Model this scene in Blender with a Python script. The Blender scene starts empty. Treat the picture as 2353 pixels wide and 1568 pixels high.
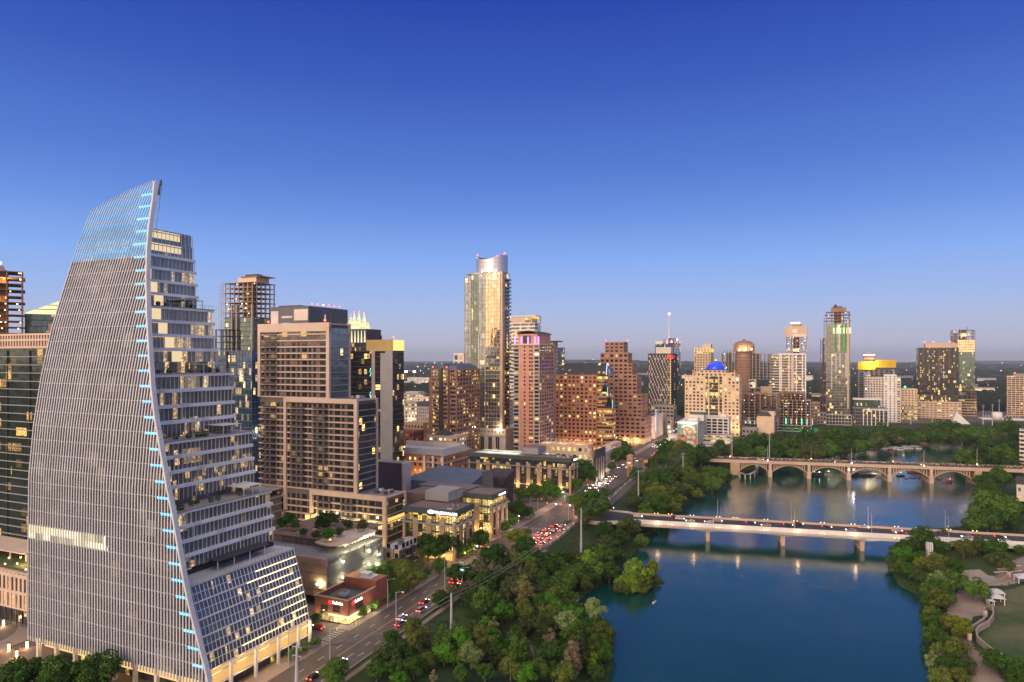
import bpy, math, random
import numpy as np
from mathutils import Vector
random.seed(7)
# ------------------------------------------------------------------ camera, sky, sun, exposure
F, CX, HY, H = 1568.7, 1176.5, 823.5, 90.0      # picture units used for surveying the photograph
sc = bpy.context.scene
col = sc.collection
cam = bpy.data.objects.new('camera', bpy.data.cameras.new('camera'))
cam.data.lens = 24; cam.data.sensor_width = 36; cam.data.shift_y = 39.5/2353
cam.data.clip_start = 1; cam.data.clip_end = 60000
cam.location = (0, 0, H); cam.rotation_euler = (math.radians(90), 0, 0)
col.objects.link(cam); sc.camera = cam
SUN_AZ, SUN_EL = math.radians(214), math.radians(7)     # west, behind the camera; azimuth clockwise from +Y
wd = bpy.data.worlds.new('World'); sc.world = wd; wd.use_nodes = True
nt = wd.node_tree; nt.nodes.clear(); N = nt.nodes.new; L = nt.links.new
def wmath(op, a, b=None, c=None):
    n = N('ShaderNodeMath'); n.operation = op
    for i, v in enumerate((a, b, c)):
        if v is None: continue
        if isinstance(v, (int, float)): n.inputs[i].default_value = v
        else: L(v, n.inputs[i])
    return n.outputs[0]
tc = N('ShaderNodeTexCoord'); sp = N('ShaderNodeSeparateXYZ'); L(tc.outputs['Generated'], sp.inputs[0])
rp = N('ShaderNodeValToRGB'); L(sp.outputs[2], rp.inputs[0])
cr = rp.color_ramp
for pos, c in [(0.0, (.31, .315, .385)), (.02, (.37, .38, .49)), (.05, (.335, .395, .56)), (.08, (.275, .38, .64)), (.14, (.18, .32, .68)), (.2, (.105, .22, .58)), (.26, (.063, .152, .50)), (.37, (.028, .080, .38)), (.465, (.012, .043, .31)), (.7, (.36, .36, .46)), (1, (.72, .66, .62))]:  # top stops: bright zenith added out of view to light upward surfaces
    e = cr.elements[0] if pos == 0 else (cr.elements[-1] if pos == 1 else cr.elements.new(pos))
    e.position = pos; e.color = (*c, 1)
sky = N('ShaderNodeTexSky'); sky.sky_type = 'NISHITA'; sky.sun_disc = False
sky.sun_elevation = math.radians(1.0); sky.sun_rotation = SUN_AZ
# afterglow low in the west
sx, sy = math.sin(SUN_AZ), math.cos(SUN_AZ)
d = wmath('ADD', wmath('MULTIPLY', sp.outputs[0], sx), wmath('MULTIPLY', sp.outputs[1], sy))
d = wmath('POWER', wmath('MAXIMUM', d, 0.0), 1.8)
gl = wmath('MULTIPLY', d, wmath('EXPONENT', wmath('MULTIPLY', wmath('ABSOLUTE', sp.outputs[2]), -2.4)))
glow = N('ShaderNodeMix'); glow.data_type = 'RGBA'; glow.blend_type = 'MIX'
L(gl, glow.inputs['Factor']); L(rp.outputs[0], glow.inputs['A']); glow.inputs['B'].default_value = (3.0, 1.95, 1.15, 1)
bg1 = N('ShaderNodeBackground'); L(glow.outputs['Result'], bg1.inputs[0]); bg1.inputs[1].default_value = 1.0
bg2 = N('ShaderNodeBackground'); L(sky.outputs[0], bg2.inputs[0]); bg2.inputs[1].default_value = .008
ad = N('ShaderNodeAddShader'); L(bg1.outputs[0], ad.inputs[0]); L(bg2.outputs[0], ad.inputs[1])
wo = N('ShaderNodeOutputWorld'); L(ad.outputs[0], wo.inputs[0])
sun = bpy.data.objects.new('sun', bpy.data.lights.new('sun', 'SUN'))
sun.data.energy = 1.9; sun.data.angle = math.radians(45); sun.data.color = (1, .78, .58)
sun.rotation_euler = Vector((-math.sin(SUN_AZ)*math.cos(SUN_EL*3.5), -math.cos(SUN_AZ)*math.cos(SUN_EL*3.5), -math.sin(SUN_EL*3.5))).to_track_quat('-Z', 'Y').to_euler()
col.objects.link(sun)
sc.view_settings.view_transform = 'Standard'; sc.view_settings.look = 'None'
sc.view_settings.exposure = 0.38; sc.view_settings.gamma = 1
sc.render.engine = 'CYCLES'
sc.cycles.max_bounces = 5; sc.cycles.diffuse_bounces = 2; sc.cycles.glossy_bounces = 3
sc.cycles.transmission_bounces = 3; sc.cycles.transparent_max_bounces = 6; sc.cycles.volume_bounces = 0
sc.cycles.caustics_reflective = False; sc.cycles.caustics_refractive = False
sc.cycles.sample_clamp_indirect = 4
sc.cycles.use_denoising = True

# ------------------------------------------------------------------ surveying helpers
def G(px, py, z=0.0):
    Y = F*(H-z)/(py-HY); return (px-CX)*Y/F, Y
def XatY(px, Y): return (px-CX)*Y/F
def ZatY(py, Y): return H-(py-HY)*Y/F
TH = math.radians(24)

# ------------------------------------------------------------------ objects
def tag(o, label=None, cat=None, group=None, kind=None):
    if label: o['label'] = label
    if cat: o['category'] = cat
    if group: o['group'] = group
    if kind: o['kind'] = kind
    return o
def empty(name, loc=(0, 0, 0), rz=0.0):
    o = bpy.data.objects.new(name, None); o.location = loc; o.rotation_euler = (0, 0, rz)
    o.empty_display_size = 1; col.objects.link(o); return o
def copy_tree(o, parent=None):
    c = o.copy(); col.objects.link(c); c.parent = parent
    for ch in KIDS.get(o.name, ()):
        KIDS.setdefault(c.name, []).append(copy_tree(ch, c))
    return c
KIDS = {}
def link(name, me, parent=None):
    o = bpy.data.objects.new(name, me); col.objects.link(o)
    if parent is not None:
        o.parent = parent; KIDS.setdefault(parent.name, []).append(o)
    return o
class MB:
    def __init__(s): s.v = []; s.f = []; s.m = []; s.mats = []
    def mi(s, m):
        if m not in s.mats: s.mats.append(m)
        return s.mats.index(m)
    def poly(s, pts, m):
        n = len(s.v); s.v += [tuple(p) for p in pts]; s.f.append(tuple(range(n, n+len(pts)))); s.m.append(s.mi(m))
    def box(s, x0, x1, y0, y1, z0, z1, m, taper=None):
        if x1 < x0: x0, x1 = x1, x0
        if y1 < y0: y0, y1 = y1, y0
        n = len(s.v); k = s.mi(m); t = taper or 0
        s.v += [(x0, y0, z0), (x1, y0, z0), (x1, y1, z0), (x0, y1, z0), (x0+t, y0+t, z1), (x1-t, y0+t, z1), (x1-t, y1-t, z1), (x0+t, y1-t, z1)]
        for q in ((0, 3, 2, 1), (4, 5, 6, 7), (0, 1, 5, 4), (1, 2, 6, 5), (2, 3, 7, 6), (3, 0, 4, 7)):
            s.f.append(tuple(n+i for i in q)); s.m.append(k)
    def hexa(s, p, m):      # 8 points, bottom ring then top ring
        n = len(s.v); k = s.mi(m); s.v += [tuple(q) for q in p]
        for q in ((0, 3, 2, 1), (4, 5, 6, 7), (0, 1, 5, 4), (1, 2, 6, 5), (2, 3, 7, 6), (3, 0, 4, 7)):
            s.f.append(tuple(n+i for i in q)); s.m.append(k)
    def tube(s, a, b, ra, rb, m, seg=8, cap=True):
        a, b = Vector(a), Vector(b); d = (b-a).normalized()
        u = d.orthogonal().normalized(); w = d.cross(u); n = len(s.v); k = s.mi(m)
        for c, r in ((a, ra), (b, rb)):
            for i in range(seg):
                t = 2*math.pi*i/seg; s.v.append(tuple(c+u*math.cos(t)*r+w*math.sin(t)*r))
        for i in range(seg):
            j = (i+1) % seg; s.f.append((n+i, n+j, n+seg+j, n+seg+i)); s.m.append(k)
        if cap:
            s.f.append(tuple(n+seg-1-i for i in range(seg))); s.m.append(k)
            s.f.append(tuple(n+seg+i for i in range(seg))); s.m.append(k)
    def prism(s, pts, z0, z1, m):
        n = len(s.v); k = s.mi(m); c = len(pts)
        s.v += [(p[0], p[1], z0) for p in pts]+[(p[0], p[1], z1) for p in pts]
        s.f.append(tuple(n+c-1-i for i in range(c))); s.m.append(k)
        s.f.append(tuple(n+c+i for i in range(c))); s.m.append(k)
        for i in range(c):
            j = (i+1) % c; s.f.append((n+i, n+j, n+c+j, n+c+i)); s.m.append(k)
    def dome(s, cx, cy, z, r, h, m, seg=16, rings=5):
        k = s.mi(m); n = len(s.v)
        for i in range(rings):
            a = i/rings*math.pi/2
            for j in range(seg):
                t = 2*math.pi*j/seg; s.v.append((cx+r*math.cos(a)*math.cos(t), cy+r*math.cos(a)*math.sin(t), z+h*math.sin(a)))
        s.v.append((cx, cy, z+h))
        for i in range(rings-1):
            for j in range(seg):
                q = (j+1) % seg; s.f.append((n+i*seg+j, n+i*seg+q, n+(i+1)*seg+q, n+(i+1)*seg+j)); s.m.append(k)
        for j in range(seg):
            s.f.append((n+(rings-1)*seg+j, n+(rings-1)*seg+(j+1) % seg, n+rings*seg)); s.m.append(k)
    def ball(s, c, r, m, seg=8, rings=6, sz=1.0):
        k = s.mi(m); n = len(s.v)
        s.v.append((c[0], c[1], c[2]-r*sz))
        for i in range(1, rings):
            a = -math.pi/2+math.pi*i/rings
            for j in range(seg):
                t = 2*math.pi*j/seg; s.v.append((c[0]+r*math.cos(a)*math.cos(t), c[1]+r*math.cos(a)*math.sin(t), c[2]+r*sz*math.sin(a)))
        s.v.append((c[0], c[1], c[2]+r*sz)); e = len(s.v)-1
        for j in range(seg):
            q = (j+1) % seg
            s.f.append((n, n+1+q, n+1+j)); s.m.append(k)
            for i in range(rings-2):
                b = n+1+i*seg; s.f.append((b+j, b+q, b+seg+q, b+seg+j)); s.m.append(k)
            b = n+1+(rings-2)*seg; s.f.append((b+j, b+q, e)); s.m.append(k)
    def mesh(s, name, smooth=False):
        me = bpy.data.meshes.new(name); me.from_pydata(s.v, [], s.f)
        for m in s.mats: me.materials.append(MAT(m) if isinstance(m, str) else m)
        me.polygons.foreach_set('material_index', s.m)
        if smooth: me.polygons.foreach_set('use_smooth', [True]*len(s.f))
        me.update(); return me
    def build(s, name, parent=None, smooth=False):
        if not s.f: return None
        return link(name, s.mesh(name, smooth), parent)

# ------------------------------------------------------------------ materials
MATS = {}
def MAT(n): return MATS[n]
def newmat(name):
    m = bpy.data.materials.new(name); m.use_nodes = True; m.node_tree.nodes.clear(); MATS[name] = m
    m.cycles.emission_sampling = 'NONE'
    return m, m.node_tree
class NB:
    def __init__(s, t): s.t = t
    def n(s, typ, **kw):
        x = s.t.nodes.new(typ)
        for k, v in kw.items(): setattr(x, k, v)
        return x
    def l(s, a, b): s.t.links.new(a, b)
    def m(s, op, a, b=None, c=None):
        n = s.n('ShaderNodeMath', operation=op)
        for i, v in enumerate((a, b, c)):
            if v is None: continue
            if isinstance(v, (int, float)): n.inputs[i].default_value = v
            else: s.l(v, n.inputs[i])
        return n.outputs[0]
    def mix(s, f, a, b, mode='MIX'):
        n = s.n('ShaderNodeMix', data_type='RGBA', blend_type=mode)
        for k, v in (('Factor', f), ('A', a), ('B', b)):
            if isinstance(v, (int, float)): n.inputs[k].default_value = v
            elif isinstance(v, tuple): n.inputs[k].default_value = (*v[:3], 1)
            else: s.l(v, n.inputs[k])
        return n.outputs['Result']
def pbsdf(b, colr, rough=.7, metal=0.0, em=None, emstr=None, bump=None, spec=.5):
    p = b.n('ShaderNodeBsdfPrincipled')
    if isinstance(colr, tuple): p.inputs['Base Color'].default_value = (*colr[:3], 1)
    else: b.l(colr, p.inputs['Base Color'])
    p.inputs['Roughness'].default_value = rough; p.inputs['Metallic'].default_value = metal
    p.inputs['Specular IOR Level'].default_value = spec
    if em is not None:
        if isinstance(em, tuple): p.inputs['Emission Color'].default_value = (*em[:3], 1)
        else: b.l(em, p.inputs['Emission Color'])
        if isinstance(emstr, (int, float)): p.inputs['Emission Strength'].default_value = emstr
        else: b.l(emstr, p.inputs['Emission Strength'])
    if bump is not None: b.l(bump, p.inputs['Normal'])
    o = b.n('ShaderNodeOutputMaterial'); b.l(p.outputs[0], o.inputs[0]); return p
def solid(name, c, rough=.7, metal=0.0, var=.25, scale=.15, spec=.5):
    m, t = newmat(name); b = NB(t)
    tcn = b.n('ShaderNodeTexCoord'); nz = b.n('ShaderNodeTexNoise'); nz.inputs['Scale'].default_value = scale; nz.inputs['Detail'].default_value = 5
    b.l(tcn.outputs['Object'], nz.inputs[0])
    f = b.m('MULTIPLY_ADD', nz.outputs[0], 2*var, 1-var)
    x = b.n('ShaderNodeVectorMath', operation='SCALE'); x.inputs[0].default_value = c; b.l(f, x.inputs['Scale'])
    pbsdf(b, x.outputs[0], rough, metal, spec=spec); return m
def emis(name, c, s, sample=False):
    m, t = newmat(name); b = NB(t)
    e = b.n('ShaderNodeEmission'); e.inputs[0].default_value = (*c, 1); e.inputs[1].default_value = s
    o = b.n('ShaderNodeOutputMaterial'); b.l(e.outputs[0], o.inputs[0])
    if sample: m.cycles.emission_sampling = 'AUTO'
    return m
def glass(name, base, rough=.12, metal=.4, spec=.8, lit=.15, cell=(1.5, 1.5, 3.3), c1=(1, .62, .22), c2=(1, .85, .55), st=1.4, floorvar=1.0, wob=.04, npow=3.2):
    """curtain-wall glass: reflective panes, with some cells showing a lit room behind them"""
    m, t = newmat(name); b = NB(t)
    tcn = b.n('ShaderNodeTexCoord'); sv = b.n('ShaderNodeSeparateXYZ'); b.l(tcn.outputs['Object'], sv.inputs[0])
    q = [b.m('FLOOR', b.m('DIVIDE', b.m('ADD', sv.outputs[i], .37), cell[i])) for i in range(3)]
    cv = b.n('ShaderNodeCombineXYZ')
    for i in range(3): b.l(q[i], cv.inputs[i])
    wn = b.n('ShaderNodeTexWhiteNoise', noise_dimensions='3D'); b.l(cv.outputs[0], wn.inputs['Vector'])
    ws = b.n('ShaderNodeSeparateColor'); b.l(wn.outputs['Color'], ws.inputs[0])
    cf = b.n('ShaderNodeCombineXYZ'); b.l(q[2], cf.inputs[2]); b.l(b.m('FLOOR', b.m('DIVIDE', sv.outputs[0], cell[0]*7)), cf.inputs[0]); b.l(b.m('FLOOR', b.m('DIVIDE', sv.outputs[1], cell[1]*7)), cf.inputs[1])
    wf = b.n('ShaderNodeTexWhiteNoise', noise_dimensions='3D'); b.l(cf.outputs[0], wf.inputs['Vector'])
    th = b.m('MULTIPLY', b.m('MULTIPLY_ADD', b.m('POWER', wf.outputs['Value'], 3.0), 4*floorvar, 1-.85*floorvar if floorvar <= 1 else .1), lit)
    on = b.m('LESS_THAN', wn.outputs['Value'], th)
    nz = b.n('ShaderNodeTexNoise'); nz.inputs['Scale'].default_value = 1.5; nz.inputs['Detail'].default_value = 3; b.l(tcn.outputs['Object'], nz.inputs[0])
    var = b.m('MULTIPLY', b.m('MULTIPLY_ADD', ws.outputs[1], 1.1, .15), b.m('POWER', b.m('MULTIPLY', nz.outputs[0], 1.9), npow))
    ec = b.mix(ws.outputs[0], c1, c2)
    bc = b.mix(ws.outputs[2], tuple(k*.75 for k in base), tuple(k*1.25 for k in base))
    n2 = b.n('ShaderNodeTexNoise'); n2.inputs['Scale'].default_value = .12; b.l(tcn.outputs['Object'], n2.inputs[0])
    bp = b.n('ShaderNodeBump'); bp.inputs['Strength'].default_value = wob; bp.inputs['Distance'].default_value = 6; b.l(n2.outputs[0], bp.inputs['Height'])
    pbsdf(b, bc, rough, metal, ec, b.m('MULTIPLY', b.m('MULTIPLY', on, var), st), bp.outputs[0], spec=spec)
    return m
def winmat(name, base, em=None, st=0.0, rough=.1, metal=.3):
    m, t = newmat(name); b = NB(t)
    if em is None: pbsdf(b, base, rough, metal, spec=.8); return m
    tcn = b.n('ShaderNodeTexCoord'); oi = b.n('ShaderNodeObjectInfo')
    nz = b.n('ShaderNodeTexNoise', noise_dimensions='4D'); nz.inputs['Scale'].default_value = 3.0; b.l(tcn.outputs['Object'], nz.inputs[0]); b.l(b.m('MULTIPLY', oi.outputs['Random'], 50), nz.inputs['W'])
    f = b.m('MULTIPLY', b.m('POWER', b.m('MULTIPLY', nz.outputs[0], 1.9), 2.2), b.m('MULTIPLY', b.m('MULTIPLY_ADD', oi.outputs['Random'], 1.0, .5), st))
    pbsdf(b, base, rough, metal, em, f, spec=.8); return m
# walls and structure
for n_, c_, *r_ in [
    ('concrete', (.36, .32, .28)), ('light_concrete', (.55, .50, .45)), ('beige_stone', (.60, .46, .37)), ('pale_panel', (.62, .56, .50)), ('white_paint', (.72, .70, .68)),
    ('pink_brick', (.58, .29, .21)), ('orange_granite', (.50, .225, .12)), ('brown_granite', (.36, .20, .145)), ('cream_stone', (.66, .50, .35)), ('tan_stone', (.55, .41, .30)),
    ('brown_brick', (.15, .12, .115)), ('red_brick', (.26, .085, .05)), ('dark_brick', (.12, .10, .12)), ('purple_panel', (.045, .035, .07)), ('dark_panel', (.045, .042, .042)), ('grey_panel', (.12, .125, .15)),
    ('green_panel', (.06, .08, .078)), ('slab_rust', (.28, .16, .10)), ('slab_tan', (.40, .30, .22)), ('slab_grey', (.30, .27, .25)), ('core_dark', (.02, .02, .022)), ('roof_brown', (.19, .135, .12)), ('roof_grey', (.24, .23, .25)),
    ('roof_white', (.5, .5, .52)), ('roof_blue', (.10, .13, .19)), ('roof_dark', (.05, .045, .05)), ('metal_grey', (.30, .30, .31)), ('steel_pole', (.42, .42, .43)), ('garage_screen', (.21, .20, .18)), ('limestone_band', (.45, .31, .20)),
    ('wood_trunk', (.12, .09, .07)), ('pale_trunk', (.26, .20, .16)), ('sidewalk', (.30, .235, .20)), ('stone_wall', (.34, .28, .23)), ('terracotta', (.42, .20, .12)), ('debris_net', (.62, .40, .02)), ('copper_roof', (.04, .028, .035)),
    ('garden', (.05, .07, .02)), ('dirt', (.22, .14, .11)), ('bright_white', (.85, .85, .86)), ('fin_metal', (.56, .58, .62)), ('black', (.012, .012, .012)), ('rubber', (.02, .02, .02)), ('gunmetal', (.06, .06, .07)), ('ochre_panel', (.38, .22, .09)), ('green_net', (.03, .30, .05)), ('red_paint', (.4, .03, .02)), ('teal_paint', (.06, .12, .12))]:
    solid(n_, c_, rough=.75, var=.27)
MATS['fin_metal'].node_tree.nodes['Principled BSDF'].inputs['Roughness'].default_value = .45
for n_, c_, s_ in [('lobby_glow', (1, .62, .22), .95), ('led_blue', (.20, .58, 1), 1.6), ('lamp_warm', (1, .62, .25), 7), ('lamp_white', (1, .9, .75), 8), ('lamp_red', (1, .08, .05), 6), ('lamp_green', (.1, 1, .4), 4), ('head_light', (1, .93, .8), 10), ('tail_light', (1, .05, .03), 7), ('sign_white', (1, .97, 1), 3.0), ('sign_red', (1, .03, .03), 2.0),
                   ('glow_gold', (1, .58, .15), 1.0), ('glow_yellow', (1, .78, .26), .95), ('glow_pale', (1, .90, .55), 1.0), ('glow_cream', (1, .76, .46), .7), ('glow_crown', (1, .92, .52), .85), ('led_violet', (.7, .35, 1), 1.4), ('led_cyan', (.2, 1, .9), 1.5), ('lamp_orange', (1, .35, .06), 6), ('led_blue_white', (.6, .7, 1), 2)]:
    emis(n_, c_, s_)
MATS['head_light'].cycles.emission_sampling = 'NONE'
m, t = newmat('deep_blue'); pbsdf(NB(t), (.02, .06, .6), .25, .2, (.01, .05, 1.0), .45)
winmat('win_dark', (.035, .037, .045)); winmat('win_mid', (.09, .085, .08), metal=.4)
winmat('win_dim', (.05, .04, .03), (1, .62, .28), .2); winmat('win_warm', (.1, .07, .04), (1, .60, .20), .62); winmat('win_yellow', (.1, .09, .05), (1, .76, .30), .78); winmat('win_bright', (.1, .1, .08), (1, .88, .6), 1.3)
glass('gl_dark', (.06, .065, .07), lit=.06); glass('gl_blue', (.04, .085, .16), lit=.10, cell=(1.6, 1.6, 4.0), metal=.5); glass('gl_black', (.03, .028, .03), lit=.06, cell=(2.4, 2.4, 3.6))
glass('gl_green', (.09, .15, .14), lit=.05, metal=.5); glass('gl_gold', (.50, .43, .31), rough=.07, lit=.04, cell=(2.2, 2.2, 3.4), metal=.85, wob=.03); glass('gl_steel', (.20, .24, .26), lit=.04, cell=(2.2, 2.2, 3.4), metal=.6)
glass('gl_sail', (.04, .038, .045), spec=.35, rough=.2, lit=.13, cell=(3.4, 30, 4.25), c1=(1, .7, .4), c2=(1, .9, .65), npow=1.0, st=.12, metal=0)
glass('gl_sail_lit', (.10, .10, .09), rough=.25, lit=3, cell=(3.4, 30, 4.25), c1=(1, .82, .4), c2=(1, .9, .6), npow=.5, st=1.3, metal=.3, floorvar=0)
glass('gl_terrace', (.21, .205, .20), rough=.16, lit=.22, cell=(3, 1.5, 4.25), c1=(1, .58, .22), c2=(1, .82, .5), st=.5, metal=.45)
glass('gl_office', (.07, .06, .04), lit=.62, cell=(2.4, 2.4, 3.9), c1=(1, .60, .12), c2=(1, .78, .30), st=.95, metal=.2, floorvar=.5)
glass('gl_office2', (.05, .055, .06), lit=.18, cell=(1.6, 1.6, 4.0), c1=(1, .62, .16), c2=(1, .80, .35), st=.85, metal=.2)
glass('gl_apart', (.05, .055, .06), lit=.05, cell=(2.1, 2.1, 3.08), c1=(1, .55, .15), c2=(1, .8, .5), st=1.4, metal=.3)
glass('gl_slant', (.075, .10, .14), rough=.18, lit=.05, cell=(30, 1.3, 2.1), st=.8, metal=.25)
emis('strip_warm', (1, .66, .28), 5.0, True)
glass('gl_mid', (.11, .135, .13), lit=.03, cell=(2.2, 2.2, 3.7), metal=.5)
glass('gl_lobby', (.2, .15, .08), rough=.3, lit=3, cell=(6, 6, 8), c1=(1, .62, .2), c2=(1, .75, .35), st=1.5, floorvar=0, metal=.1)
def rampmat(name, stops, scale, rough=.9, detail=8, scale2=None, amt2=.3, bump=0, coord='Object'):
    m, t = newmat(name); b = NB(t); tcn = b.n('ShaderNodeTexCoord')
    nz = b.n('ShaderNodeTexNoise'); nz.inputs['Scale'].default_value = scale; nz.inputs['Detail'].default_value = detail; b.l(tcn.outputs[coord], nz.inputs[0])
    r = b.n('ShaderNodeValToRGB'); b.l(nz.outputs[0], r.inputs[0])
    for i, (p, c) in enumerate(stops):
        e = r.color_ramp.elements[i] if i < 2 else r.color_ramp.elements.new(p)
        e.position = p; e.color = (*c, 1)
    c = r.outputs[0]
    if scale2:
        n2 = b.n('ShaderNodeTexNoise'); n2.inputs['Scale'].default_value = scale2; n2.inputs['Detail'].default_value = 6; b.l(tcn.outputs[coord], n2.inputs[0])
        x = b.n('ShaderNodeVectorMath', operation='SCALE'); b.l(c, x.inputs[0]); b.l(b.m('MULTIPLY_ADD', n2.outputs[0], 2*amt2, 1-amt2), x.inputs['Scale']); c = x.outputs[0]
    pbsdf(b, c, rough, spec=.3); return m
rampmat('terrain', [(.38, (.014, .034, .010)), (.60, (.045, .068, .020)), (.5, (.024, .052, .014))], .03, scale2=1.5, amt2=.45)
rampmat('meadow', [(.42, (.026, .070, .016)), (.58, (.115, .120, .05))], .035, scale2=.8, amt2=.25)
rampmat('asphalt', [(.35, (.085, .068, .060)), (.65, (.125, .10, .088))], .06, rough=.6, scale2=.5, amt2=.3)
rampmat('deck_asphalt', [(.35, (.035, .032, .034)), (.65, (.05, .046, .046))], .06, rough=.6, scale2=1.2, amt2=.12)
rampmat('paving', [(.35, (.10, .08, .07)), (.65, (.17, .135, .115))], .03, rough=.8, scale2=.6, amt2=.2)
rampmat('gravel', [(.35, (.20, .145, .115)), (.65, (.31, .235, .19))], .08, rough=.9, scale2=1.5, amt2=.2)
solid('marking', (.42, .38, .33), var=.3, scale=.6); solid('yellow_marking', (.38, .28, .12), var=.3, scale=.6); solid('kerb_stone', (.32, .26, .22))
# water
m, t = newmat('lake_water'); b = NB(t); tcn = b.n('ShaderNodeTexCoord')
n1 = b.n('ShaderNodeTexNoise'); n1.inputs['Scale'].default_value = 1.4; n1.inputs['Detail'].default_value = 3; b.l(tcn.outputs['Object'], n1.inputs[0])
n2 = b.n('ShaderNodeTexNoise'); n2.inputs['Scale'].default_value = .05; n2.inputs['Detail'].default_value = 2; b.l(tcn.outputs['Object'], n2.inputs[0])
hgt = b.m('MULTIPLY', n1.outputs[0], b.m('MULTIPLY', n2.outputs[0], 1.6))
bp = b.n('ShaderNodeBump'); bp.inputs['Strength'].default_value = .25; bp.inputs['Distance'].default_value = .30; b.l(hgt, bp.inputs['Height'])
pbsdf(b, (.002, .048, .040), .035, 0, bump=bp.outputs[0], spec=.5); t.nodes['Principled BSDF'].inputs['IOR'].default_value = 1.75
ZW = -8.5
shore = [(1395, 1600), (1403, 1540), (1412, 1500), (1405, 1460), (1345, 1425), (1315, 1400), (1335, 1372), (1378, 1345), (1410, 1315), (1440, 1290), (1475, 1250), (1500, 1225), (1525, 1195), (1570, 1165), (1600, 1140), (1650, 1118), (1690, 1100), (1712, 1085),
         (1730, 1076), (1780, 1068), (1850, 1058), (1920, 1049), (1985, 1037), (2010, 1033), (2060, 1027), (2110, 1022), (2150, 1016), (2230, 1019), (2330, 1021), (2480, 1024), (2520, 1040), (2350, 1050), (2200, 1056), (2193, 1068), (2203, 1090), (2232, 1112), (2245, 1130), (2250, 1165), (2235, 1195), (2205, 1212), (2130, 1218), (2080, 1235), (2045, 1262), (2040, 1300), (2068, 1345), (2112, 1368), (2120, 1400), (2122, 1450), (2126, 1500), (2138, 1560), (2150, 1620)]
SH = np.array([G(x, y, ZW) for x, y in shore])
SH = np.vstack([[SH[0]*[1, 1]+[-8, -75]], SH, [SH[-1]+[-10, -75]]])
pond = np.array([G(x, y, ZW) for x, y in [(1178, 1503), (1215, 1488), (1255, 1486), (1290, 1500), (1280, 1520), (1225, 1528), (1190, 1520)]])
def inside(P, X, Y):
    r = np.zeros(X.shape, bool); j = len(P)-1
    for i in range(len(P)):
        xi, yi, xj, yj = *P[i], *P[j]
        with np.errstate(divide='ignore', invalid='ignore'):
            r ^= ((yi > Y) != (yj > Y)) & (X < (xj-xi)*(Y-yi)/(yj-yi+1e-12)+xi)
        j = i
    return r
def edist(P, X, Y):
    d = np.full(X.shape, 1e9)
    for i in range(len(P)):
        a, c = P[i-1], P[i]; e = c-a; t_ = np.clip(((X-a[0])*e[0]+(Y-a[1])*e[1])/(e@e), 0, 1)
        d = np.minimum(d, np.hypot(X-a[0]-t_*e[0], Y-a[1]-t_*e[1]))
    return d
isl = np.array(G(1478, 1350, ZW))
ROADR = np.array([(-60, 165), (-49, 193), (-28.5, 243.6), (-17, 272.5), (-2, 300), (14, 322), (30, 360), (49, 385), (68, 435), (84, 479), (99, 522), (128, 590), (153, 660), (185, 740), (248, 885), (420, 1300)], float)
def height(X, Y):
    X = np.asarray(X, float); Y = np.asarray(Y, float)
    o = np.minimum(edist(SH, X, Y)*np.where(inside(SH, X, Y), -1, 1), edist(pond, X, Y)*np.where(inside(pond, X, Y), -1, 1)+0*X)
    o = np.maximum(o, 0)*1.0-np.where(inside(SH, X, Y), edist(SH, X, Y), 0)-np.where(inside(pond, X, Y), edist(pond, X, Y), 0)
    k = np.clip(o/34, 0, 1); z = np.where(o > 0, ZW+.3+(-ZW-.3)*(k*k*(3-2*k)), ZW+.3+np.maximum(o*.5, -4))
    right = X > np.interp(Y, [180, 330, 520, 900], [75, 125, 260, 360])       # the far bank lies lower
    lim = np.where(right & (Y < 560), -5.5, 0); z = np.where((o > 0), np.minimum(z, np.where(lim < 0, lim+np.clip((o-30)/60, 0, 1)*2.5, 0)), z)
    di = np.hypot((X-isl[0])/1.35, (Y-isl[1]-7)); z = np.maximum(z, np.where(di < 9, ZW+.7-di*.08, -99))
    far = np.clip((Y-2500)/6000, 0, 1); z = z+far*far*np.where(Y > 2500, 1, 0)*(28+22*np.sin(X/1900+1.0)+12*np.sin(X/700))
    return z
def hz(x, y): return float(height(np.array([x]), np.array([y]))[0])
def axis(a, c, step, lo, hi, g=1.13):
    u = list(np.arange(a, c+.1, step)); s = step
    while u[-1] < hi: s *= g; u.append(u[-1]+s)
    s = step
    while u[0] > lo: s *= g; u.insert(0, u[0]-s)
    return np.array(u)
xs = axis(-150, 480, 3.5, -13000, 13000); ys = axis(120, 900, 3.5, -900, 14500)
XX, YY = np.meshgrid(xs, ys); ZZ = height(XX, YY)
nx, ny = len(xs), len(ys)
me = bpy.data.meshes.new('ground')
idx = np.arange(nx*ny).reshape(ny, nx)
fc = np.stack([idx[:-1, :-1], idx[:-1, 1:], idx[1:, 1:], idx[1:, :-1]], -1).reshape(-1, 4)
me.from_pydata(np.stack([XX, YY, ZZ], -1).reshape(-1, 3).tolist(), [], fc.tolist()); me.materials.append(MAT('terrain')); me.polygons.foreach_set('use_smooth', [True]*len(fc)); me.update()
tag(link('ground', me), kind='structure')
def sheet(name, pts, z, m, kind='structure', hfun=False):
    mb = MB(); mb.poly([(p[0], p[1], z) for p in pts], m); return tag(mb.build(name), kind=kind)
mb = MB(); mb.poly([(-60, 90, ZW), (420, 90, ZW), (900, 500, ZW), (1300, 1050, ZW), (100, 1000, ZW), (-60, 400, ZW)], 'lake_water'); tag(mb.build('lake_water'), kind='structure')
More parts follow.
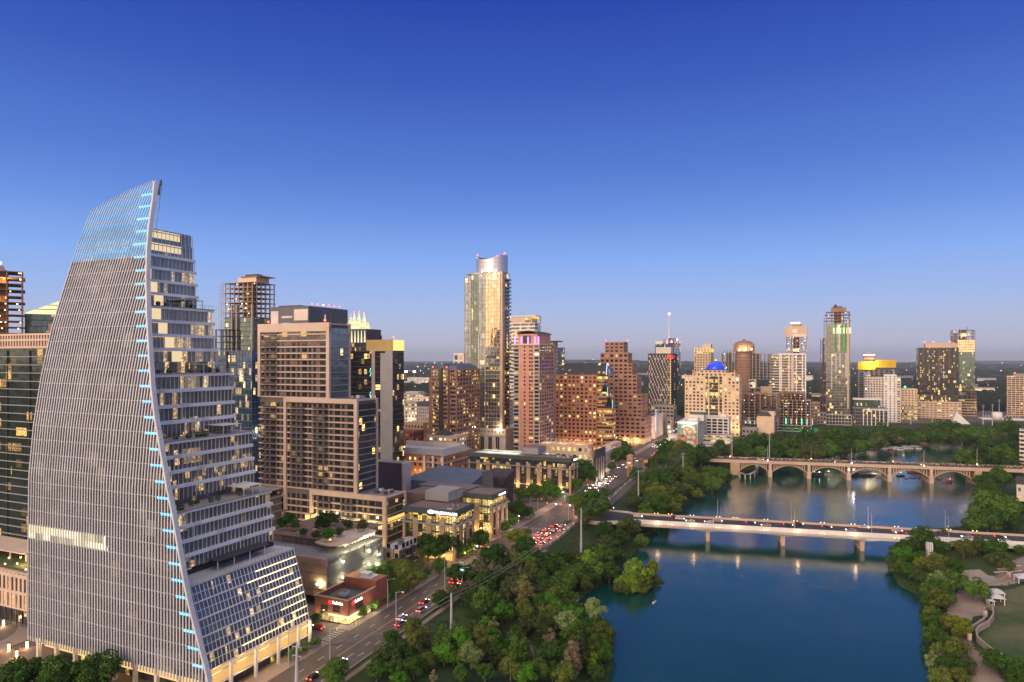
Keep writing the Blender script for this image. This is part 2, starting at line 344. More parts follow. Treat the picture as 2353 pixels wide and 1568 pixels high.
# downtown paving and the street beside the lake
L_ = [(-80, 160), (-66.9, 192.7), (-44.8, 246.3), (-28.5, 286.7), (-13.3, 329), (5.9, 366.6), (24.8, 410), (42, 449), (60, 504), (100, 600), (130, 668), (163, 745), (228, 890), (400, 1300)]
R_ = ROADR.tolist()
sheet('downtown_pavement', [(-500, 150), (-84, 150)]+[(x+1.0, y) for x, y in L_]+[(250, 1500), (-500, 1500)], .03, 'paving')
sheet('downtown_pavement', [(x+2, y) for x, y in R_[12:]]+[(900, 1500), (950, 1000), (420, 930), (300, 850), (215, 735)], .03, 'paving')
def ribbon(name, A, B, z, m, thick=0):
    mb = MB()
    ta = np.linspace(0, 1, 60); 
    def res(P):
        P = np.array(P, float); s = np.r_[0, np.cumsum(np.hypot(*np.diff(P, axis=0).T))]; return np.stack([np.interp(ta*s[-1], s, P[:, i]) for i in range(P.shape[1])], 1)
    a, c = res(A), res(B)
    for i in range(59):
        p = [(*a[i][:2], z), (*c[i][:2], z), (*c[i+1][:2], z), (*a[i+1][:2], z)]
        if thick: mb.hexa([(q[0], q[1], z-thick) for q in p]+p, m)
        else: mb.poly(p, m)
    return mb.build(name)
tag(ribbon('lakeside_road', L_, R_, .08, 'asphalt'), kind='structure')
def offset(P, d):
    P = np.array(P, float); t_ = np.gradient(P, axis=0); t_ /= np.hypot(*t_.T)[:, None]; return (P+np.stack([t_[:, 1], -t_[:, 0]], 1)*d).tolist()
tag(ribbon('kerb', offset(L_, -.25), offset(L_, .1), .2, 'kerb_stone', .2), kind='structure')
tag(ribbon('kerb', offset(R_[:7], -.1), offset(R_[:7], .25), .2, 'kerb_stone', .2), kind='structure')
tag(ribbon('sidewalk', offset(L_[:12], -6), offset(L_[:12], -.25), .19, 'sidewalk', .16), kind='structure')
tag(ribbon('footpath', offset(R_[:6], 2.0), offset(R_[:6], 3.8), .12, 'gravel', .6), kind='structure')
# median between the carriageways further on
MED = [(6, 325), (17, 345), (32, 378)]; MED2 = [(45, 415), (63, 450), (84, 500), (106, 560)]
for Mp in (MED, MED2): tag(ribbon('road_median', offset(Mp, -1.6), offset(Mp, 1.6), .22, 'terrain', .2), kind='structure')
def dashes(P, Q, f, m, w=.18, ln=3, gap=6, z=.10, s0=0, s1=1e9):
    P, Q = np.array(P, float), np.array(Q, float); ta = np.linspace(0, 1, 300)
    def res(P):
        s = np.r_[0, np.cumsum(np.hypot(*np.diff(P, axis=0).T))]; return np.stack([np.interp(ta*s[-1], s, P[:, i]) for i in range(2)], 1)
    C = res(P)*(1-f)+res(Q)*f; s = np.r_[0, np.cumsum(np.hypot(*np.diff(C, axis=0).T))]; a = s0; mb = MB()
    while a < min(s[-1]-ln, s1):
        p = np.array([np.interp(a, s, C[:, 0]), np.interp(a, s, C[:, 1])]); q = np.array([np.interp(a+ln, s, C[:, 0]), np.interp(a+ln, s, C[:, 1])])
        e = (q-p)/np.hypot(*(q-p)); n = np.array([e[1], -e[0]])*w
        mb.poly([(*(p-n), z), (*(p+n), z), (*(q+n), z), (*(q-n), z)], m); a += ln+gap
    return mb
for f in (.27, .70, .85): tag(dashes(L_, R_, f, 'marking', s1=500).build('lane_marking'), kind='structure')
for f in (.49, .505): tag(dashes(L_, R_, f, 'yellow_marking', w=.09, ln=8, gap=.01, s1=170).build('centre_line'), kind='structure')
def ground_rect(mb, c, e, l, w, z, m):
    n = (e[1], -e[0]); mb.poly([(c[0]+e[0]*a*l/2+n[0]*b_*w/2, c[1]+e[1]*a*l/2+n[1]*b_*w/2, z) for a, b_ in ((-1, -1), (-1, 1), (1, 1), (1, -1))], m)
# side street with zebra crossing near the brick corner building
U = (math.sin(TH), math.cos(TH)); V = (math.cos(TH), -math.sin(TH))
cA = G(765, 1462); tag(ribbon('side_street', [(cA[0]-V[0]*90-U[0]*5, cA[1]-V[1]*90-U[1]*5), (cA[0]+V[0]*6-U[0]*5, cA[1]+V[1]*6-U[1]*5)], [(cA[0]-V[0]*90+U[0]*5, cA[1]-V[1]*90+U[1]*5), (cA[0]+V[0]*6+U[0]*5, cA[1]+V[1]*6+U[1]*5)], .23, 'asphalt'), kind='structure')
mb = MB()
for i in range(6): ground_rect(mb, (cA[0]+U[0]*(i-2.5)*1.5, cA[1]+U[1]*(i-2.5)*1.5), V, 3.4, .6, .25, 'marking')
tag(mb.build('zebra_crossing'), kind='structure')
for (px, py, n_) in ((1228, 1215, 13), (1108, 1312, 9), (1340, 1146, 9)):
    c = G(px, py); mb = MB()
    for i in range(n_): ground_rect(mb, (c[0]+V[0]*(i-n_/2)*1.9, c[1]+V[1]*(i-n_/2)*1.9), U, 3.0, .6, .10, 'marking')
    tag(mb.build('zebra_crossing'), kind='structure')
# park surfaces on the far bank (traced on the ground, laid over the terrain)
def drape(name, pts, m, lift=.06, n=60, zg=-4.0):
    P = np.array([G(x, y, zg) for x, y in pts]); lo, hi = P.min(0), P.max(0); st = max(hi-lo)/n
    gx = np.arange(lo[0], hi[0]+st, st); gy = np.arange(lo[1], hi[1]+st, st); X, Y = np.meshgrid(gx, gy); Z = height(X, Y)+lift
    cx, cy = X[:-1, :-1]+st/2, Y[:-1, :-1]+st/2; ins = inside(P, cx, cy); mb = MB(); id_ = np.arange(X.size).reshape(X.shape)
    mb.v = np.stack([X, Y, Z], -1).reshape(-1, 3).tolist(); k = mb.mi(m)
    for i, j in zip(*np.nonzero(ins)): mb.f.append((int(id_[i, j]), int(id_[i, j+1]), int(id_[i+1, j+1]), int(id_[i+1, j]))); mb.m.append(k)
    return tag(mb.build(name), kind='structure')
drape('meadow', [(2250, 1600), (2240, 1480), (2255, 1450), (2285, 1410), (2278, 1380), (2300, 1350), (2400, 1335), (2420, 1600)], 'meadow', .05)
drape('gravel_path', [(2208, 1600), (2200, 1480), (2175, 1400), (2180, 1362), (2205, 1350), (2240, 1345), (2262, 1372), (2270, 1395), (2245, 1420), (2225, 1440), (2238, 1480), (2285, 1520), (2330, 1600)], 'gravel', .10, 80)
drape('gravel_path', [(2215, 1330), (2260, 1338), (2310, 1340), (2400, 1325), (2400, 1260), (2330, 1285), (2300, 1300), (2290, 1318), (2240, 1320)], 'gravel', .10)
drape('gravel_path', [(1180, 1208), (1212, 1252), (1250, 1268), (1300, 1232), (1320, 1210), (1345, 1195), (1336, 1190), (1300, 1212), (1262, 1245)], 'gravel', .12, 60, -1)
drape('mulch_bed', [(1062, 1470), (1072, 1462), (1098, 1460), (1108, 1466), (1090, 1478), (1068, 1480)], 'dirt', .1, 40, -3)
tag(bpy.data.objects['meadow'], kind='structure')
# far woods: one mass of low crowns out to the hills
mb = MB(); rnd = random.Random(3); mb.mats = []
m, t = newmat('far_woods'); b = NB(t); tcn = b.n('ShaderNodeTexCoord'); nz = b.n('ShaderNodeTexNoise'); nz.inputs['Scale'].default_value = .02; nz.inputs['Detail'].default_value = 8; b.l(tcn.outputs['Object'], nz.inputs[0])
r = b.n('ShaderNodeValToRGB'); b.l(nz.outputs[0], r.inputs[0]); r.color_ramp.elements[0].position = .35; r.color_ramp.elements[0].color = (.010, .020, .009, 1); r.color_ramp.elements[1].position = .65; r.color_ramp.elements[1].color = (.032, .045, .020, 1); pbsdf(b, r.outputs[0], .95, spec=.1)
RES = []
for i in range(15000):
    yy = 1/(rnd.random()*(1/1050-1/9000)+1/9000); xx = (rnd.random()*2-1)*yy*.85
    if yy < 1500 and xx < 250: continue
    if yy < 1150 and xx > 600: continue
    RES.append((xx, yy))
RA = np.array(RES); RZ = height(RA[:, 0], RA[:, 1])
for (xx, yy), zz in zip(RES, RZ):
    s = 6+yy*.0028*rnd.uniform(.8, 2); h_ = rnd.uniform(7, 12)
    n = len(mb.v); ph = rnd.random()*6; k = mb.mi('far_woods')
    for rr, zf in ((1, 0), (.95, .5), (.55, .9)):
        for j in range(6):
            a = ph+j*math.pi/3; q = rr*s*rnd.uniform(.8, 1.15); mb.v.append((xx+q*math.cos(a), yy+q*math.sin(a), zz-1+h_*zf))
    mb.v.append((xx, yy, zz-1+h_))
    for ri in (0, 6):
        for j in range(6): mb.f.append((n+ri+j, n+ri+(j+1) % 6, n+ri+6+(j+1) % 6, n+ri+6+j)); mb.m.append(k)
    for j in range(6): mb.f.append((n+12+j, n+12+(j+1) % 6, n+18)); mb.m.append(k)
tag(mb.build('far_woods', smooth=True), label='dark wooded suburbs reaching to the hills on the horizon', kind='stuff', cat=None)
# faraway lights of the suburbs
mb = MB()
for i in range(330):
    yy = 1/(rnd.random()*(1/1500-1/9000)+1/9000); xx = (rnd.random()*2-1)*yy*.78; s = yy*.00033*rnd.uniform(.5, 1.3)
    mb.ball((xx, yy, hz(xx, yy)+13), s, rnd.choice(['lamp_warm', 'lamp_white', 'lamp_white', 'lamp_warm', 'lamp_orange']), 4, 3)
tag(mb.build('suburb_lights'), label='scattered lights of the distant suburbs', kind='stuff')
# haze
m, t = newmat('haze'); b = NB(t); pv = b.n('ShaderNodeVolumePrincipled'); pv.inputs['Color'].default_value = (.72, .78, .95, 1); pv.inputs['Density'].default_value = 5.0e-5; pv.inputs['Anisotropy'].default_value = .1
o = b.n('ShaderNodeOutputMaterial'); b.l(pv.outputs[0], o.inputs['Volume']); m.cycles.homogeneous_volume = True
mb = MB(); mb.box(-14000, 14000, -1200, 15500, -20, 200, 'haze'); hzobj = mb.build('haze'); tag(hzobj, label='thin blue evening haze over the whole city', kind='stuff')
# ------------------------------------------------------------------ bridges
def frame_at(name, p, q):
    rz = math.atan2(q[1]-p[1], q[0]-p[0]); return empty(name, (p[0], p[1], 0), rz), math.hypot(q[0]-p[0], q[1]-p[1])
def lamp(kind, x, y, z, e, c, r=.4):
    o = bpy.data.objects.new(kind, bpy.data.lights.new(kind, 'POINT')); o.data.energy = e*2.6; o.data.color = c; o.data.shadow_soft_size = r; o.location = (x, y, z); col.objects.link(o); return o
WARM = (1, .60, .28)
# near road bridge: deck axis local x, near edge y=0, far edge y=17
A1 = G(1508, 1197, 1.0); B1 = G(2353, 1246, 1.0)
br, Lb = frame_at('road_bridge', A1, B1); tag(br, 'concrete road bridge with a white parapet, the nearer of the two bridges', 'bridge')
BX0, BX1, BW = -14, Lb+60, 16.5
mb = MB(); mb.box(BX0, BX1, 0.35, BW-.35, -.9, 0.02, 'deck_asphalt'); mb.build('deck', br)
mb = MB()
for k in range(40):
    x = BX0+4+k*8
    for yy in (4.3, 8.2, 12.1):
        if x+3 < BX1: mb.poly([(x, yy-.09, .05), (x+3, yy-.09, .05), (x+3, yy+.09, .05), (x, yy+.09, .05)], 'marking')
mb.build('lane_marking', br)
mb = MB(); mb.box(BX0, BX1, -.05, .35, -1.1, 1.15, 'white_paint'); mb.build('parapet', br)
mb = MB(); mb.box(BX0, BX1, BW-.35, BW+.05, -1.1, 1.1, 'tan_stone'); mb.build('parapet', br)
PX = [G(1626, 1241.5, ZW), G(1800, 1252.5, ZW), G(1977, 1262, ZW), G(2150, 1272, ZW)]
ca, sa = math.cos(br.rotation_euler[2]), math.sin(br.rotation_euler[2])
PXl = [(p[0]-A1[0])*ca+(p[1]-A1[1])*sa for p in PX]; PXl = [PXl[0], PXl[0]+(PXl[2]-PXl[0])/2, PXl[2], PXl[2]+(PXl[2]-PXl[0])/2]
xsn = np.linspace(BX0, BX1, 90)
for nm, y0, y1 in (('girder', .2, 1.2), ('girder', 5.0, 6.0), ('girder', 10.5, 11.5), ('girder', BW-1.2, BW-.2)):
    mb = MB()
    dep = lambda x: 1.7+.9*max(0, 1-min(abs(x-p) for p in PXl)/9.0)
    for a, c in zip(xsn[:-1], xsn[1:]):
        mb.hexa([(a, y0, -.9-dep(a)), (c, y0, -.9-dep(c)), (c, y1, -.9-dep(c)), (a, y1, -.9-dep(a)), (a, y0, -.9), (c, y0, -.9), (c, y1, -.9), (a, y1, -.9)], 'light_concrete')
    mb.build(nm, br)
# footway carried below the parapet with its rail
mb = MB(); mb.box(BX0, Lb-70, -2.2, -.06, -2.1, -1.85, 'concrete'); mb.build('footway', br)
mb = MB(); mb.box(BX0, Lb-70, -2.2, -2.12, -.95, -.85, 'steel_pole')
for x in np.arange(BX0+.5, Lb-70, 2.0): mb.box(x, x+.07, -2.19, -2.13, -1.85, -.95, 'steel_pole')
mb.build('railing', br)
for p in PXl:
    for yy in (1.4, 5.2, 9.0, 12.8):
        mb = MB(); w0, w1 = (1.15, .75)
        mb.hexa([(p-w1, yy-.9, ZW-3), (p+w1, yy-.9, ZW-3), (p+w1, yy+.9, ZW-3), (p-w1, yy+.9, ZW-3), (p-w0, yy-1, -3.3), (p+w0, yy-1, -3.3), (p+w0, yy+1, -3.3), (p-w0, yy+1, -3.3)], 'tan_stone'); mb.build('pier', br)
# approach slab that curves to the junction
pc = [(1352, 1180), (1372, 1184), (1400, 1186), (1430, 1189), (1470, 1193)]
mbA = [G(*p, .9)for p in [(1345, 1197), (1375, 1199), (1405, 1198), (1440, 1198), (1480, 1198), (1508, 1200.5)]]
mbB = [G(*p, .5) for p in [(1358, 1163), (1385, 1171), (1412, 1175), (1445, 1178), (1480, 1180), (1508, 1183)]]
rz1 = br.rotation_euler[2]
def loc1(p): dx, dy = p[0]-A1[0], p[1]-A1[1]; return (dx*ca+dy*sa, -dx*sa+dy*ca)
a_ = [loc1(p) for p in mbA]; c_ = [loc1(p) for p in mbB]
Ajoin = [q for q in a_ if q[0] < BX0-1]; Bjoin = [q for q in c_ if q[0] < BX0-1]
Aj = sorted(Ajoin)+[(BX0, 0)]; Bj = sorted(Bjoin)+[(BX0, BW)]
o = ribbon('approach_slab', Aj, Bj, .11, 'deck_asphalt', 1.2); o.parent = br
for P_ in (Aj, Bj):
    o = ribbon('parapet', offset(P_, -.2), offset(P_, .2), 1.15, 'pale_panel', 2.0); o.parent = br
# far arched bridge, deck at z=4
ZC = 4.0
A2 = G(1675, 1059, ZC); B2 = G(2353, 1082, ZC)
b2, L2 = frame_at('arched_bridge', A2, B2); tag(b2, 'long concrete arch bridge crowded with people, the farther of the two bridges', 'bridge')
C0, C1, CW = -14, L2+110, 17.0
mb = MB(); mb.box(-120, C1, .4, CW-.4, ZC-1.0, ZC-.02, 'asphalt'); mb.build('deck', b2)
for y0, y1 in ((-.1, .4), (CW-.4, CW+.1)):
    mb = MB(); mb.box(C0-8, C1, y0, y1, ZC-1.5, ZC+1.0, 'tan_stone')
    for x in np.arange(C0-8, C1, 2.2): mb.box(x, x+.35, y0-.12, y0, ZC-.9, ZC+.9, 'limestone_band')
    mb.build('parapet', b2)
pl = [G(x, y, ZW) for x, y in [(1770, 1097), (1862, 1102), (1955, 1107), (2050, 1110.5), (2148, 1115)]]
cb, sb = math.cos(b2.rotation_euler[2]), math.sin(b2.rotation_euler[2])
px2 = [(p[0]-A2[0])*cb+(p[1]-A2[1])*sb for p in pl]; sp2 = (px2[4]-px2[0])/4; px2 = [px2[0]+sp2*i for i in range(-1, 8)]
for i, p in enumerate(px2[1:6]):
    mb = MB(); mb.box(p-1.6, p+1.6, -.6, CW+.6, ZW-3, ZW+5.2, 'tan_stone', taper=.15); mb.box(p-1.1, p+1.1, -.2, CW+.2, ZW+5.2, ZC-1.5, 'tan_stone'); mb.build('pier', b2)
mb = MB(); mb.box(px2[0]-1.5, px2[0]+6, -.3, CW+.3, ZW-2, ZC-1.5, 'limestone_band'); mb.build('abutment', b2)
mb = MB(); mb.box(px2[6], px2[6]+5, -.3, CW+.3, ZW-2, ZC-1.5, 'limestone_band'); mb.build('abutment', b2)
for i in range(6):
    x0, x1 = px2[i]+(6 if i == 0 else 1.5), px2[i+1]-1.5; zs, zc_ = ZW+5.0, ZC-2.2
    for y0, y1 in ((.3, 2.3), (7.3, 9.7), (CW-2.3, CW-.3)):
        mb = MB(); q = np.linspace(0, 1, 25)
        za = lambda t: zs+(zc_-zs)*(1-(2*t-1)**2); th_ = lambda t: .55+.35*abs(2*t-1)
        for t0, t1 in zip(q[:-1], q[1:]):
            a, c = x0+(x1-x0)*t0, x0+(x1-x0)*t1
            mb.hexa([(a, y0, za(t0)-th_(t0)), (c, y0, za(t1)-th_(t1)), (c, y1, za(t1)-th_(t1)), (a, y1, za(t0)-th_(t0)), (a, y0, za(t0)), (c, y0, za(t1)), (c, y1, za(t1)), (a, y1, za(t0))], 'limestone_band')
        mb.build('arch', b2)
        mb = MB()
        for t in (.06, .13, .2, .27, .34, .66, .73, .8, .87, .94):
            a = x0+(x1-x0)*t
            if za(t) < ZC-1.6: mb.box(a-.28, a+.28, y0+.4, y1-.4, za(t), ZC-1.0, 'tan_stone')
        mb.build('spandrel_column', b2)
# people lined up along the far bridge's railing
mb = MB(); rr = random.Random(5); b2m = b2.rotation_euler[2]
for i in range(520):
    x = rr.uniform(-12, L2+70); y = .95+rr.random()*1.6 if rr.random() < .0 else CW-2.6+rr.random()*2.0; h_ = rr.uniform(1.5, 1.85); k = rr.choice(['pale_panel', 'gunmetal', 'slab_rust', 'black', 'roof_blue', 'beige_stone', 'black', 'slab_grey'])
    wx, wy = A2[0]+x*cb-y*sb, A2[1]+x*sb+y*cb
    mb.box(wx-.2, wx+.2, wy-.12, wy+.12, ZC, ZC+h_*.48, 'gunmetal', taper=.03); mb.box(wx-.27, wx+.27, wy-.15, wy+.15, ZC+h_*.48, ZC+h_*.84, k, taper=.05); mb.ball((wx, wy, ZC+h_*.93), .13, 'beige_stone', 6, 4)
tag(mb.build('crowd'), label='crowd of people watching from the railing of the arched bridge', kind='stuff')
# plaza paths and a drive at the foot of the sail tower
p_ = [G(x, y) for x, y in [(-60, 1520), (0, 1484), (40, 1470), (66, 1452), (80, 1430)]]
tag(ribbon('plaza_path', offset(p_, -4), offset(p_, 4), .10, 'sidewalk'), kind='structure')
p_ = [G(x, y) for x, y in [(-80, 1560), (20, 1545), (70, 1530), (110, 1522), (160, 1530)]]
tag(ribbon('plaza_path', offset(p_, -1.6), offset(p_, 1.6), .12, 'kerb_stone'), kind='structure')
glass('gl_t2', (.035, .06, .055), lit=.07, cell=(3.3, 3.3, 3.15), c1=(1, .5, .12), c2=(1, .72, .35), st=.9, metal=.5)
# ------------------------------------------------------------------ buildings
def unitwin(name, m, cross=False):
    mb = MB(); mb.box(-.5, .5, -.03, .03, -.5, .5, m)
    if cross: mb.box(-.02, .02, -.06, -.03, -.5, .5, 'gunmetal')
    return mb.mesh(name)
UW = {k: unitwin('window', k) for k in ('win_dark', 'win_mid', 'win_dim', 'win_warm', 'win_yellow', 'win_bright')}
def pick(mix, r):
    a = 0; x = r.random()*sum(w for _, w in mix)
    for k, w in mix:
        a += w
        if x <= a: return k
    return mix[-1][0]
MIX_OFF = [('win_dark', 70), ('win_mid', 22), ('win_dim', 6), ('win_warm', 3), ('win_yellow', 1)]
MIX_SOME = [('win_dark', 62), ('win_mid', 20), ('win_dim', 9), ('win_warm', 5), ('win_yellow', 3), ('win_bright', 1)]
MIX_LIT = [('win_dark', 26), ('win_mid', 10), ('win_dim', 10), ('win_warm', 12), ('win_yellow', 34), ('win_bright', 10)]
class B:
    """a building: root Empty at the street-corner, local x across the front, local y along the street"""
    def __init__(s, name, label, cat, xc, Y, th=TH, group=None, side='S', seed=None, z0=0.0, C=None):
        s.C = C or (XatY(xc, Y), Y); s.th = th; s.u = (math.sin(th), math.cos(th)); s.v = (math.cos(th), -math.sin(th)); s.side = side
        s.root = tag(empty(name, (s.C[0], s.C[1], 0), -th), label, cat, group)
        s.r = random.Random(seed if seed is not None else int(xc*7+Y)); s.wins = []; s.z0 = z0
        s.W = MB()
    def lx(s, px, y=0.0):      # local x where the line y=const meets picture column px
        X0, Y0 = s.C[0]+s.u[0]*y, s.C[1]+s.u[1]*y; k = (px-CX)/F; return (X0-k*Y0)/(k*s.v[1]-s.v[0])
    def ly(s, px, x=0.0):
        X0, Y0 = s.C[0]+s.v[0]*x, s.C[1]+s.v[1]*x; k = (px-CX)/F; return (X0-k*Y0)/(k*s.u[1]-s.u[0])
    def z(s, py, x=0.0, y=0.0): return H-(py-HY)*(s.C[1]+s.v[1]*x+s.u[1]*y)/F
    def px(s, x, y): X, Y = s.C[0]+s.v[0]*x+s.u[0]*y, s.C[1]+s.v[1]*x+s.u[1]*y; return CX+F*X/Y
    def w2(s, x, y): return (s.C[0]+s.v[0]*x+s.u[0]*y, s.C[1]+s.v[1]*x+s.u[1]*y)
    def dims(s, xl, xc, xr, y=0.0):
        if s.side == 'S': x0, x1 = s.lx(xl, y), s.lx(xc, y); d = s.ly(xr, x1)-y
        elif s.side == 'N': x0, x1 = s.lx(xc, y), s.lx(xr, y); d = s.ly(xl, x0)-y
        return x0, x1, d
    def part(s, name, mb, smooth=False): return mb.build(name, s.root, smooth)
    def faces(s, x0, x1, y0, y1, which=None):
        """(tag, length, function (a0,a1,o0,o1,z0,z1)->box args, side flag)"""
        out = [('W', x1-x0, lambda a0, a1, o0, o1: (x0+a0, x0+a1, y0-o1, y0-o0))]
        if s.side == 'S': out.append(('S', y1-y0, lambda a0, a1, o0, o1: (x1+o0, x1+o1, y0+a0, y0+a1)))
        else: out.append(('N', y1-y0, lambda a0, a1, o0, o1: (x0-o1, x0-o0, y0+a0, y0+a1)))
        return [f for f in out if which is None or f[0] in which]
    def punched(s, x0, x1, y0, y1, z0, z1, pitch=3.6, fl=3.6, wf=.55, hf=.5, wall='tan_stone', core='core_dark', mix=MIX_SOME, which=None, deep=.45, roof='roof_grey', head=1.2, rowmix=None, colmat=None, zw=None):
        W = s.W; e = deep
        W.box(x0+e, x1-e, y0+e, y1-e, z0, z1-.3, wall)      # inner wall behind the windows
        W.box(x0, x1, y1-e, y1, z0, z1, wall)
        if s.side == 'S': W.box(x0, x0+e, y0+e+.01, y1-e-.01, z0, z1, wall)
        else: W.box(x1-e, x1, y0+e+.01, y1-e-.01, z0, z1, wall)
        nr = max(1, int((z1-z0-head)/fl)); f_ = (z1-z0-head)/nr
        for nm, ln, fb in s.faces(x0, x1, y0, y1, None):
            nc = max(1, int(round(ln/pitch))); p = ln/nc
            active = which is None or nm in which
            if not active: W.box(*fb(0, ln, -e, -.004), z0, z1, wall); continue
            for c in range(nc+1):
                a0 = 0 if c == 0 else c*p-(1-wf)*p/2; a1 = ln if c == nc else c*p+(1-wf)*p/2
                if nm != 'W' and c == 0: a0 = e+.01
                if a1 > a0: W.box(*fb(a0, a1, -e, .012), z0, z1, wall)
            for k in range(nr+1):
                b0 = z0 if k == 0 else z0+k*f_-(1-hf)*f_*.45; b1 = z1 if k == nr else z0+k*f_+(1-hf)*f_*.55
                W.box(*fb(e+.02, ln-.01, -e, 0), b0, b1, wall)
            for k in range(nr):
                mx = rowmix(k, nr) if rowmix else mix
                for c in range(nc):
                    s.wins.append((nm, fb, (c+.5)*p, z0+k*f_+f_*((1-hf)*.55+hf/2), wf*p, hf*f_, pick(mx, s.r), e))
        W.box(x0+.3, x1-.3, y0+.3, y1-.3, z1-.5, z1-.35, roof)
    def bands(s, x0, x1, y0, y1, z0, z1, fl=3.6, glass='gl_dark', wall='tan_stone', hf=.6, mull=0, mw=.25, mo=.15, mm=None, out=.35, top=.8, roof='roof_grey', slab=True, piers=0, pw=1.0, pm=None, bandname='window_band'):
        nr = max(1, int(round((z1-z0-top)/fl))); f_ = (z1-z0-top)/nr; W = s.W
        for k in range(nr):
            za = z0+k*f_; mb = MB(); mb.box(x0, x1, y0, y1, za+(1-hf)*f_+.002, za+f_-.002, glass); s.part(bandname, mb)
            if slab: W.box(x0-out, x1+out, y0-out, y1+out, za, za+(1-hf)*f_, wall)
        W.box(x0-out, x1+out, y0-out, y1+out, z1-top, z1, wall); W.box(x0+.2, x1-.2, y0+.2, y1-.2, z1+.004, z1+.02, roof)
        for nm, ln, fb in s.faces(x0, x1, y0, y1):
            if mull:
                n = max(1, int(round(ln/mull)))
                for c in range(n+1): W.box(*fb(c*ln/n-mw/2, c*ln/n+mw/2, .003, out+mo), z0, z1-.01, mm or wall)
            if piers:
                n = max(1, int(round(ln/piers)))
                for c in range(n+1): W.box(*fb(c*ln/n-pw/2, c*ln/n+pw/2, .004, out+.25), z0, z1-.02, pm or wall)
    def frame(s, x0, x1, y0, y1, z0, z1, fl=4.0, bx=7, by=7, slabm='slab_tan', colm='slab_tan', core=True, lights=0, slabt=.35, lm='lamp_warm', over=0.0):
        n = max(1, int(round((z1-z0)/fl))); f_ = (z1-z0)/n
        for k in range(n+1):
            mb = MB(); o_ = over*(k % 2); mb.box(x0-o_, x1+o_, y0-o_, y1, z0+k*f_-slabt, z0+k*f_, slabm); s.part('floor_slab', mb)
        nx_ = max(1, int(round((x1-x0)/bx))); ny_ = max(1, int(round((y1-y0)/by)))
        for i in range(nx_+1):
            for j in range(ny_+1):
                if 0 < i < nx_ and 0 < j < ny_: continue
                mb = MB(); cx, cy = x0+.5+(x1-x0-1)*i/nx_, y0+.5+(y1-y0-1)*j/ny_; mb.box(cx-.35, cx+.35, cy-.35, cy+.35, z0, z1-slabt-.01, colm); s.part('column', mb)
        if core:
            mb = MB(); mb.box(x0+(x1-x0)*.35, x0+(x1-x0)*.65, y0+(y1-y0)*.35, y0+(y1-y0)*.65, z0, z1+1.5, slabm); s.part('core', mb)
        for i in range(lights):
            mb = MB(); k = s.r.randrange(n); mb.ball((s.r.uniform(x0+1, x1-1), y0+s.r.uniform(.8, 4), z0+k*f_+f_*.75), .33, lm, 6, 4); s.part('work_light', mb)
    def roofbox(s, x0, x1, y0, y1, z0, z1, m='metal_grey', name='plant_room'):
        mb = MB(); mb.box(x0, x1, y0, y1, z0, z1, m); s.part(name, mb)
    def beacon(s, x, y, z, r=.55, m='lamp_red'):
        mb = MB(); mb.tube((x, y, z), (x, y, z+1.2), .08, .08, 'metal_grey', 6); mb.ball((x, y, z+1.2+r), r, m, 8, 5); s.part('beacon_light', mb)
    def clutter(s, x0, x1, y0, y1, z, n=6, m='metal_grey'):
        for i in range(n):
            a, c = s.r.uniform(x0+1, x1-3), s.r.uniform(y0+1, y1-3); w, d_, h_ = s.r.uniform(1, 2.6), s.r.uniform(1, 2.6), s.r.uniform(.6, 1.6)
            mb = MB(); mb.box(a, a+w, c, c+d_, z+.05, z+h_, s.r.choice([m, 'roof_white', 'slab_grey'])); mb.box(a+.3, a+w-.3, c+.3, c+d_-.3, z+h_, z+h_+.25, 'gunmetal'); s.part('rooftop_unit', mb)
    def done(s, cap=100):
        # windows: the nearest become parts of their own, what is left over becomes one part
        ca_, sa_ = math.cos(-s.th), math.sin(-s.th)
        key = lambda w: -(w[4]*w[5])/(1+.0*w[3])+(0 if w[0] == 'W' else .5)+s.r.random()*.2
        ws = sorted(s.wins, key=key); rest = MB(); n0 = len(ws)
        for i, (nm, fb, a, z, w, h_, m, e) in enumerate(ws):
            bx_ = fb(a-w/2, a+w/2, -e+.02, -e+.14); bx_ = (min(bx_[0], bx_[1]), max(bx_[0], bx_[1]), min(bx_[2], bx_[3]), max(bx_[2], bx_[3]))
            if i < cap:
                o = link('window', UW[m], s.root); o.location = ((bx_[0]+bx_[1])/2, (bx_[2]+bx_[3])/2, z)
                if nm == 'W': o.scale = (w, 2, h_)
                else: o.scale = (w, 2, h_); o.rotation_euler = (0, 0, math.pi/2)
            else: rest.box(*bx_, z-h_/2, z+h_/2, 'pale_panel' if m == 'pale' else m)
        if rest.f: tag(rest.build('window_rows', s.root), kind='stuff')
        s.part('wall', s.W)
        return s
GT = 'downtown towers'
# ---- the sail-shaped glass tower
st = B('office_tower', 'sail-shaped glass tower with vertical fins and stepped terraces, tallest in view', 'skyscraper', 66, 205)
X0s, Y0s = st.C
def gz(px, py):
    k = (px-CX)/F; g = (k*Y0s-X0s)/(st.u[0]-k*st.u[1]); Y = Y0s+g*st.u[1]; return H-(py-HY)*Y/F, g
LE = [gz(*p) for p in [(66, 1465), (64.5, 1300), (65, 1200), (68, 1090), (78, 980), (95, 870), (120, 755), (150, 655), (180, 562), (210, 487)]]
LE[0] = (LE[0][0], 0.0); LE[1] = (LE[1][0], 0.0)
GZ = [a for a, _ in LE]; GG = [max(0, c) for _, c in LE]
sl = (GG[-1]-GG[-2])/(GZ[-1]-GZ[-2])
def g(z): return float(np.interp(z, GZ, GG))+max(0, z-GZ[-1])*sl*1.15
def solve(px, py):
    z = 60.0
    for _ in range(12):
        y = g(z); s_ = st.lx(px, y); z = H-(py-HY)*(Y0s+st.v[1]*s_+st.u[1]*y)/F
    return z, s_
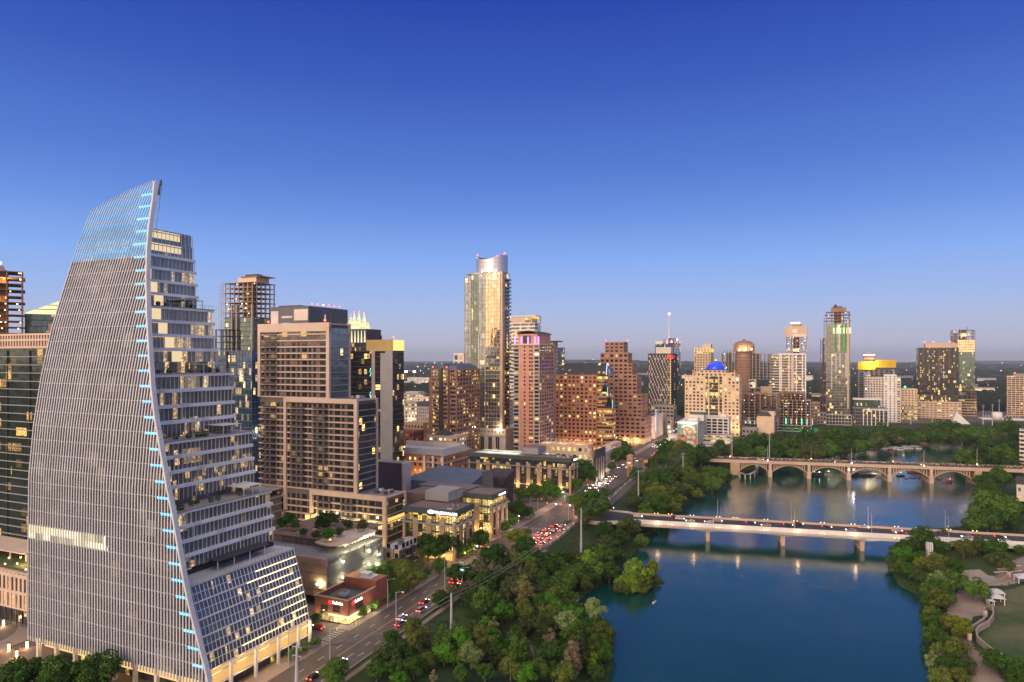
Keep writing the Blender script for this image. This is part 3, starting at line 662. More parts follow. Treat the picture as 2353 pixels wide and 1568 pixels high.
RE = [solve(*p) for p in [(481, 1568), (475, 1541), (435, 1383), (423, 1323), (399.6, 1185), (386, 1118), (370, 1027), (358, 956), (350, 887), (345, 808), (340.5, 729), (338.5, 642), (340, 575), (344, 527), (347, 503), (353, 461), (357, 418)]]
RE.sort(); RZs = [a for a, _ in RE]; RS = [c for _, c in RE]
def sr(z): return float(np.interp(z, RZs, RS))
TE = [solve(*p) for p in [(210, 487), (250, 465.7), (285, 445.7), (308, 437), (331, 427), (356, 418)]]
TS = [max(0, c) for _, c in TE]; TZ = [a for a, _ in TE]
def zt(s_): return float(np.interp(s_, TS, TZ))
ZB = 6.6; FH = 4.22
SW = sr(ZB); SP = SW/64
def zend(s_):      # top of the fin standing at s_
    z = ZB
    zs_ = np.linspace(ZB, 150, 700)
    lim = min(zt(s_), 150) if s_ <= TS[-1] else 150
    last = ZB
    for z in zs_:
        if s_ <= sr(z)+.01 and z <= lim: last = z
        elif z > ZB+1: break
    return last
for i in range(65):
    s_ = i*SP; ze = zend(s_)
    if ze < ZB+2: continue
    zs_ = np.linspace(ZB-1.2, ze+.9, max(3, int((ze-ZB)/5)+2)); mb = MB(); w = .18
    for a, c in zip(zs_[:-1], zs_[1:]):
        ya, yc = g(a), g(c); w = .18 if a < 118 else .11
        mb.hexa([(s_-w, ya-.22, a), (s_+w, ya-.22, a), (s_+w, ya+.1, a), (s_-w, ya+.1, a), (s_-w, yc-.22, c), (s_+w, yc-.22, c), (s_+w, yc+.1, c), (s_-w, yc+.1, c)], 'fin_metal')
    st.part('facade_fin', mb)
m, t = newmat('crown_glass'); b = NB(t); tr = b.n('ShaderNodeBsdfTransparent'); tr.inputs[0].default_value = (.34, .52, .66, 1); gl_ = b.n('ShaderNodeBsdfGlossy'); gl_.inputs['Roughness'].default_value = .1; gl_.inputs[0].default_value = (.5, .6, .7, 1)
tl = b.n('ShaderNodeBsdfTranslucent'); tl.inputs[0].default_value = (.35, .5, .6, 1)
mx = b.n('ShaderNodeMixShader'); mx.inputs[0].default_value = .10; b.l(tr.outputs[0], mx.inputs[1]); b.l(gl_.outputs[0], mx.inputs[2])
mx2 = b.n('ShaderNodeMixShader'); mx2.inputs[0].default_value = .2; b.l(mx.outputs[0], mx2.inputs[1]); b.l(tl.outputs[0], mx2.inputs[2]); o = b.n('ShaderNodeOutputMaterial'); em_ = b.n('ShaderNodeEmission'); em_.inputs[0].default_value = (.02, .27, .55, 1); em_.inputs[1].default_value = .95; ads = b.n('ShaderNodeAddShader'); b.l(mx2.outputs[0], ads.inputs[0]); b.l(em_.outputs[0], ads.inputs[1]); b.l(ads.outputs[0], o.inputs[0])  # blue emission put into the glass stands for the LED wash on it
NFL = int((148-ZB)/FH)+1
for k in range(NFL):
    za, zb = ZB+k*FH, ZB+(k+1)*FH; mb = MB(); mid = (za+zb)/2
    n = 34; ss = np.linspace(0, sr(za), n); s2 = np.linspace(0, sr(min(zb, 149)), n)
    mat_ = 'crown_glass' if za > 120 else 'gl_sail'
    litk = 7
    for i in range(n-1):
        q = []
        for (s_, z_) in ((ss[i], za), (ss[i+1], za), (s2[i+1], zb), (s2[i], zb)):
            z_ = min(z_, zt(s_)+.01) if s_ <= TS[-1]+.5 and z_ > 130 else z_
            q.append((s_, g(z_)+.15, z_))
        if q[3][2]-q[0][2] < .05 and q[2][2]-q[1][2] < .05: continue
        mm = 'gl_sail_lit' if (k == litk and ss[i] < SW*.47) else mat_
        mb.poly(q, mm)
    st.part('window_band', mb)
    # spandrel line
    e = min(sr(za), 1e9); s0 = 0
    if za > TZ[0]: s0 = float(np.interp(za, TZ, TS))
    if k > 0 and e-s0 > .5 and za < 148:
        y = g(za); mb = MB(); mb.box(s0, e, y-.06, y+.12, za-.26, za, 'metal_grey'); st.part('floor_line', mb)
        ln = 4.4 if za < 120 else 5.6
        mb = MB(); a = max(s0, e-ln-st.r.random()*.8)
        while a < e-.5: mb.box(a+.22, min(a+SP-.1, e-.1), y-.26, y-.19, za-.62, za+.02, 'led_blue'); a += SP
        st.part('light_strip', mb)
# edge mullion along the lake side of the sail
mb = MB()
for a, c in zip(RZs[:-1], RZs[1:]):
    if a < ZB-2: continue
    p, q = (sr(a), g(a)), (sr(c), g(c)); mb.hexa([(p[0]-.3, p[1]-.6, a), (p[0]+.35, p[1]-.6, a), (p[0]+.35, p[1]+.8, a), (p[0]-.3, p[1]+.8, a), (q[0]-.3, q[1]-.6, c), (q[0]+.35, q[1]-.6, c), (q[0]+.35, q[1]+.8, c), (q[0]-.3, q[1]+.8, c)], 'fin_metal')
st.part('edge_beam', mb)
YB = 41.0
sect = [(106.9, 131.9, 23.5, 20.3), (88.8, 106.3, 32, 29.9), (66.7, 85.4, 40.5, 38.4), (49.4, 66.3, 49, 46.8), (31.8, 47.7, 57.2, 55.3)]
for si, (z0, z1, s0, s1) in enumerate(sect):
    n = int(round((z1-z0)/FH)); f_ = (z1-z0)/n
    for k in range(n):
        za = z0+k*f_; t_ = (k+.5)/n; s_ = s0+(s1-s0)*t_; y0 = g(za+f_)+1.2
        crown = si == 0 and k >= n-2
        mb = MB(); mb.box(.8, s_, y0+.3, YB-.5, za, za+f_*(1 if crown else .80), 'gl_terrace'); st.part('window_band', mb)
        if not crown:
            mb = MB(); mb.box(.5, s_+.55, y0, YB, za+f_*.78, za+f_, 'bright_white'); st.part('floor_edge', mb)
        mb = MB()
        for j in range(int((YB-y0)/1.5)+1): mb.box(s_+.003, s_+.22, y0+j*1.5, y0+j*1.5+.14, za, za+f_*(1 if crown else .80), 'white_paint')
        mb.box(s_+.002, s_+.20, y0, YB-.5, za+f_*.8-.25, za+f_*.8, 'metal_grey') if crown else None
        st.part('mullion_row', mb)
        if crown:
            mb = MB(); mb.box(s_+.004, s_+.03, y0+1, YB-5, za+f_*.3, za+f_*.9, 'glow_cream'); st.part('lit_screen', mb)
    # recessed garden floor and terrace between sections
    if si < 4:
        nz0, nz1 = sect[si+1][1], z0
        mb = MB(); mb.box(1, s0-1.5, g(nz0)+1.5, YB-1, nz0, nz1, 'gl_terrace'); st.part('window_band', mb)
        mb = MB(); mb.box(.5, sect[si+1][3]+.9, g(nz0)+1.0, YB+.3, nz0-.25, nz0+.02, 'concrete'); st.part('terrace_slab', mb)
        mb = MB(); sx_ = sect[si+1][3]+.8
        mb.box(sx_-.06, sx_, g(nz0)+1, YB, nz0+1.1, nz0+1.18, 'steel_pole')
        for j in range(22): mb.box(sx_-.06, sx_, g(nz0)+1+j*1.6, g(nz0)+1.06+j*1.6, nz0, nz0+1.1, 'steel_pole')
        st.part('railing', mb)
        for j in range(7):
            mb = MB(); yy = st.r.uniform(g(nz0)+3, YB-2); mb.ball((sx_-st.r.uniform(1.2, 4), yy, nz0+.7), .7+st.r.random()*.5, 'garden', 7, 5); st.part('planter_shrub', mb)
        mb = MB(); mb.box(.6, sx_-.2, YB-12, YB-4, nz0+2.6, nz0+2.75, 'white_paint'); [mb.box(sx_-.5, sx_-.3, YB-11.5+q*3.5, YB-11.3+q*3.5, nz0, nz0+2.6, 'white_paint') for q in range(3)]; st.part('pergola', mb)
    # warm stepped loggias cut into the terraces; wall glow stands for bounced light
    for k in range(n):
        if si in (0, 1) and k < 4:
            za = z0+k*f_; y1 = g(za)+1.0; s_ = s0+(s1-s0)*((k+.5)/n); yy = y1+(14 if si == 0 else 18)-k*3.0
            mb = MB(); mb.box(s_+.02, s_+.50, yy, yy+3.0, za+.1, za+f_*.8, 'glow_cream'); st.part('glowing_loggia_wall', mb)
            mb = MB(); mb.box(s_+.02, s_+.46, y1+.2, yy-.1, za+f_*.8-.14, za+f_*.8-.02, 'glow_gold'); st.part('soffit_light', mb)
        elif si > 1 and k < n-1:
            za = z0+k*f_; y1 = g(za)+1.0; s_ = s0+(s1-s0)*((k+.5)/n); yy = y1+YB*.62-k*8
            mb = MB(); mb.box(s_+.3, s_+.75, yy, yy+2.4, za+f_*.8, za+f_+.25, 'white_paint'); mb.box(s_+.3, s_+.6, yy, yy+.25, za, za+f_*.8, 'white_paint'); st.part('loggia_frame', mb)
# slanted glass base above the lobby
zt0, zt1, sa0, sa1 = 8.3, 29.6, 72.2, 64.8
def sl_(z): t_ = (z-zt0)/(zt1-zt0); return sa0+(sa1-sa0)*t_-1.2*(1-t_)**3
zz_ = np.linspace(zt0, zt1, 11)
for a, c in zip(zz_[:-1], zz_[1:]):
    mb = MB(); mb.hexa([(3, .8, a), (sl_(a), .8, a), (sl_(a), YB, a), (3, YB, a), (3, .8, c-.003), (sl_(c), .8, c-.003), (sl_(c), YB, c-.003), (3, YB, c-.003)], 'gl_slant'); st.part('slanted_window_band', mb)
for i, a in enumerate(zz_):
    mb = MB(); big = i % 2 == 0; x = sl_(a); mb.box(x-.05, x+(.30 if big else .14), .8, YB+.3, a-(.16 if big else .07), a+(.16 if big else .07), 'white_paint'); st.part('transom', mb)
for j in range(32):
    y = .8+j*(YB-.8)/31; mb = MB()
    for a, c in zip(zz_[:-1], zz_[1:]): mb.hexa([(sl_(a)-.05, y-.07, a), (sl_(a)+.16, y-.07, a), (sl_(a)+.16, y+.07, a), (sl_(a)-.05, y+.07, a), (sl_(c)-.05, y-.07, c), (sl_(c)+.16, y-.07, c), (sl_(c)+.16, y+.07, c), (sl_(c)-.05, y+.07, c)], 'white_paint')
    st.part('mullion', mb)
for (k0, y0, y1, mt) in ((9, 24, 40.6, 'strip_warm'), (8, 20, 40.6, 'strip_warm'), (7, 24, 38, 'strip_warm'), (6, 27, 40.6, 'strip_warm'), (5, 24, 40.5, 'strip_warm'), (4, 33, 40.5, 'strip_warm'), (3, 30, 40.5, 'strip_warm'), (2, 34, 40.5, 'strip_warm'), (1, 14, 40.5, 'strip_warm')):
    mb = MB(); a = zz_[k0]; x = sl_(a); mb.box(x+.34, x+.42, y0, y1, a-.05, a+.05, mt); st.part('light_strip', mb)
mb = MB(); mb.box(.5, sa1+.4, 1.0, YB+.3, zt1, zt1+.3, 'roof_white'); st.part('terrace_slab', mb)
mb = MB(); [mb.box(sa1-.1, sa1, 1+j*1.6, 1.08+j*1.6, zt1+.3, zt1+1.5, 'steel_pole') for j in range(26)]; mb.box(sa1-.1, sa1, 1, YB, zt1+1.5, zt1+1.58, 'steel_pole'); st.part('railing', mb)
mb = MB(); mb.box(1, 56, 2, YB-1, zt1+.3, 31.8, 'gl_terrace'); st.part('window_band', mb)
mb = MB(); mb.box(57.5, 62, 14, 34, zt1+2.9, zt1+3.1, 'roof_dark'); [mb.box(61.5, 61.7, 14+q*6, 14.2+q*6, zt1+.3, zt1+2.9, 'white_paint') for q in range(4)]; st.part('pergola', mb)
# lobby: lit screen of slats, glazed shopfronts and white columns
mb = MB(); mb.box(5, sa0-1.3, 1.5, YB-.6, 3.9, 8.2, 'lobby_glow'); st.part('lobby_screen', mb)
mb = MB(); [mb.box(sa0-1.29, sa0-1.1, 1.5, YB-.6, 3.9+q*.36, 3.96+q*.36, 'ochre_panel') for q in range(12)]; st.part('screen_slats', mb)
mb = MB(); mb.box(5, sa0-3.2, 4.5, YB-1.5, .05, 3.85, 'gl_office2'); st.part('shopfront', mb)
mb = MB(); mb.box(sa0-1.25, sa0-.85, 1.2, YB-.5, 3.5, 3.88, 'white_paint'); st.part('canopy_beam', mb)
for y in (1.2, 9.2, 18.2, 27, 35.5, YB-.4):
    mb = MB(); mb.box(sa0-.8, sa0-.1, y-.4, y+.4, 0, 8.25, 'white_paint'); st.part('column', mb)
for i in range(9):
    x = 3+i*8.4; mb = MB(); mb.box(x-.45, x+.45, .6, 1.6, 0, ZB, 'pale_panel'); st.part('column', mb)
mb = MB(); mb.box(2, sa0-4, 7, YB-2, .05, ZB-.2, 'gl_lobby'); st.part('lobby_screen', mb)
mb = MB(); mb.box(.2, sa0-1, .9, YB, ZB, ZB+.35, 'pale_panel'); mb.box(1, 57, 2, YB-.2, ZB+.4, 31, 'core_dark'); st.part('podium_soffit', mb)
for i in range(7):
    lo_ = st.w2(5+i*10, 3); lamp('lobby_light', lo_[0], lo_[1], 5.2, 300, (1, .72, .36), .3)
for i in range(5):
    lo_ = st.w2(sa0+.9, 5+i*8.5); lamp('lobby_light', lo_[0], lo_[1], 6.3, 200, (1, .66, .28), .3)
mb = MB(); mb.tube((sr(147)-.3, g(147)+1, 142), (sr(147)-.1, g(147)+1.6, 146.8), .5, .3, 'gunmetal', 6); st.part('finial', mb)
mb = MB(); [mb.box(sr(z)+1.0, sr(z)+1.15, g(z)+1.2, g(z)+1.35, z-2, z+2.1, 'metal_grey') for z in range(130, 144, 4)]; st.part('maintenance_rail', mb)
st.done()
# ---- dark balcony tower at the left with its podium
t2 = B('apartment_tower', 'dark balcony tower left of the sail tower, under a crown of pale slats', 'apartment tower', 112, 262)
x0, x1, d_ = t2.dims(-140, 128, 150); zt_ = t2.z(800)
t2.bands(x0, x1, 0, 30, 17, zt_, fl=3.15, glass='gl_t2', wall='metal_grey', hf=.91, out=.55, top=.3)
for k in range(6): mb = MB(); mb.box(x0+8+k*13.3+(k % 3), x0+8.2+k*13.3+(k % 3), -.5, -.02, 18, zt_-1, 'gunmetal'); t2.part('balcony_divider', mb)
zc2 = t2.z(766); t2.W.box(x0, x1, .5, 29.5, zt_, zc2-.4, 'roof_brown')
for zz in (zt_, (zt_+zc2)/2, zc2-.7): t2.W.box(x0-1, x1+1, -1, 30.5, zz, zz+.7, 'beige_stone')
for k in range(int((x1-x0)/1.75)): mb = MB(); mb.box(x0+k*1.75, x0+k*1.75+.75, -.9, .48, zt_+.7, zc2-.71, 'beige_stone'); t2.part('crown_slat', mb)
t2.roofbox(x1-14, x1-4, 6, 20, zc2, zc2+4.2, 'roof_brown'); t2.done()
p2 = B('podium_building', 'low building with pale vertical piers and a lit roof terrace at the left edge', 'building', 63, 226)
x0, x1, d_ = p2.dims(-160, 62, 75); zp = p2.z(1325)
p2.punched(x0, x1, 0, 26, 6, zp, pitch=2.3, fl=5, wf=.5, hf=.82, wall='beige_stone', mix=[('win_dark', 6), ('win_warm', 3), ('win_dim', 3)], head=.8, which=('W',))
p2.bands(x0+1, x1-1, 1, 25, .1, 6, fl=5.5, glass='gl_office2', wall='gunmetal', hf=.8, out=.2, mull=3)
mb = MB(); mb.box(x0+4, x1-3, 3, 22, zp, zp+.7, 'garden'); p2.part('terrace_hedge', mb)
mb = MB(); mb.box(x0+3, x1-16, 8, 20, zp+3.2, zp+3.6, 'beige_stone'); [mb.box(x0+5+q*9, x0+5.4+q*9, 8.5, 8.9, zp, zp+3.2, 'beige_stone') for q in range(5)]; p2.part('pergola', mb)
for i in range(9): mb = MB(); mb.ball((x1-4-i*3.3, 2+(i*7) % 9, zp+1.2), .28, 'lamp_warm', 6, 4); p2.part('terrace_lamp', mb)
lo_ = p2.w2(x1-12, 6); lamp('terrace_light', lo_[0], lo_[1], zp+3, 500, WARM); p2.done()
# ---- construction tower far left, glowing wedge building, grey roof block
cA_ = B('construction_tower', 'unfinished tower of tan floor slabs lit by orange work lamps, cut by the left edge', 'construction', 55, 430, th=math.radians(-35))
x0, x1, d_ = cA_.dims(-60, 53, 58); cA_.frame(x0, x1, 0, 24, cA_.z(766), cA_.z(625), fl=3.9, slabm='slab_rust', colm='slab_rust', lights=40, lm='lamp_warm', over=1.0)
cA_.bands(x0, x1, .5, 24, 60, cA_.z(768), fl=3.9, glass='gl_steel', wall='slab_grey', hf=.85, out=.2); cA_.roofbox(x0+8, x1-10, 8, 18, cA_.z(625), cA_.z(611), 'slab_grey', 'core'); cA_.beacon(x1-12, 9, cA_.z(612), .8, 'lamp_white')
for i in range(3):
    lo_ = cA_.w2(x1-9-i*8, 3); lamp('work_light', lo_[0], lo_[1], cA_.z(650+40*i), 1500, (1, .5, .15))
cA_.done()
gw = B('office_building', 'glass office block with a slanting roof of glowing cream bands, left of the sail tower', 'office building', 150, 470, th=math.radians(-32))
x0, x1, d_ = gw.dims(57, 158, 175); za_, zl, zr = gw.z(760), gw.z(716), gw.z(682)
gw.bands(x0, x1, 0, 26, 50, gw.z(724), fl=4, glass='gl_green', wall='green_panel', hf=.9, out=.05, mull=3, mw=.1, top=.2, mo=.1)
zb_ = gw.z(722)
for k in range(4):
    f0, f1 = k/4, (k+.86)/4; za1, za2 = zb_+(zr-zb_)*f0, zb_+(zr-zb_)*f1; xl_ = lambda f: x0+(x1-x0)*f*1.05
    mb = MB(); mb.hexa([(xl_(f0), 0, za1), (x1, 0, za1), (x1, 25, za1), (xl_(f0), 25, za1), (xl_(f1), 0, za2), (x1, 0, za2), (x1, 25, za2), (xl_(f1), 25, za2)], 'glow_crown'); gw.part('glowing_band', mb)
    z3 = zb_+(zr-zb_)*(k+1)/4; mb = MB(); mb.hexa([(xl_(f1), 0.1, za2+.01), (x1, .1, za2+.01), (x1, 25, za2+.01), (xl_(f1), 25, za2+.01), (xl_((k+1)/4), .1, z3-.01), (x1, .1, z3-.01), (x1, 25, z3-.01), (xl_((k+1)/4), 25, z3-.01)], 'green_panel'); gw.part('roof_band', mb)
gw.done()
# ---- construction tower behind the beige frame tower, with its hoist mast
c5 = B('construction_tower', 'unfinished tan tower with glass cladding climbing it, behind the beige framed tower', 'construction', 578, 540)
x0, x1, d_ = c5.dims(516, 580, 632); zc5 = c5.z(728); d_ = min(d_, 42)
c5.frame(x0, x1, 0, d_, zc5, c5.z(648), fl=3.9, bx=5, by=5, slabm='slab_tan', colm='slab_tan', lights=16, over=1.3)
c5.bands(x0, x1, 0, d_, 40, zc5, fl=3.7, glass='gl_green', wall='green_panel', hf=.85, out=.12)
for px_ in (534, 545, 588): mb = MB(); q = c5.lx(px_) if px_ < 578 else x1+.1; mb.box(q, q+1.4, -1.6, -.2, 40, c5.z(700), 'slab_grey'); c5.part('service_shaft', mb)
c5.roofbox(x0+8, x1-2, 6, 20, c5.z(648)+.1, c5.z(634), 'beige_stone', 'core'); mb = MB(); mb.box(x0+12, x1+3, 5, 22, c5.z(634), c5.z(634)+.6, 'slab_rust'); mb.box(x0+14, x1-3, 8, 14, c5.z(634)+.6, c5.z(627), 'gunmetal'); c5.part('formwork', mb); c5.done()
def lattice_mast(name, label, cat, px, Y, z0, z1, w=1.6, m='steel_pole', seg=3.0, parts=None, group=None, beacon=None):
    X = XatY(px, Y); r_ = tag(empty(name, (X, Y, 0), -TH), label, cat, group); h_ = w/2; mb = MB()
    for sx_, sy_ in ((-1, -1), (1, -1), (1, 1), (-1, 1)): mb.box(sx_*h_-.12, sx_*h_+.12, sy_*h_-.12, sy_*h_+.12, z0, z1, m)
    mb.build('mast', r_); mb = MB(); z = z0; k = 0
    while z < z1-seg:
        s_ = 1 if k % 2 else -1
        mb.tube((-h_*s_, -h_, z), (h_*s_, -h_, z+seg), .09, .09, m, 4, False); mb.tube((h_, -h_*s_, z), (h_, h_*s_, z+seg), .09, .09, m, 4, False); mb.box(-h_, h_, -h_-.05, -h_+.05, z, z+.15, m); z += seg; k += 1
    mb.build('bracing', r_)
    if beacon: mb = MB(); mb.ball((0, 0, z1+.8), .8, beacon, 8, 6); mb.build('beacon_light', r_)
    return r_
lattice_mast('hoist_mast', 'pale lattice hoist mast left of the tan construction tower', 'hoist', 508, 530, 60, ZatY(653, 530), 2.2, 'roof_white')
sf = B('steel_frame', 'dark steel frame of an unfinished building beside the terraced tower', 'construction', 522, 500)
x0, x1, d_ = sf.dims(494, 520, 530); sf.frame(x0, x1, 0, 14, 60, sf.z(757), fl=4.5, bx=5, by=6, slabm='gunmetal', colm='gunmetal', core=False, slabt=.5); sf.done()
b8 = B('office_building', 'dark blue glass block behind the terraces of the sail tower', 'office building', 578, 420)
x0, x1, d_ = b8.dims(440, 579, 592); b8.bands(x0, x1, 0, 25, 0, b8.z(806), fl=4, glass='gl_blue', wall='roof_blue', hf=.9, out=.08, mull=2.6, mw=.12, mo=.05, mm='roof_blue', top=.4); b8.W.box(b8.lx(521), b8.lx(524.5), -.6, 0, 10, b8.z(808), 'black'); b8.done()
b6 = B('apartment_building', 'charcoal block with pale panels rising behind the beige framed tower', 'apartment building', 709, 450)
x0, x1, d_ = b6.dims(622, 709, 797); z1 = b6.z(703); z0 = 40
b6.W.box(x0, x1, 0, d_, z0, z1, 'grey_panel')
for a, c, e, f in ((623, 640, 713, 745), (676, 708, 710, 736), (648, 672, 725, 730), (648, 664, 741, 746)):
    mb = MB(); mb.box(b6.lx(a), b6.lx(c), -.25, -.01, b6.z(f), b6.z(e), 'pale_panel'); b6.part('pale_panel', mb)
for i, (a, c) in enumerate(((717, 745), (752, 764), (780, 798), (804, 824))): mb = MB(); y0, y1 = b6.ly(709+(a-709)*.78, x1), b6.ly(709+(c-709)*.78, x1); mb.box(x1+.01, x1+.15, y0, y1, b6.z(741, x1, y0), b6.z(711, x1, y0), 'win_dark' if i != 1 else 'gl_blue'); b6.part('window', mb)
for i in range(6): b6.beacon(x1-.6, 4+i*d_/7, z1, .45, 'lamp_red' if i != 2 else 'lamp_white')
b6.roofbox(x1-30, x1-12, 5, 15, z1, z1+1.2, 'gunmetal'); b6.done()
# ---- beige framed apartment tower with three nested frames
t7 = B('apartment_tower', 'brown apartment tower with three nested beige frames stepping down toward the lake', 'apartment tower', 887, 318, seed=4)
tiers = [(593, 757, 805, 741, 1100), (652, 821, 868, 918, 1128), (712, 887, 933, 1142, 1262)]
zprev = 0; fl7 = 3.08
X7L = t7.lx(593)
for i, (xl, xc, xr, yt, _) in enumerate(tiers):
    x0, x1 = t7.lx(xl), t7.lx(xc); dd = t7.ly(xr, x1); z1 = t7.z(yt, x1); z0 = 0 if i == 2 else t7.z(tiers[i+1][3], t7.lx(tiers[i+1][1]))
    n = int(round((z1-z0-2.4)/fl7)); f_ = (z1-z0-2.4)/n
    xa = X7L
    t7.W.box(xa+.6, x1-.6, .9, dd-.3, z0, z1-.6, 'brown_brick')
    t7.W.box(xa+.5, x1-.5, .8, dd-.2, z1-.55, z1-.4, 'roof_grey')
    for k in range(n):
        za = z0+k*f_
        # glazed bays between brick piers on the front
        x = xa+1.2; c = 0
        while x < x1-2.0:
            w = (2.2, 1.4, 3.0, 1.4, 1.4, 2.2)[c % 6]; lit = t7.r.random()
            mt = 'win_warm' if lit < .04 else ('win_dim' if lit < .10 else ('win_mid' if lit < .3 else 'win_dark'))
            if x > x1-7.5: x = x1-6.4; w = 4.6; mt = 'win_mid' if lit < .5 else 'win_dark'
            t7.wins.append(('W', (lambda a0, a1, o0, o1, X=0: (a0, a1, -o1, -o0)), x+w/2, za+f_*.52, w, f_*.66, mt, .96)); x += w+(1.3, 1.6, 1.2, 1.5, 1.7, 1.3)[c % 6]; c += 1
            if x > x1-3: break
        # slab edges and balconies
        mb = MB(); mb.box(xa, x1-.6 if k else x1-.6, .25, .85, za-.28, za+.28, 'beige_stone'); mb.box(x1-.55, x1+.35, 1.2, dd-.9, za-.22, za+.2, 'metal_grey'); t7.part('floor_edge', mb)
        mb = MB(); mb.box(x1-.58, x1-.1, 1.0, dd-.8, za+.22, za+f_-.23, 'gl_steel' if i == 0 else 'gl_apart'); t7.part('window_band', mb)
        for (bx_, bw_) in ((xa+4, 8.0),)+(((x0+5, 8.0), (x0+19, 8.0)) if i else ()):
            if bx_+bw_ < x1-6 and k > 0: mb = MB(); mb.box(bx_, bx_+bw_, -.9, .24, za-.12, za+.1, 'concrete'); mb.box(bx_, bx_+bw_, -.9, -.84, za+.1, za+1.05, 'gunmetal'); mb.box(bx_, bx_+.2, -.9, .2, za+.1, za+1.4, 'beige_stone'); t7.part('balcony', mb)
    # the beige frame: right column, top beam, left column and the lake-side corner fin
    mb = MB(); mb.box(x1-1.9, x1, -.35, .95, (0 if i == 2 else z0), z1-2.3, 'beige_stone'); mb.box(x0-(0 if i else 0), x1, -.36, 1.0, z1-2.3, z1, 'beige_stone'); mb.box(x0, x0+1.7, -.35, .95, 14 if i else z0, z1-2.3, 'beige_stone')
    if i == 0: mb.box(x0, x1, -.36, .9, z1-4.2, z1-2.3, 'beige_stone')
    mb.box(x1-1.0, x1+.3, dd-1.4, dd, (0 if i == 2 else z0), z1-.2, 'beige_stone'); mb.box(x1-.8, x1-.05, .97, dd-1.4, z1-1.0, z1-.3, 'beige_stone'); t7.part('frame', mb)
    if i: t7.clutter(x1-14, x1-1, 2, dd-2, z1, 5, 'roof_dark')
    if i == 0: mb = MB(); [mb.box(xa+3+q*4.0, xa+6.6+q*4.0, .78, .89, z1-6.6, z1-4.3, 'win_mid' if q % 3 else 'win_warm') for q in range(7)]; t7.part('penthouse_glazing', mb)
    if i == 0: t7.beacon(xa+3, 4, z1-.4); t7.beacon(x1-6, 4, z1-.4)
mb = MB(); xq = t7.lx(712)
[mb.box(t7.lx(700)+q*3.6, t7.lx(700)+q*3.6+2.6, .3, .82, 9.8, 12.6, 'glow_yellow') for q in range(13)]; t7.part('amenity_window', mb)
x1 = t7.lx(887); mb = MB(); mb.box(x1-.05, x1+.1, 1.5, 16, 12.5, 15, 'glow_gold'); t7.part('amenity_window', mb)
# left wing low
t7.W.box(t7.lx(600), t7.lx(650), -22, -1, 0, t7.z(1135, -60), 'brown_brick')
for k in range(7): mb = MB(); mb.box(t7.lx(600)-.3, t7.lx(650)+.6, -22.5, -.9, 3+k*3.6, 3.5+k*3.6, 'concrete'); t7.part('floor_edge', mb)
for i in range(5):
    lo_ = t7.w2(t7.lx(730)+i*8, -3); lamp('garden_light', lo_[0], lo_[1], 14, 380, (1, .75, .35))
t7.done(100)
UW['pale'] = unitwin('facade_panel', 'pale_panel')
# ---- lit crown tower, dark towers behind
b10 = B('office_tower', 'dark tower with gold-lit vertical fins under its roof, behind the beige framed tower', 'skyscraper', 843, 600)
x0, x1, d_ = b10.dims(790, 842, 848); zt_ = b10.z(756)
b10.bands(x0, x1, 0, 22, 0, b10.z(787), fl=3.9, glass='gl_office2', wall='gunmetal', hf=.78, out=.12, mull=3, mm='gunmetal'); b10.W.box(x0, x1, 0.2, 22, b10.z(787), zt_, 'gunmetal')
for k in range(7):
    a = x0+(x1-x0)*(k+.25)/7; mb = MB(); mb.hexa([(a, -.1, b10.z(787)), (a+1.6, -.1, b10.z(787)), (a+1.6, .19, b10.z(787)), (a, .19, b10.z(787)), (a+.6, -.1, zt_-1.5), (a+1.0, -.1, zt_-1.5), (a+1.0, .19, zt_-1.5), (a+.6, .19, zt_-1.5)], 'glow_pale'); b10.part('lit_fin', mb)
b10.done()
fr = B('crowned_tower', 'tower with a pointed crown of glowing folded glass panels behind the dark towers', 'skyscraper', 828, 740)
x0, x1, d_ = fr.dims(788, 848, 858); zb_ = fr.z(770)
fr.bands(x0, x1, 0, 24, 0, zb_, fl=4, glass='gl_blue', wall='metal_grey', hf=.85, out=.1)
for (pa, pb, pt, yb, yt) in ((790, 805, 798, 775, 727), (800, 813, 806, 775, 719), (810, 824, 817, 775, 719), (820, 838, 829, 785, 722), (832, 846, 838, 797, 741), (843, 856, 850, 800, 760)):
    a, c, p = fr.lx(pa), fr.lx(pb), fr.lx(pt); mb = MB(); zA, zT = fr.z(yb), fr.z(yt); k = (a+c)/2
    for q in ((a, 0, c, 0), (c, 0, c, 8), (c, 8, a, 8), (a, 8, a, 0)): mb.poly([(q[0], q[1]+2, zA), (q[2], q[3]+2, zA), (p+(q[2]-p)*.12, 6+(q[3]-4)*.1, zT), (p+(q[0]-p)*.12, 6+(q[1]-4)*.1, zT)], 'glow_crown' if pt < 845 else 'metal_grey')
    for zz in np.linspace(zA+3, zT-3, 5):
        f = (zz-zA)/(zT-zA)*.88; mb.box(a+(p-a)*f, c+(p-c)*f, 1.88, 1.95+.01+4*f, zz, zz+.3, 'metal_grey')
    fr.part('crown_peak', mb)
    if pt < 835: fr.beacon(p, 6, zT, .5)
mb = MB(); mb.box(fr.lx(846), fr.lx(853), 1.6, 1.9, fr.z(800), fr.z(775), 'lamp_warm'); fr.part('clock_light', mb); fr.done()
b11 = B('office_tower', 'black glass tower under a bright yellow lit screen, with ribbed grey corner', 'skyscraper', 904, 470)
x0, x1, d_ = b11.dims(806, 904, 928); zt_ = b11.z(806)
b11.bands(x0, x1, 0, d_, 0, zt_, fl=3.7, glass='gl_black', wall='gunmetal', hf=.9, out=.06, top=.5)
xa, xb = b11.lx(875), b11.lx(903); mb = MB(); n = 22
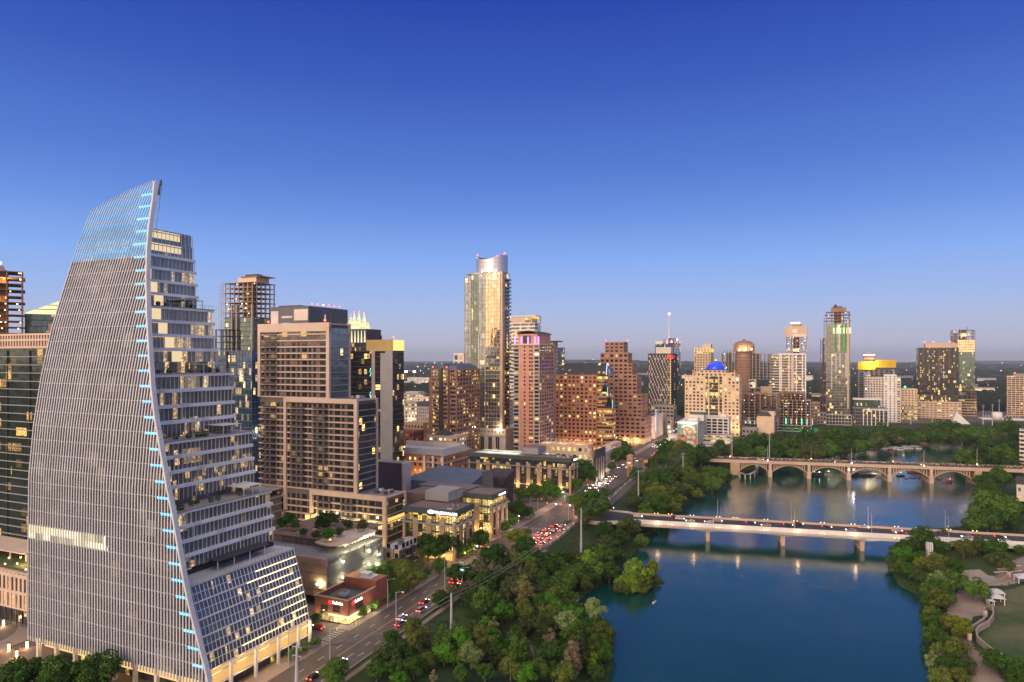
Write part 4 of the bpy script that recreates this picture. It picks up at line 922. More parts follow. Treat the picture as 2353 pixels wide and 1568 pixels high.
for k in range(n): mb.box(xa+(xb-xa)*k/n, xa+(xb-xa)*k/n+.42, -.55, -.07, 3, zt_-.3 if k > 8 else b11.z(812), 'metal_grey')
b11.part('ribbed_screen', mb); b11.W.box(b11.lx(857)-1, b11.lx(862), -.3, -.07, 3, zt_, 'slab_grey')
zc = b11.z(781); n = 24; X0, X1 = b11.lx(841), b11.lx(903)
mb = MB(); mb.box(X0, X1, .6, 14, zt_+.1, zc, 'glow_yellow'); b11.part('lit_screen', mb)
for k in range(n): mb = MB(); a = X0+(X1-X0)*k/n; mb.box(a, a+.55, .2, .59, zt_+.1, zc+.2, 'ochre_panel'); b11.part('screen_fin', mb)
b11.beacon(X1, 1, zc); mb = MB(); mb.box(x0, x1, -.12, -.07, b11.z(947), b11.z(941), 'gl_office'); b11.part('lit_band', mb)
for q in ((862, 905, 945), (863, 850, 925)):
    mb = MB(); a = b11.lx(850); [mb.box(a+((-1)**j)*.3+j*.15, a+.5+((-1)**j)*.3+j*.15, -.14, -.07, b11.z(q[1])-.2-j*1.5, b11.z(q[1])+1-j*1.5, 'led_cyan') for j in range(4)]; b11.part('light_strip', mb)
b11.done()
# ---- small buildings seen between the towers
def low(name, label, cat, xl, xc, xr, yt, Y, wall='tan_stone', mix=MIX_SOME, side='S', depth=None, style='punched', group=None, z0=0, **kw):
    q = B(name, label, cat, xc, Y, side=side, group=group); x0, x1, d_ = q.dims(xl, xc, xr)
    if depth: d_ = depth
    d_ = max(6, min(d_, 60)); zt_ = q.z(yt)
    if style == 'punched': q.punched(x0, x1, 0, d_, z0, zt_, wall=wall, mix=mix, **kw)
    elif style == 'bands': q.bands(x0, x1, 0, d_, z0, zt_, wall=wall, **kw)
    q.ext = (x0, x1, 0, d_, zt_); return q
q = low('hotel_building', 'grey slab building with rows of small windows behind the brick block, between two towers', 'hotel', 957, 985, 992, 935, 690, wall='pale_panel', pitch=2.6, fl=3.3, wf=.4, depth=18); q.roofbox(q.ext[0], q.ext[1], 0, 18, q.ext[4], q.z(924), 'grey_panel', 'roof_storey'); q.done()
q = low('brick_building', 'low brick building with an orange floodlit end wall, left of the stepped office block', 'building', 930, 972, 986, 973, 600, wall='limestone_band', mix=MIX_SOME, pitch=3.4, fl=4, depth=20); lo_ = q.w2(q.ext[1]+4, 3); lamp('wall_light', lo_[0], lo_[1], 8, 900, WARM); q.done()
q = low('brick_building', 'low dark red brick building beside the black glass tower', 'building', 900, 950, 965, 992, 560, wall='red_brick', mix=MIX_OFF, pitch=4, fl=4, depth=16); q.done()
for i, (xl, xr, yt, Y, w, lb) in enumerate([(928, 968, 905, 1050, 'concrete', 'long pale parking structure with a lit deck beyond the black glass tower'), (930, 960, 925, 900, 'slab_grey', 'grey flat-roofed building beside a lit car park, beyond the black glass tower'), (952, 985, 914, 960, 'cream_stone', 'small floodlit building glowing white between the towers'), (936, 985, 868, 2300, 'roof_white', 'wide low white building on the wooded plain')]):
    q = low('low_building', lb, 'building', xl, xr, xr+2, yt, Y, wall=w, pitch=5, fl=4.5, depth=20, mix=MIX_LIT); q.done(30)
    if i != 3: lo_ = q.w2((q.ext[0]+q.ext[1])/2, -6); lamp('car_park_light', lo_[0], lo_[1], 9, 2500, (1, .8, .55), .6)
# stadium floodlights beyond
for i, px_ in enumerate((933, 952)):
    X = XatY(px_, 2700); r_ = tag(empty('floodlight_mast', (X, 2700, 0)), ('left' if i == 0 else 'right')+' one of two bright stadium floodlights far beyond the black glass tower', 'floodlight', 'stadium floodlights')
    mb = MB(); mb.tube((0, 0, 0), (0, 0, 36), .8, .5, 'steel_pole', 6); mb.build('pole', r_); mb = MB(); [mb.ball((j*3.5-3.5, 0, 36+k*3), 1.9, 'lamp_white', 8, 5) for j in range(3) for k in range(2)]; mb.build('lamp_bank', r_)
# ---- stepped brown office with pitched blue roof
q = B('office_building', 'brown banded office block with stepped corners and a small pitched blue roof', 'office building', 1038, 560)
x0, xm, x1 = q.lx(987), q.lx(1030), q.lx(1046); zt_ = q.z(849)
q.bands(x0, xm-4, 1, 30, 0, q.z(868), fl=3.55, glass='gl_office2', wall='brown_granite', hf=.52, out=.25, piers=6, pw=1.1)
q.bands(q.lx(992), xm, 0, 28, 0, zt_, fl=3.55, glass='gl_office2', wall='brown_granite', hf=.52, out=.3, piers=7, pw=1.1)
q.bands(xm+.5, x1, 2, 44, 0, q.z(849), fl=3.55, glass='gl_office2', wall='brown_granite', hf=.52, out=.28, piers=5, pw=.9)
q.W.box(q.lx(1012)-1.2, q.lx(1012)+2.8, -.75, -.31, 4, zt_+1, 'win_mid')
mb = MB(); a, c, zr = q.lx(1007), q.lx(1022), q.z(836); zt2 = q.z(849)
mb.hexa([(a, -.3, zt2), (c, -.3, zt2), (c+8, 40, zt2), (a+4, 40, zt2), ((a+c)/2-.3, 2, zr), ((a+c)/2+.3, 2, zr), ((a+c)/2+7, 38, zr), ((a+c)/2+6, 38, zr)], 'roof_blue'); q.part('pitched_roof', mb)
mb = MB(); mb.box(q.lx(1022), x1, 3, 42, zt2+.03, q.z(841), 'roof_blue', taper=2.2); q.part('sloped_roof', mb); q.beacon(x0+2, 2, zt_); q.beacon(xm-2, 1, zt_); q.done()
q = low('apartment_building', 'white framed building top with deep dark loggias, beside the tallest tower', 'apartment building', 1042, 1066, 1070, 812, 760, wall='white_paint', pitch=6, fl=7, wf=.66, hf=.7, depth=14, mix=[('win_dim', 3), ('win_dark', 3), ('win_warm', 2)]); q.done()
q = low('small_building', 'low stone building with small pitched roofs at the foot of the brown office block', 'building', 985, 1050, 1060, 1003, 520, wall='tan_stone', mix=MIX_LIT, pitch=4, fl=3.6, depth=16); mb = MB(); mb.box(q.ext[0]+4, q.ext[0]+16, 1, 13, q.ext[4], q.ext[4]+4, 'roof_dark', taper=5.5); q.part('pitched_roof', mb); q.done()
# ---- the tallest downtown tower
AU = B('residential_tower', 'very tall slender glass tower reflecting gold light, with a curved crown open at the front', 'skyscraper', 1151, 610, seed=2)
x0, x1 = AU.lx(1068), AU.lx(1151); d_ = AU.ly(1169.5, x1); zb_ = AU.z(988); zm = AU.z(745); zt_ = AU.z(627); zl = AU.z(640); dd = min(d_, 34)
FLA = 3.45
bays = [(1068, 1083, 'gl_steel', 0), (1083, 1101, 'gl_green', .9), (1101, 1118, 'gl_steel', 1.5), (1118, 1151, 'gl_gold', 2.2)]
for i, (a, c, gm, out) in enumerate(bays):
    xa, xb = AU.lx(a), AU.lx(c); zt0_ = zt_ if i else AU.z(632)
    n = int((zt0_-zb_)/FLA)
    for k in range(n):
        za = zb_+k*(zt0_-zb_)/n; zc = zb_+(k+1)*(zt0_-zb_)/n; g_ = gm
        if gm == 'gl_gold' and za < AU.z(800): g_ = 'gl_steel' if (k % 3) else 'gl_office2'
        mb = MB(); mb.box(xa+.01*i, xb, -out, dd-1-i*.1, za+.35, zc, g_); AU.part('window_band', mb)
        AU.W.box(xa-.15+.01*i, xb+.15-.01*i, -out-.15, dd-.5-i*.1, za, za+.35, 'slab_grey' if i != 3 else 'tan_stone')
        if i == 3: AU.W.box(xb+.16, xb+1.4, -out+1.5, dd-3, za, za+.35, 'tan_stone')
    m_ = max(2, int((xb-xa)/2.6))
    for j in range(m_+1): q_ = xa+(xb-xa)*j/m_; AU.W.box(q_-.1, q_+.1, -out-.25, -out-.16, zb_, zt0_, 'slab_grey' if i < 3 else 'tan_stone')
for px_, w in ((1102, .8), (1117, .8)): a = AU.lx(px_); AU.W.box(a-w/2, a+w/2, -2.0, -.1, zb_-2, AU.z(768), 'pale_panel')
a = AU.lx(1151); AU.W.box(a+.02, a+2.4, -1.9, 3, zb_, zt_+1.0, 'tan_stone')
for k in range(int((zt_-zb_)/FLA)): mb = MB(); z_ = zb_+k*FLA; mb.box(x1+1.5, x1+3.4, 3.2, dd-2, z_, z_+.3, 'concrete'); mb.box(x1+3.3, x1+3.4, 3.2, dd-2, z_+.3, z_+1.3, 'gl_steel'); AU.part('balcony', mb)
AU.W.box(x1+.02, x1+1.45, 3.1, dd-2.1, zb_, zt_-.2, 'gl_black')
AU.W.box(x0+1, x1, 1, dd-2, zt_, zt_+1.4, 'slab_grey')
# curved crown: a cylinder wall cut by a dipping arc at the front
cx0, cx1 = AU.lx(1083), AU.lx(1153); rx = (cx1-cx0)/2; cxm = (cx0+cx1)/2; cy = rx*.75; zc0, zc1 = AU.z(624), AU.z(583); mb = MB(); n = 48
m, t = newmat('crown_wall'); b = NB(t); pbsdf(b, (.45, .47, .52), .22, .75)
arcd = lambda t: (4.3*max(0, 1-((math.cos(t)+.1)/.9)**2) if math.sin(t) < 0 else 0)
for j in range(n):
    t0, t1 = 2*math.pi*j/n, 2*math.pi*(j+1)/n
    p0, p1 = (cxm+rx*math.cos(t0), cy+rx*.75*math.sin(t0)), (cxm+rx*math.cos(t1), cy+rx*.75*math.sin(t1))
    mb.poly([(*p0, zc0), (*p1, zc0), (*p1, zc1-arcd(t1)), (*p0, zc1-arcd(t0))], 'crown_wall')
    mb.poly([(cxm+(p1[0]-cxm)*.96, cy+(p1[1]-cy)*.96, zc0), (cxm+(p0[0]-cxm)*.96, cy+(p0[1]-cy)*.96, zc0), (cxm+(p0[0]-cxm)*.96, cy+(p0[1]-cy)*.96, zc1-arcd(t0)), (cxm+(p1[0]-cxm)*.96, cy+(p1[1]-cy)*.96, zc1-arcd(t1))], 'grey_panel')
    mb.poly([(*p0, zc1-arcd(t0)), (*p1, zc1-arcd(t1)), (cxm+(p1[0]-cxm)*.96, cy+(p1[1]-cy)*.96, zc1-arcd(t1)), (cxm+(p0[0]-cxm)*.96, cy+(p0[1]-cy)*.96, zc1-arcd(t0))], 'led_blue_white' if math.sin(t0) < 0 else 'metal_grey')
    if j % 4 == 0: mb.box(p0[0]-.12, p0[0]+.12, p0[1]-.12, p0[1]+.12, zc0, zc1-arcd(t0)-.3, 'slab_grey')
AU.part('curved_crown', mb)
mb = MB()
for f in (.3, .55, .75):
    for j in range(n):
        t0, t1 = 2*math.pi*j/n, 2*math.pi*(j+1)/n; z_ = zc0+(zc1-zc0)*f
        mb.poly([(cxm+rx*1.005*math.cos(t0), cy+rx*.755*math.sin(t0), z_), (cxm+rx*1.005*math.cos(t1), cy+rx*.755*math.sin(t1), z_), (cxm+rx*1.005*math.cos(t1), cy+rx*.755*math.sin(t1), z_+.35), (cxm+rx*1.005*math.cos(t0), cy+rx*.755*math.sin(t0), z_+.35)], 'slab_grey')
AU.part('crown_ring', mb)
for a, c in ((cxm-rx*.9, cy-2), (cxm, cy+rx*.7), (cxm+rx*.9, cy-2), (cxm+rx*.6, cy+6)): AU.beacon(a, c, zc1, .6)
for a in (-.6, .1, .7):
    lo_ = AU.w2(cxm+rx*a, cy-rx*.75-3.5); lamp('crown_floodlight', lo_[0], lo_[1], zc0+1.5, 260, (1, .9, .75), .4)
# base with tall glazed bays
y_b = 3; X0, X1 = AU.lx(1052), AU.lx(1165); zB = AU.z(985); zB2 = AU.z(998)
AU.W.box(AU.lx(1064), X1, -3.2, 40, 0, zB, 'pale_panel'); AU.W.box(X0, AU.lx(1064)-.02, -2.2, 30, 0, AU.z(996), 'pale_panel')
for px_ in (1074.5, 1090, 1108, 1126, 1143): a = AU.lx(px_); mb = MB(); mb.box(a, a+3.4, -3.4, -3.21, 3, AU.z(1004), 'gl_dark'); mb.box(a+1.6, a+1.8, -3.5, -3.41, 3, AU.z(1004), 'pale_panel'); AU.part('tall_window', mb)
for k in range(12): a = AU.lx(1068)+k*3.6; mb = MB(); mb.box(a, a+1.1, -3.35, -3.21, AU.z(994), AU.z(991), 'win_dark'); AU.part('window', mb)
AU.W.box(X0-.3, X1+.3, -3.7, 40.2, AU.z(1001), AU.z(999.3), 'cream_stone')
for a in (1066, 1150):
    lo_ = AU.w2(AU.lx(a), -5); lamp('facade_light', lo_[0], lo_[1], zB+1, 900, (1, .8, .5))
AU.done()
# ---- white office tower behind
q = B('office_tower', 'white framed tower top with lit upper floors, rising behind the pink brick tower', 'skyscraper', 1229, 820)
x0, x1, d_ = q.dims(1166, 1229, 1242); q.bands(x0, x1, 0, d_, 40, q.z(742), fl=4.4, glass='gl_office2', wall='white_paint', hf=.55, out=.3); z1 = q.z(725)
q.W.box(x0, x1-4.3, .5, d_, q.z(742), z1-1.2, 'beige_stone'); q.W.box(x0, x1+1, -.4, d_, z1-1.2, z1, 'white_paint'); q.W.box(x1-.5, x1+1, d_-4, d_-1, q.z(742), z1-1.21, 'white_paint')
mb = MB(); mb.box(x1-13, x1-4.5, .2, .49, q.z(740), z1-2.5, 'gl_office'); q.part('lit_window', mb); mb = MB(); mb.box(x1-4.2, x1, 1, d_-2, q.z(731), z1-1.3, 'glow_gold'); q.part('lit_soffit', mb); q.done()
q = low('tower_top', 'thin grey roof slab of a building peeking out behind the pink brick tower', 'building', 1256, 1271, 1276, 786, 760, wall='tan_stone', pitch=4, fl=4, depth=15, mix=MIX_OFF); q.roofbox(q.ext[0]-2, q.ext[1]+6, -2, 15, q.ext[4], q.ext[4]+1.2, 'gunmetal', 'roof_slab'); q.done(40)
q = low('office_building', 'small blue glass tower between the pink and the orange towers', 'office building', 1268, 1290, 1298, 799, 1000, wall='roof_blue', style='bands', glass='gl_blue', fl=4, hf=.88, out=.1); q.done()
# ---- pink brick tower
pk = B('apartment_tower', 'pink brick tower with white balcony lines and violet lights below its curved roof', 'apartment tower', 1239, 585, seed=9)
x0, x1 = pk.lx(1180), pk.lx(1239); d_ = pk.ly(1274, x1); z1 = pk.z(793); n = 31; f_ = z1/n
W = pk.W; W.box(x0+.5, x1-.5, .5, d_-.3, 0, z1, 'pink_brick'); zz0 = 8
for k in range(n):
    za = k*f_
    for a0, a1 in ((1180, 1192), (1227, 1239)):
        mb = MB(); xa, xb = pk.lx(a0), pk.lx(a1); mb.box(xa, xb, -.5, .8, za-.15, za+.15, 'pale_panel'); mb.box(xa, xb, -.5, -.45, za+.15, za+1.0, 'metal_grey'); pk.part('balcony', mb); mt = pick(MIX_SOME, pk.r)
        pk.wins.append(('W', (lambda a, c, o0, o1: (a, c, -o1, -o0)), (xa+xb)/2, za+f_*.55, (xb-xa)*.8, f_*.62, mt, .56))
    for c in (1205, 1217, 1222): pk.wins.append(('W', (lambda a, c_, o0, o1: (a, c_, -o1, -o0)), pk.lx(c), za+f_*.5, 1.5, f_*.5, pick(MIX_OFF, pk.r), .56))
    for j in range(6):
        yy = 1.5+(d_-3)*(j+.5)/6; mt = pick(MIX_OFF, pk.r)
        pk.wins.append(('S', (lambda a, c_, o0, o1: (x1+o0, x1+o1, a, c_)), yy, za+f_*.55, (d_-3)/6*.55, f_*.6, mt, .56))
        if j % 2 == 0: mb = MB(); mb.box(x1-.45, x1+.7, yy-.2, yy+(d_-3)/6*1.1, za-.12, za+.12, 'pale_panel'); pk.part('balcony', mb)
for a in (1193, 1226.3, 1238.6): W.box(pk.lx(a)-.25, pk.lx(a)+.25, .1, .52, 0, z1, 'pale_panel')
W.box(x0-.4, x1+.4, -.5, d_, z1, z1+1, 'pale_panel'); z2 = pk.z(771); z3 = pk.z(765)
mb = MB(); mb.box(pk.lx(1189), pk.lx(1233), 2, d_-4, z1+1, z2+1.5, 'pink_brick'); mb.box(pk.lx(1200), pk.lx(1218), 1.7, 1.99, z1+1.5, z2, 'win_mid'); pk.part('penthouse', mb)
for a in (1182, 1197, 1212, 1228, 1236): mb = MB(); q_ = pk.lx(a); mb.box(q_-.6, q_+.6, 1.0, 1.6, z1+1, z2-1, 'led_violet'); pk.part('light_strip', mb)
mb = MB(); A, Cc = pk.lx(1187), pk.lx(1235); n_ = 12
for j in range(n_):
    t0, t1 = j/n_, (j+1)/n_; hh = lambda t: z2+1.5+(z3-z2)*math.sin(math.pi*t)
    mb.hexa([(A+(Cc-A)*t0, 0, hh(t0)), (A+(Cc-A)*t1, 0, hh(t1)), (A+(Cc-A)*t1, d_-2, hh(t1)), (A+(Cc-A)*t0, d_-2, hh(t0)), (A+(Cc-A)*t0, 0, hh(t0)+.6), (A+(Cc-A)*t1, 0, hh(t1)+.6), (A+(Cc-A)*t1, d_-2, hh(t1)+.6), (A+(Cc-A)*t0, d_-2, hh(t0)+.6)], 'gunmetal')
pk.part('curved_roof', mb); pk.beacon((A+Cc)/2, 3, z3+2, .4); pk.done(100)
q = low('podium_building', 'low plaza building with white trellis frames in front of the pink brick tower', 'building', 1240, 1352, 1362, 1024, 560, wall='tan_stone', pitch=5, fl=5, depth=14, mix=MIX_LIT)
for k in range(9): mb = MB(); a = q.ext[0]+5+k*4.2; mb.box(a, a+.4, 2, 2.4, q.ext[4], q.ext[4]+3.6, 'white_paint'); mb.box(a, a+3, 2, 2.4, q.ext[4]+3.6, q.ext[4]+4.0, 'white_paint'); q.part('trellis', mb)
for k in range(3): lo_ = q.w2(q.ext[0]+5+k*14, 5); lamp('terrace_light', lo_[0], lo_[1], q.ext[4]+3, 500, WARM)
q.done(40)
# ---- orange granite office with sloped dark glass roof
og = B('office_building', 'orange granite office block under a sloping dark glass roof, with a rounded banded corner', 'office building', 1400, 660, seed=12)
x0 = og.lx(1276); xm = og.lx(1371); x1 = og.lx(1401); z1 = og.z(862); ze = og.z(835)
lit = lambda k, n: MIX_LIT if k in (n-1, n-3) else ([('win_dark', 40), ('win_warm', 14), ('win_dim', 14), ('win_yellow', 10)] if k % 4 == 0 else MIX_SOME)
og.punched(x0, xm, 0, 36, 0, z1, pitch=4.1, fl=3.75, wf=.56, hf=.55, wall='orange_granite', rowmix=lit, which=('W',), deep=.6, head=1.0, zw=1)
for i, (a, c, yt) in enumerate(((1371, 1390, 866), (1371, 1397, 905), (1371, 1408, 934))):
    xb = og.lx(c); zt0_ = og.z(yt); zb0 = [og.z(905), og.z(934), 0][i]; n = max(1, int((zt0_-zb0)/3.75))
    for k in range(n):
        za = zb0+k*(zt0_-zb0)/n; f_ = (zt0_-zb0)/n; r_ = 5.0
        def shape(o): return [(xm+.7, -o), (xb-r_, -o), (xb-r_*.3+o*.7, r_*.3-o*.7), (xb+o, r_), (xb+o, 10), (xm+.7, 10)]
        mb = MB(); mb.prism(shape(0), za+f_*.45, za+f_-.003, 'gl_office2' if (k % 3) else 'gl_office'); og.part('window_band', mb)
        mb = MB(); mb.prism(shape(.55), za, za+f_*.45-.003, 'orange_granite'); og.part('spandrel', mb)
    if i: mb = MB(); mb.hexa([(xb-9, .3, zt0_), (xb, .3, zt0_), (xb, 9, zt0_), (xb-9, 9, zt0_), (xb-3.0, .3, zt0_+9), (xb-2.6, .3, zt0_+9), (xb-2.6, 9, zt0_+9), (xb-3.0, 9, zt0_+9)], 'gl_black'); mb.box(xb-.5, xb-.2, -.1, .2, zt0_-2, zt0_+6, 'led_cyan'); og.part('glass_gable', mb)
mb = MB(); xr = og.lx(1392); mb.hexa([(x0, .5, z1), (xr, .5, z1), (xr, 34, z1), (x0, 34, z1), (x0, 14, ze), (xr-3.0, 14, ze), (xr-3.0, 20, ze), (x0, 20, ze)], 'gl_black'); og.part('sloped_roof', mb)
mb = MB(); mb.hexa([(xr+.02, .4, z1), (xr+.3, .4, z1), (xr+.3, 1.2, z1), (xr+.02, 1.2, z1), (xr-2.9, 13.9, ze), (xr-2.6, 13.9, ze), (xr-2.6, 14.6, ze), (xr-2.9, 14.6, ze)], 'led_blue_white'); og.part('light_strip', mb)
og.W.box(x0-.2, xm+.2, -.3, .1, og.z(932), og.z(930), 'orange_granite')
lo_ = og.w2(xm, -5)
for k in range(4): lo_ = og.w2(x0+8+k*9, -5); lamp('street_glow', lo_[0], lo_[1], 6, 320, (1, .5, .2))
og.done()
# ---- brown stepped tower
bn = B('office_tower', 'brown granite tower whose right side steps down in five setbacks', 'skyscraper', 1485, 712, seed=14)
steps = [(1390, 1433, 1442.5, 786), (1379.5, 1443, 1452.6, 811), (1379.5, 1453, 1463, 835.5), (1379.5, 1463.5, 1474, 861), (1379.5, 1475, 1488.5, 907), (1379.5, 1483, 1497, 960)]
for i, (a, c, e, yt) in enumerate(steps):
    x0, x1 = bn.lx(a), bn.lx(c); dd = max(8, min(40, bn.ly(e, x1))); zt0_ = bn.z(yt, x1); zb0 = bn.z(steps[i+1][3], bn.lx(steps[i+1][1])) if i < 5 else 6
    bn.punched(x0, x1, 0, dd, zb0, zt0_, pitch=5.2, fl=3.65, wf=.64, hf=.5, wall='brown_granite', mix=[('win_dark', 70), ('win_mid', 12), ('win_dim', 10), ('win_warm', 3), ('win_yellow', 2)], deep=.8, head=.4)
x0, x1 = bn.lx(1379.5), bn.lx(1483)
bn.W.box(x0+2, x1-2, 3, 36, 0, 5.9, 'cream_stone')
for k in range(13): mb = MB(); a = x0+(x1-x0)*k/13; mb.box(a, a+1.4, .2, 1.6, 0, 5.99, 'tan_stone'); bn.part('colonnade_pier', mb)
mb = MB(); mb.box(x0+2, x1-2.2, 2.7, 2.98, .5, 5, 'glow_gold'); bn.part('lobby_glazing', mb)
for k in range(4): lo_ = bn.w2(x0+6+k*11, -2); lamp('lobby_light', lo_[0], lo_[1], 4, 900, WARM)
bn.beacon(bn.lx(1391), 2, bn.z(786)); bn.beacon(bn.lx(1441), 3, bn.z(786)); bn.done()
# ---- dark hotel with scattered light panels
mh = B('hotel_tower', 'charcoal hotel tower speckled with pale panels, a red emblem at its top corner', 'hotel', 1542, 860, seed=21)
x0, x1 = mh.lx(1489), mh.lx(1542); d_ = mh.ly(1556, x1); z1 = mh.z(812.5)
mh.W.box(x0, x1, 0, d_, 0, z1, 'dark_panel'); n = 27; f_ = (z1-8)/n; nc = 20; p = (x1-x0-3)/nc
for k in range(n):
    for c in range(nc):
        q_ = mh.r.random(); a = x0+1+c*p
        if (c+k//2*3+k) % 3 == 0 or q_ < .1: mb = None; mh.wins.append(('W', (lambda a0, a1, o0, o1: (a0, a1, -o1, -o0)), a+p/2, 6+(k+.5)*f_, p*.62, f_*.86, 'win_yellow' if q_ < .02 else 'pale', -.02))
        elif q_ > .62: mh.wins.append(('W', (lambda a0, a1, o0, o1: (a0, a1, -o1, -o0)), a+p/2, 6+(k+.5)*f_, p*.7, f_*.6, 'win_mid' if q_ < .97 else 'win_warm', -.02))
    mb = MB(); mb.box(x1-1.5, x1-.1, -.15, -.01, 6+(k+.15)*f_, 6+(k+.8)*f_, 'glow_gold'); mh.part('stair_window', mb)
    if mh.r.random() < .6: mb = MB(); mb.box(x1+.01, x1+.12, d_*.55, d_*.55+1.4, 6+(k+.3)*f_, 6+(k+.7)*f_, 'win_bright'); mh.part('window', mb)
z2 = mh.z(798); mh.roofbox(mh.lx(1506), mh.lx(1541), 2, 14, z1+.02, z2, 'pale_panel', 'plant_room')
mb = MB(); a, zc = x1-.6, mh.z(819)      # red emblem: three leaning strokes with a swept foot
for j, (h_, w_) in enumerate(((5.5, 1.5), (5.0, 1.3), (5.0, 1.3))): mb.hexa([(a-1.2+j*2.0, -.45, zc-3), (a+w_-1.2+j*2.0, -.45, zc-3), (a+w_-1.2+j*2.0, -.2, zc-3), (a-1.2+j*2.0, -.2, zc-3), (a-3.2+j*2.0, -.45, zc-3+h_), (a-3.2+w_+j*2.0, -.45, zc-3+h_), (a-3.2+w_+j*2.0, -.2, zc-3+h_), (a-3.2+j*2.0, -.2, zc-3+h_)], 'sign_red')
mb.hexa([(a-4.0, -.45, zc-3.2), (a-1.8, -.45, zc-3.2), (a-1.8, -.2, zc-3.2), (a-4.0, -.2, zc-3.2), (a-3.0, -.45, zc-1.4), (a-1.6, -.45, zc), (a-1.6, -.2, zc), (a-3.0, -.2, zc-1.4)], 'sign_red'); mh.part('emblem_sign', mb); mh.done()
q = B('office_tower', 'blue glass tower top with rooftop screens behind the charcoal hotel tower', 'skyscraper', 1548, 960)
x0, x1, d_ = q.dims(1505, 1548, 1563.5); q.bands(x0, x1, 0, d_, 40, q.z(789), fl=4, glass='gl_blue', wall='gunmetal', hf=.88, out=.1)
q.roofbox(q.lx(1523), q.lx(1536), 2, 12, q.z(789), q.z(779), 'metal_grey', 'screen'); q.roofbox(q.lx(1537), q.lx(1556), 1, 12, q.z(789), q.z(777.5), 'gl_blue', 'screen')
for a, c, mt in ((1506, 1522, 'glow_cream'), (1531, 1535, 'led_violet')): mb = MB(); mb.box(q.lx(a), q.lx(c), -.3, -.1, q.z(791), q.z(784) if a < 1520 else q.z(781), mt); q.part('lit_screen', mb)
mb = MB(); mb.ball((q.lx(1556), .5, q.z(781)), 1.1, 'sign_white', 8, 6, 1.6); q.part('roof_emblem', mb); [q.beacon(q.lx(1540+j*11), 0, q.z(789.5), .6) for j in range(3)]; q.done()
r_ = tag(empty('antenna_mast', (XatY(1537.5, 970), 970, 0)), 'slim white antenna mast with a red beacon, above the charcoal hotel tower', 'antenna'); mb = MB(); mb.tube((0, 0, ZatY(790, 970)), (0, 0, ZatY(723, 970)), 1.1, .35, 'white_paint', 8); mb.build('mast', r_); mb = MB(); mb.ball((0, 0, ZatY(721.5, 970)), 2.0, 'lamp_red', 10, 8); mb.ball((0, -1.6, ZatY(721.5, 970)), 1.0, 'lamp_white', 8, 6); mb.build('beacon_light', r_)
# street side buildings near the hotel
q = low('office_building', 'grey low block at the foot of the charcoal hotel tower', 'building', 1496, 1548, 1553, 933, 830, wall='slab_grey', pitch=5, fl=4, wf=.7, mix=MIX_SOME, depth=20); q.done(60)
q = low('retail_building', 'pale wall building with a column of white light boxes facing the busy street', 'building', 1497, 1505, 1532.5, 957, 765, wall='pale_panel', pitch=30, fl=60, wf=.01, hf=.01, mix=MIX_OFF)
x1 = q.ext[1]
for k in range(9): mb = MB(); mb.box(x1+.4, x1+.6, 2.2, 3.6, 8+k*2.8, 10+k*2.8, 'led_blue_white'); q.part('light_box', mb); mb = MB(); mb.box(x1+.4, x1+.5, 8, 11.5, 8+k*2.8, 10+k*2.8, 'roof_white'); q.part('wall_panel', mb)
q.wins = []; q.done()
q = low('narrow_building', 'narrow building with glowing yellow shop windows beyond the pale wall building', 'building', 1533, 1541, 1552, 962, 800, wall='slab_grey', pitch=4, fl=6, mix=MIX_LIT, wf=.7, depth=14); q.done()
# ---- cream hotel with the blue dome
cd = B('office_building', 'cream stone building with a glowing blue dome and many lit windows', 'office building', 1699, 785, seed=33)
tc_ = [(1573.5, 1699, 866), (1591, 1689, 857.7), (1608, 1667, 851.8)]
rm = lambda k, n: MIX_LIT if k in (1, 5, 8, 12, 13, n-1, n-3) else [('win_dark', 50), ('win_mid', 12), ('win_dim', 15), ('win_warm', 6), ('win_yellow', 8)]
dd = 30
for i, (a, c, yt) in enumerate(tc_):
    x0, x1 = cd.lx(a), cd.lx(c); zt0_ = cd.z(yt, x1)
    if i == 0:
        xa, xb = cd.lx(1617), cd.lx(1663)
        cd.punched(x0, xa, 0, dd, 0, zt0_, pitch=4.7, fl=3.85, wf=.52, hf=.56, wall='cream_stone', rowmix=rm, deep=.6)
        cd.punched(xb, x1, 0, dd, 0, zt0_, pitch=4.7, fl=3.85, wf=.52, hf=.56, wall='cream_stone', rowmix=rm, deep=.6)
    else: cd.punched(x0, x1, .2+i*.2, dd-2*i, cd.z(tc_[i-1][2])+.01, zt0_, pitch=4.7, fl=3.6, wf=.5, hf=.55, wall='cream_stone', mix=MIX_SOME, deep=.6, head=.2)
nfl = 19; zt0_ = cd.z(857.7)
for k in range(nfl):
    f_ = zt0_/nfl; za = k*f_; mb = MB(); mb.box(xa+.01, xb-.01, .8, dd-1, za+.5, za+f_-.01, 'gl_office' if k in (5, 8, 12, 13, 16) else 'gl_office2'); cd.part('window_band', mb); cd.W.box(xa+.01, xb-.01, .6, dd-1.1, za, za+.49, 'gunmetal' if 1636 < 0 else 'tan_stone')
for a, c in ((1617, 1621), (1627, 1630), (1650, 1653), (1659, 1663)): mb = MB(); mb.box(cd.lx(a)+.02, cd.lx(c)-.02, .05, .59, 0, cd.z(862), 'cream_stone'); cd.part('pilaster', mb)
zd = cd.z(851.8); zd1 = cd.z(849.5); mb = MB(); mb.box(cd.lx(1616), cd.lx(1667), 1, 26, zd, zd1, 'gunmetal'); cd.part('roof_deck', mb)
mb = MB(); xc_ = cd.lx(1642); mb.dome(xc_, 11, zd1, 10.8, 8.6, 'deep_blue', 24, 7); cd.part('dome', mb, True)
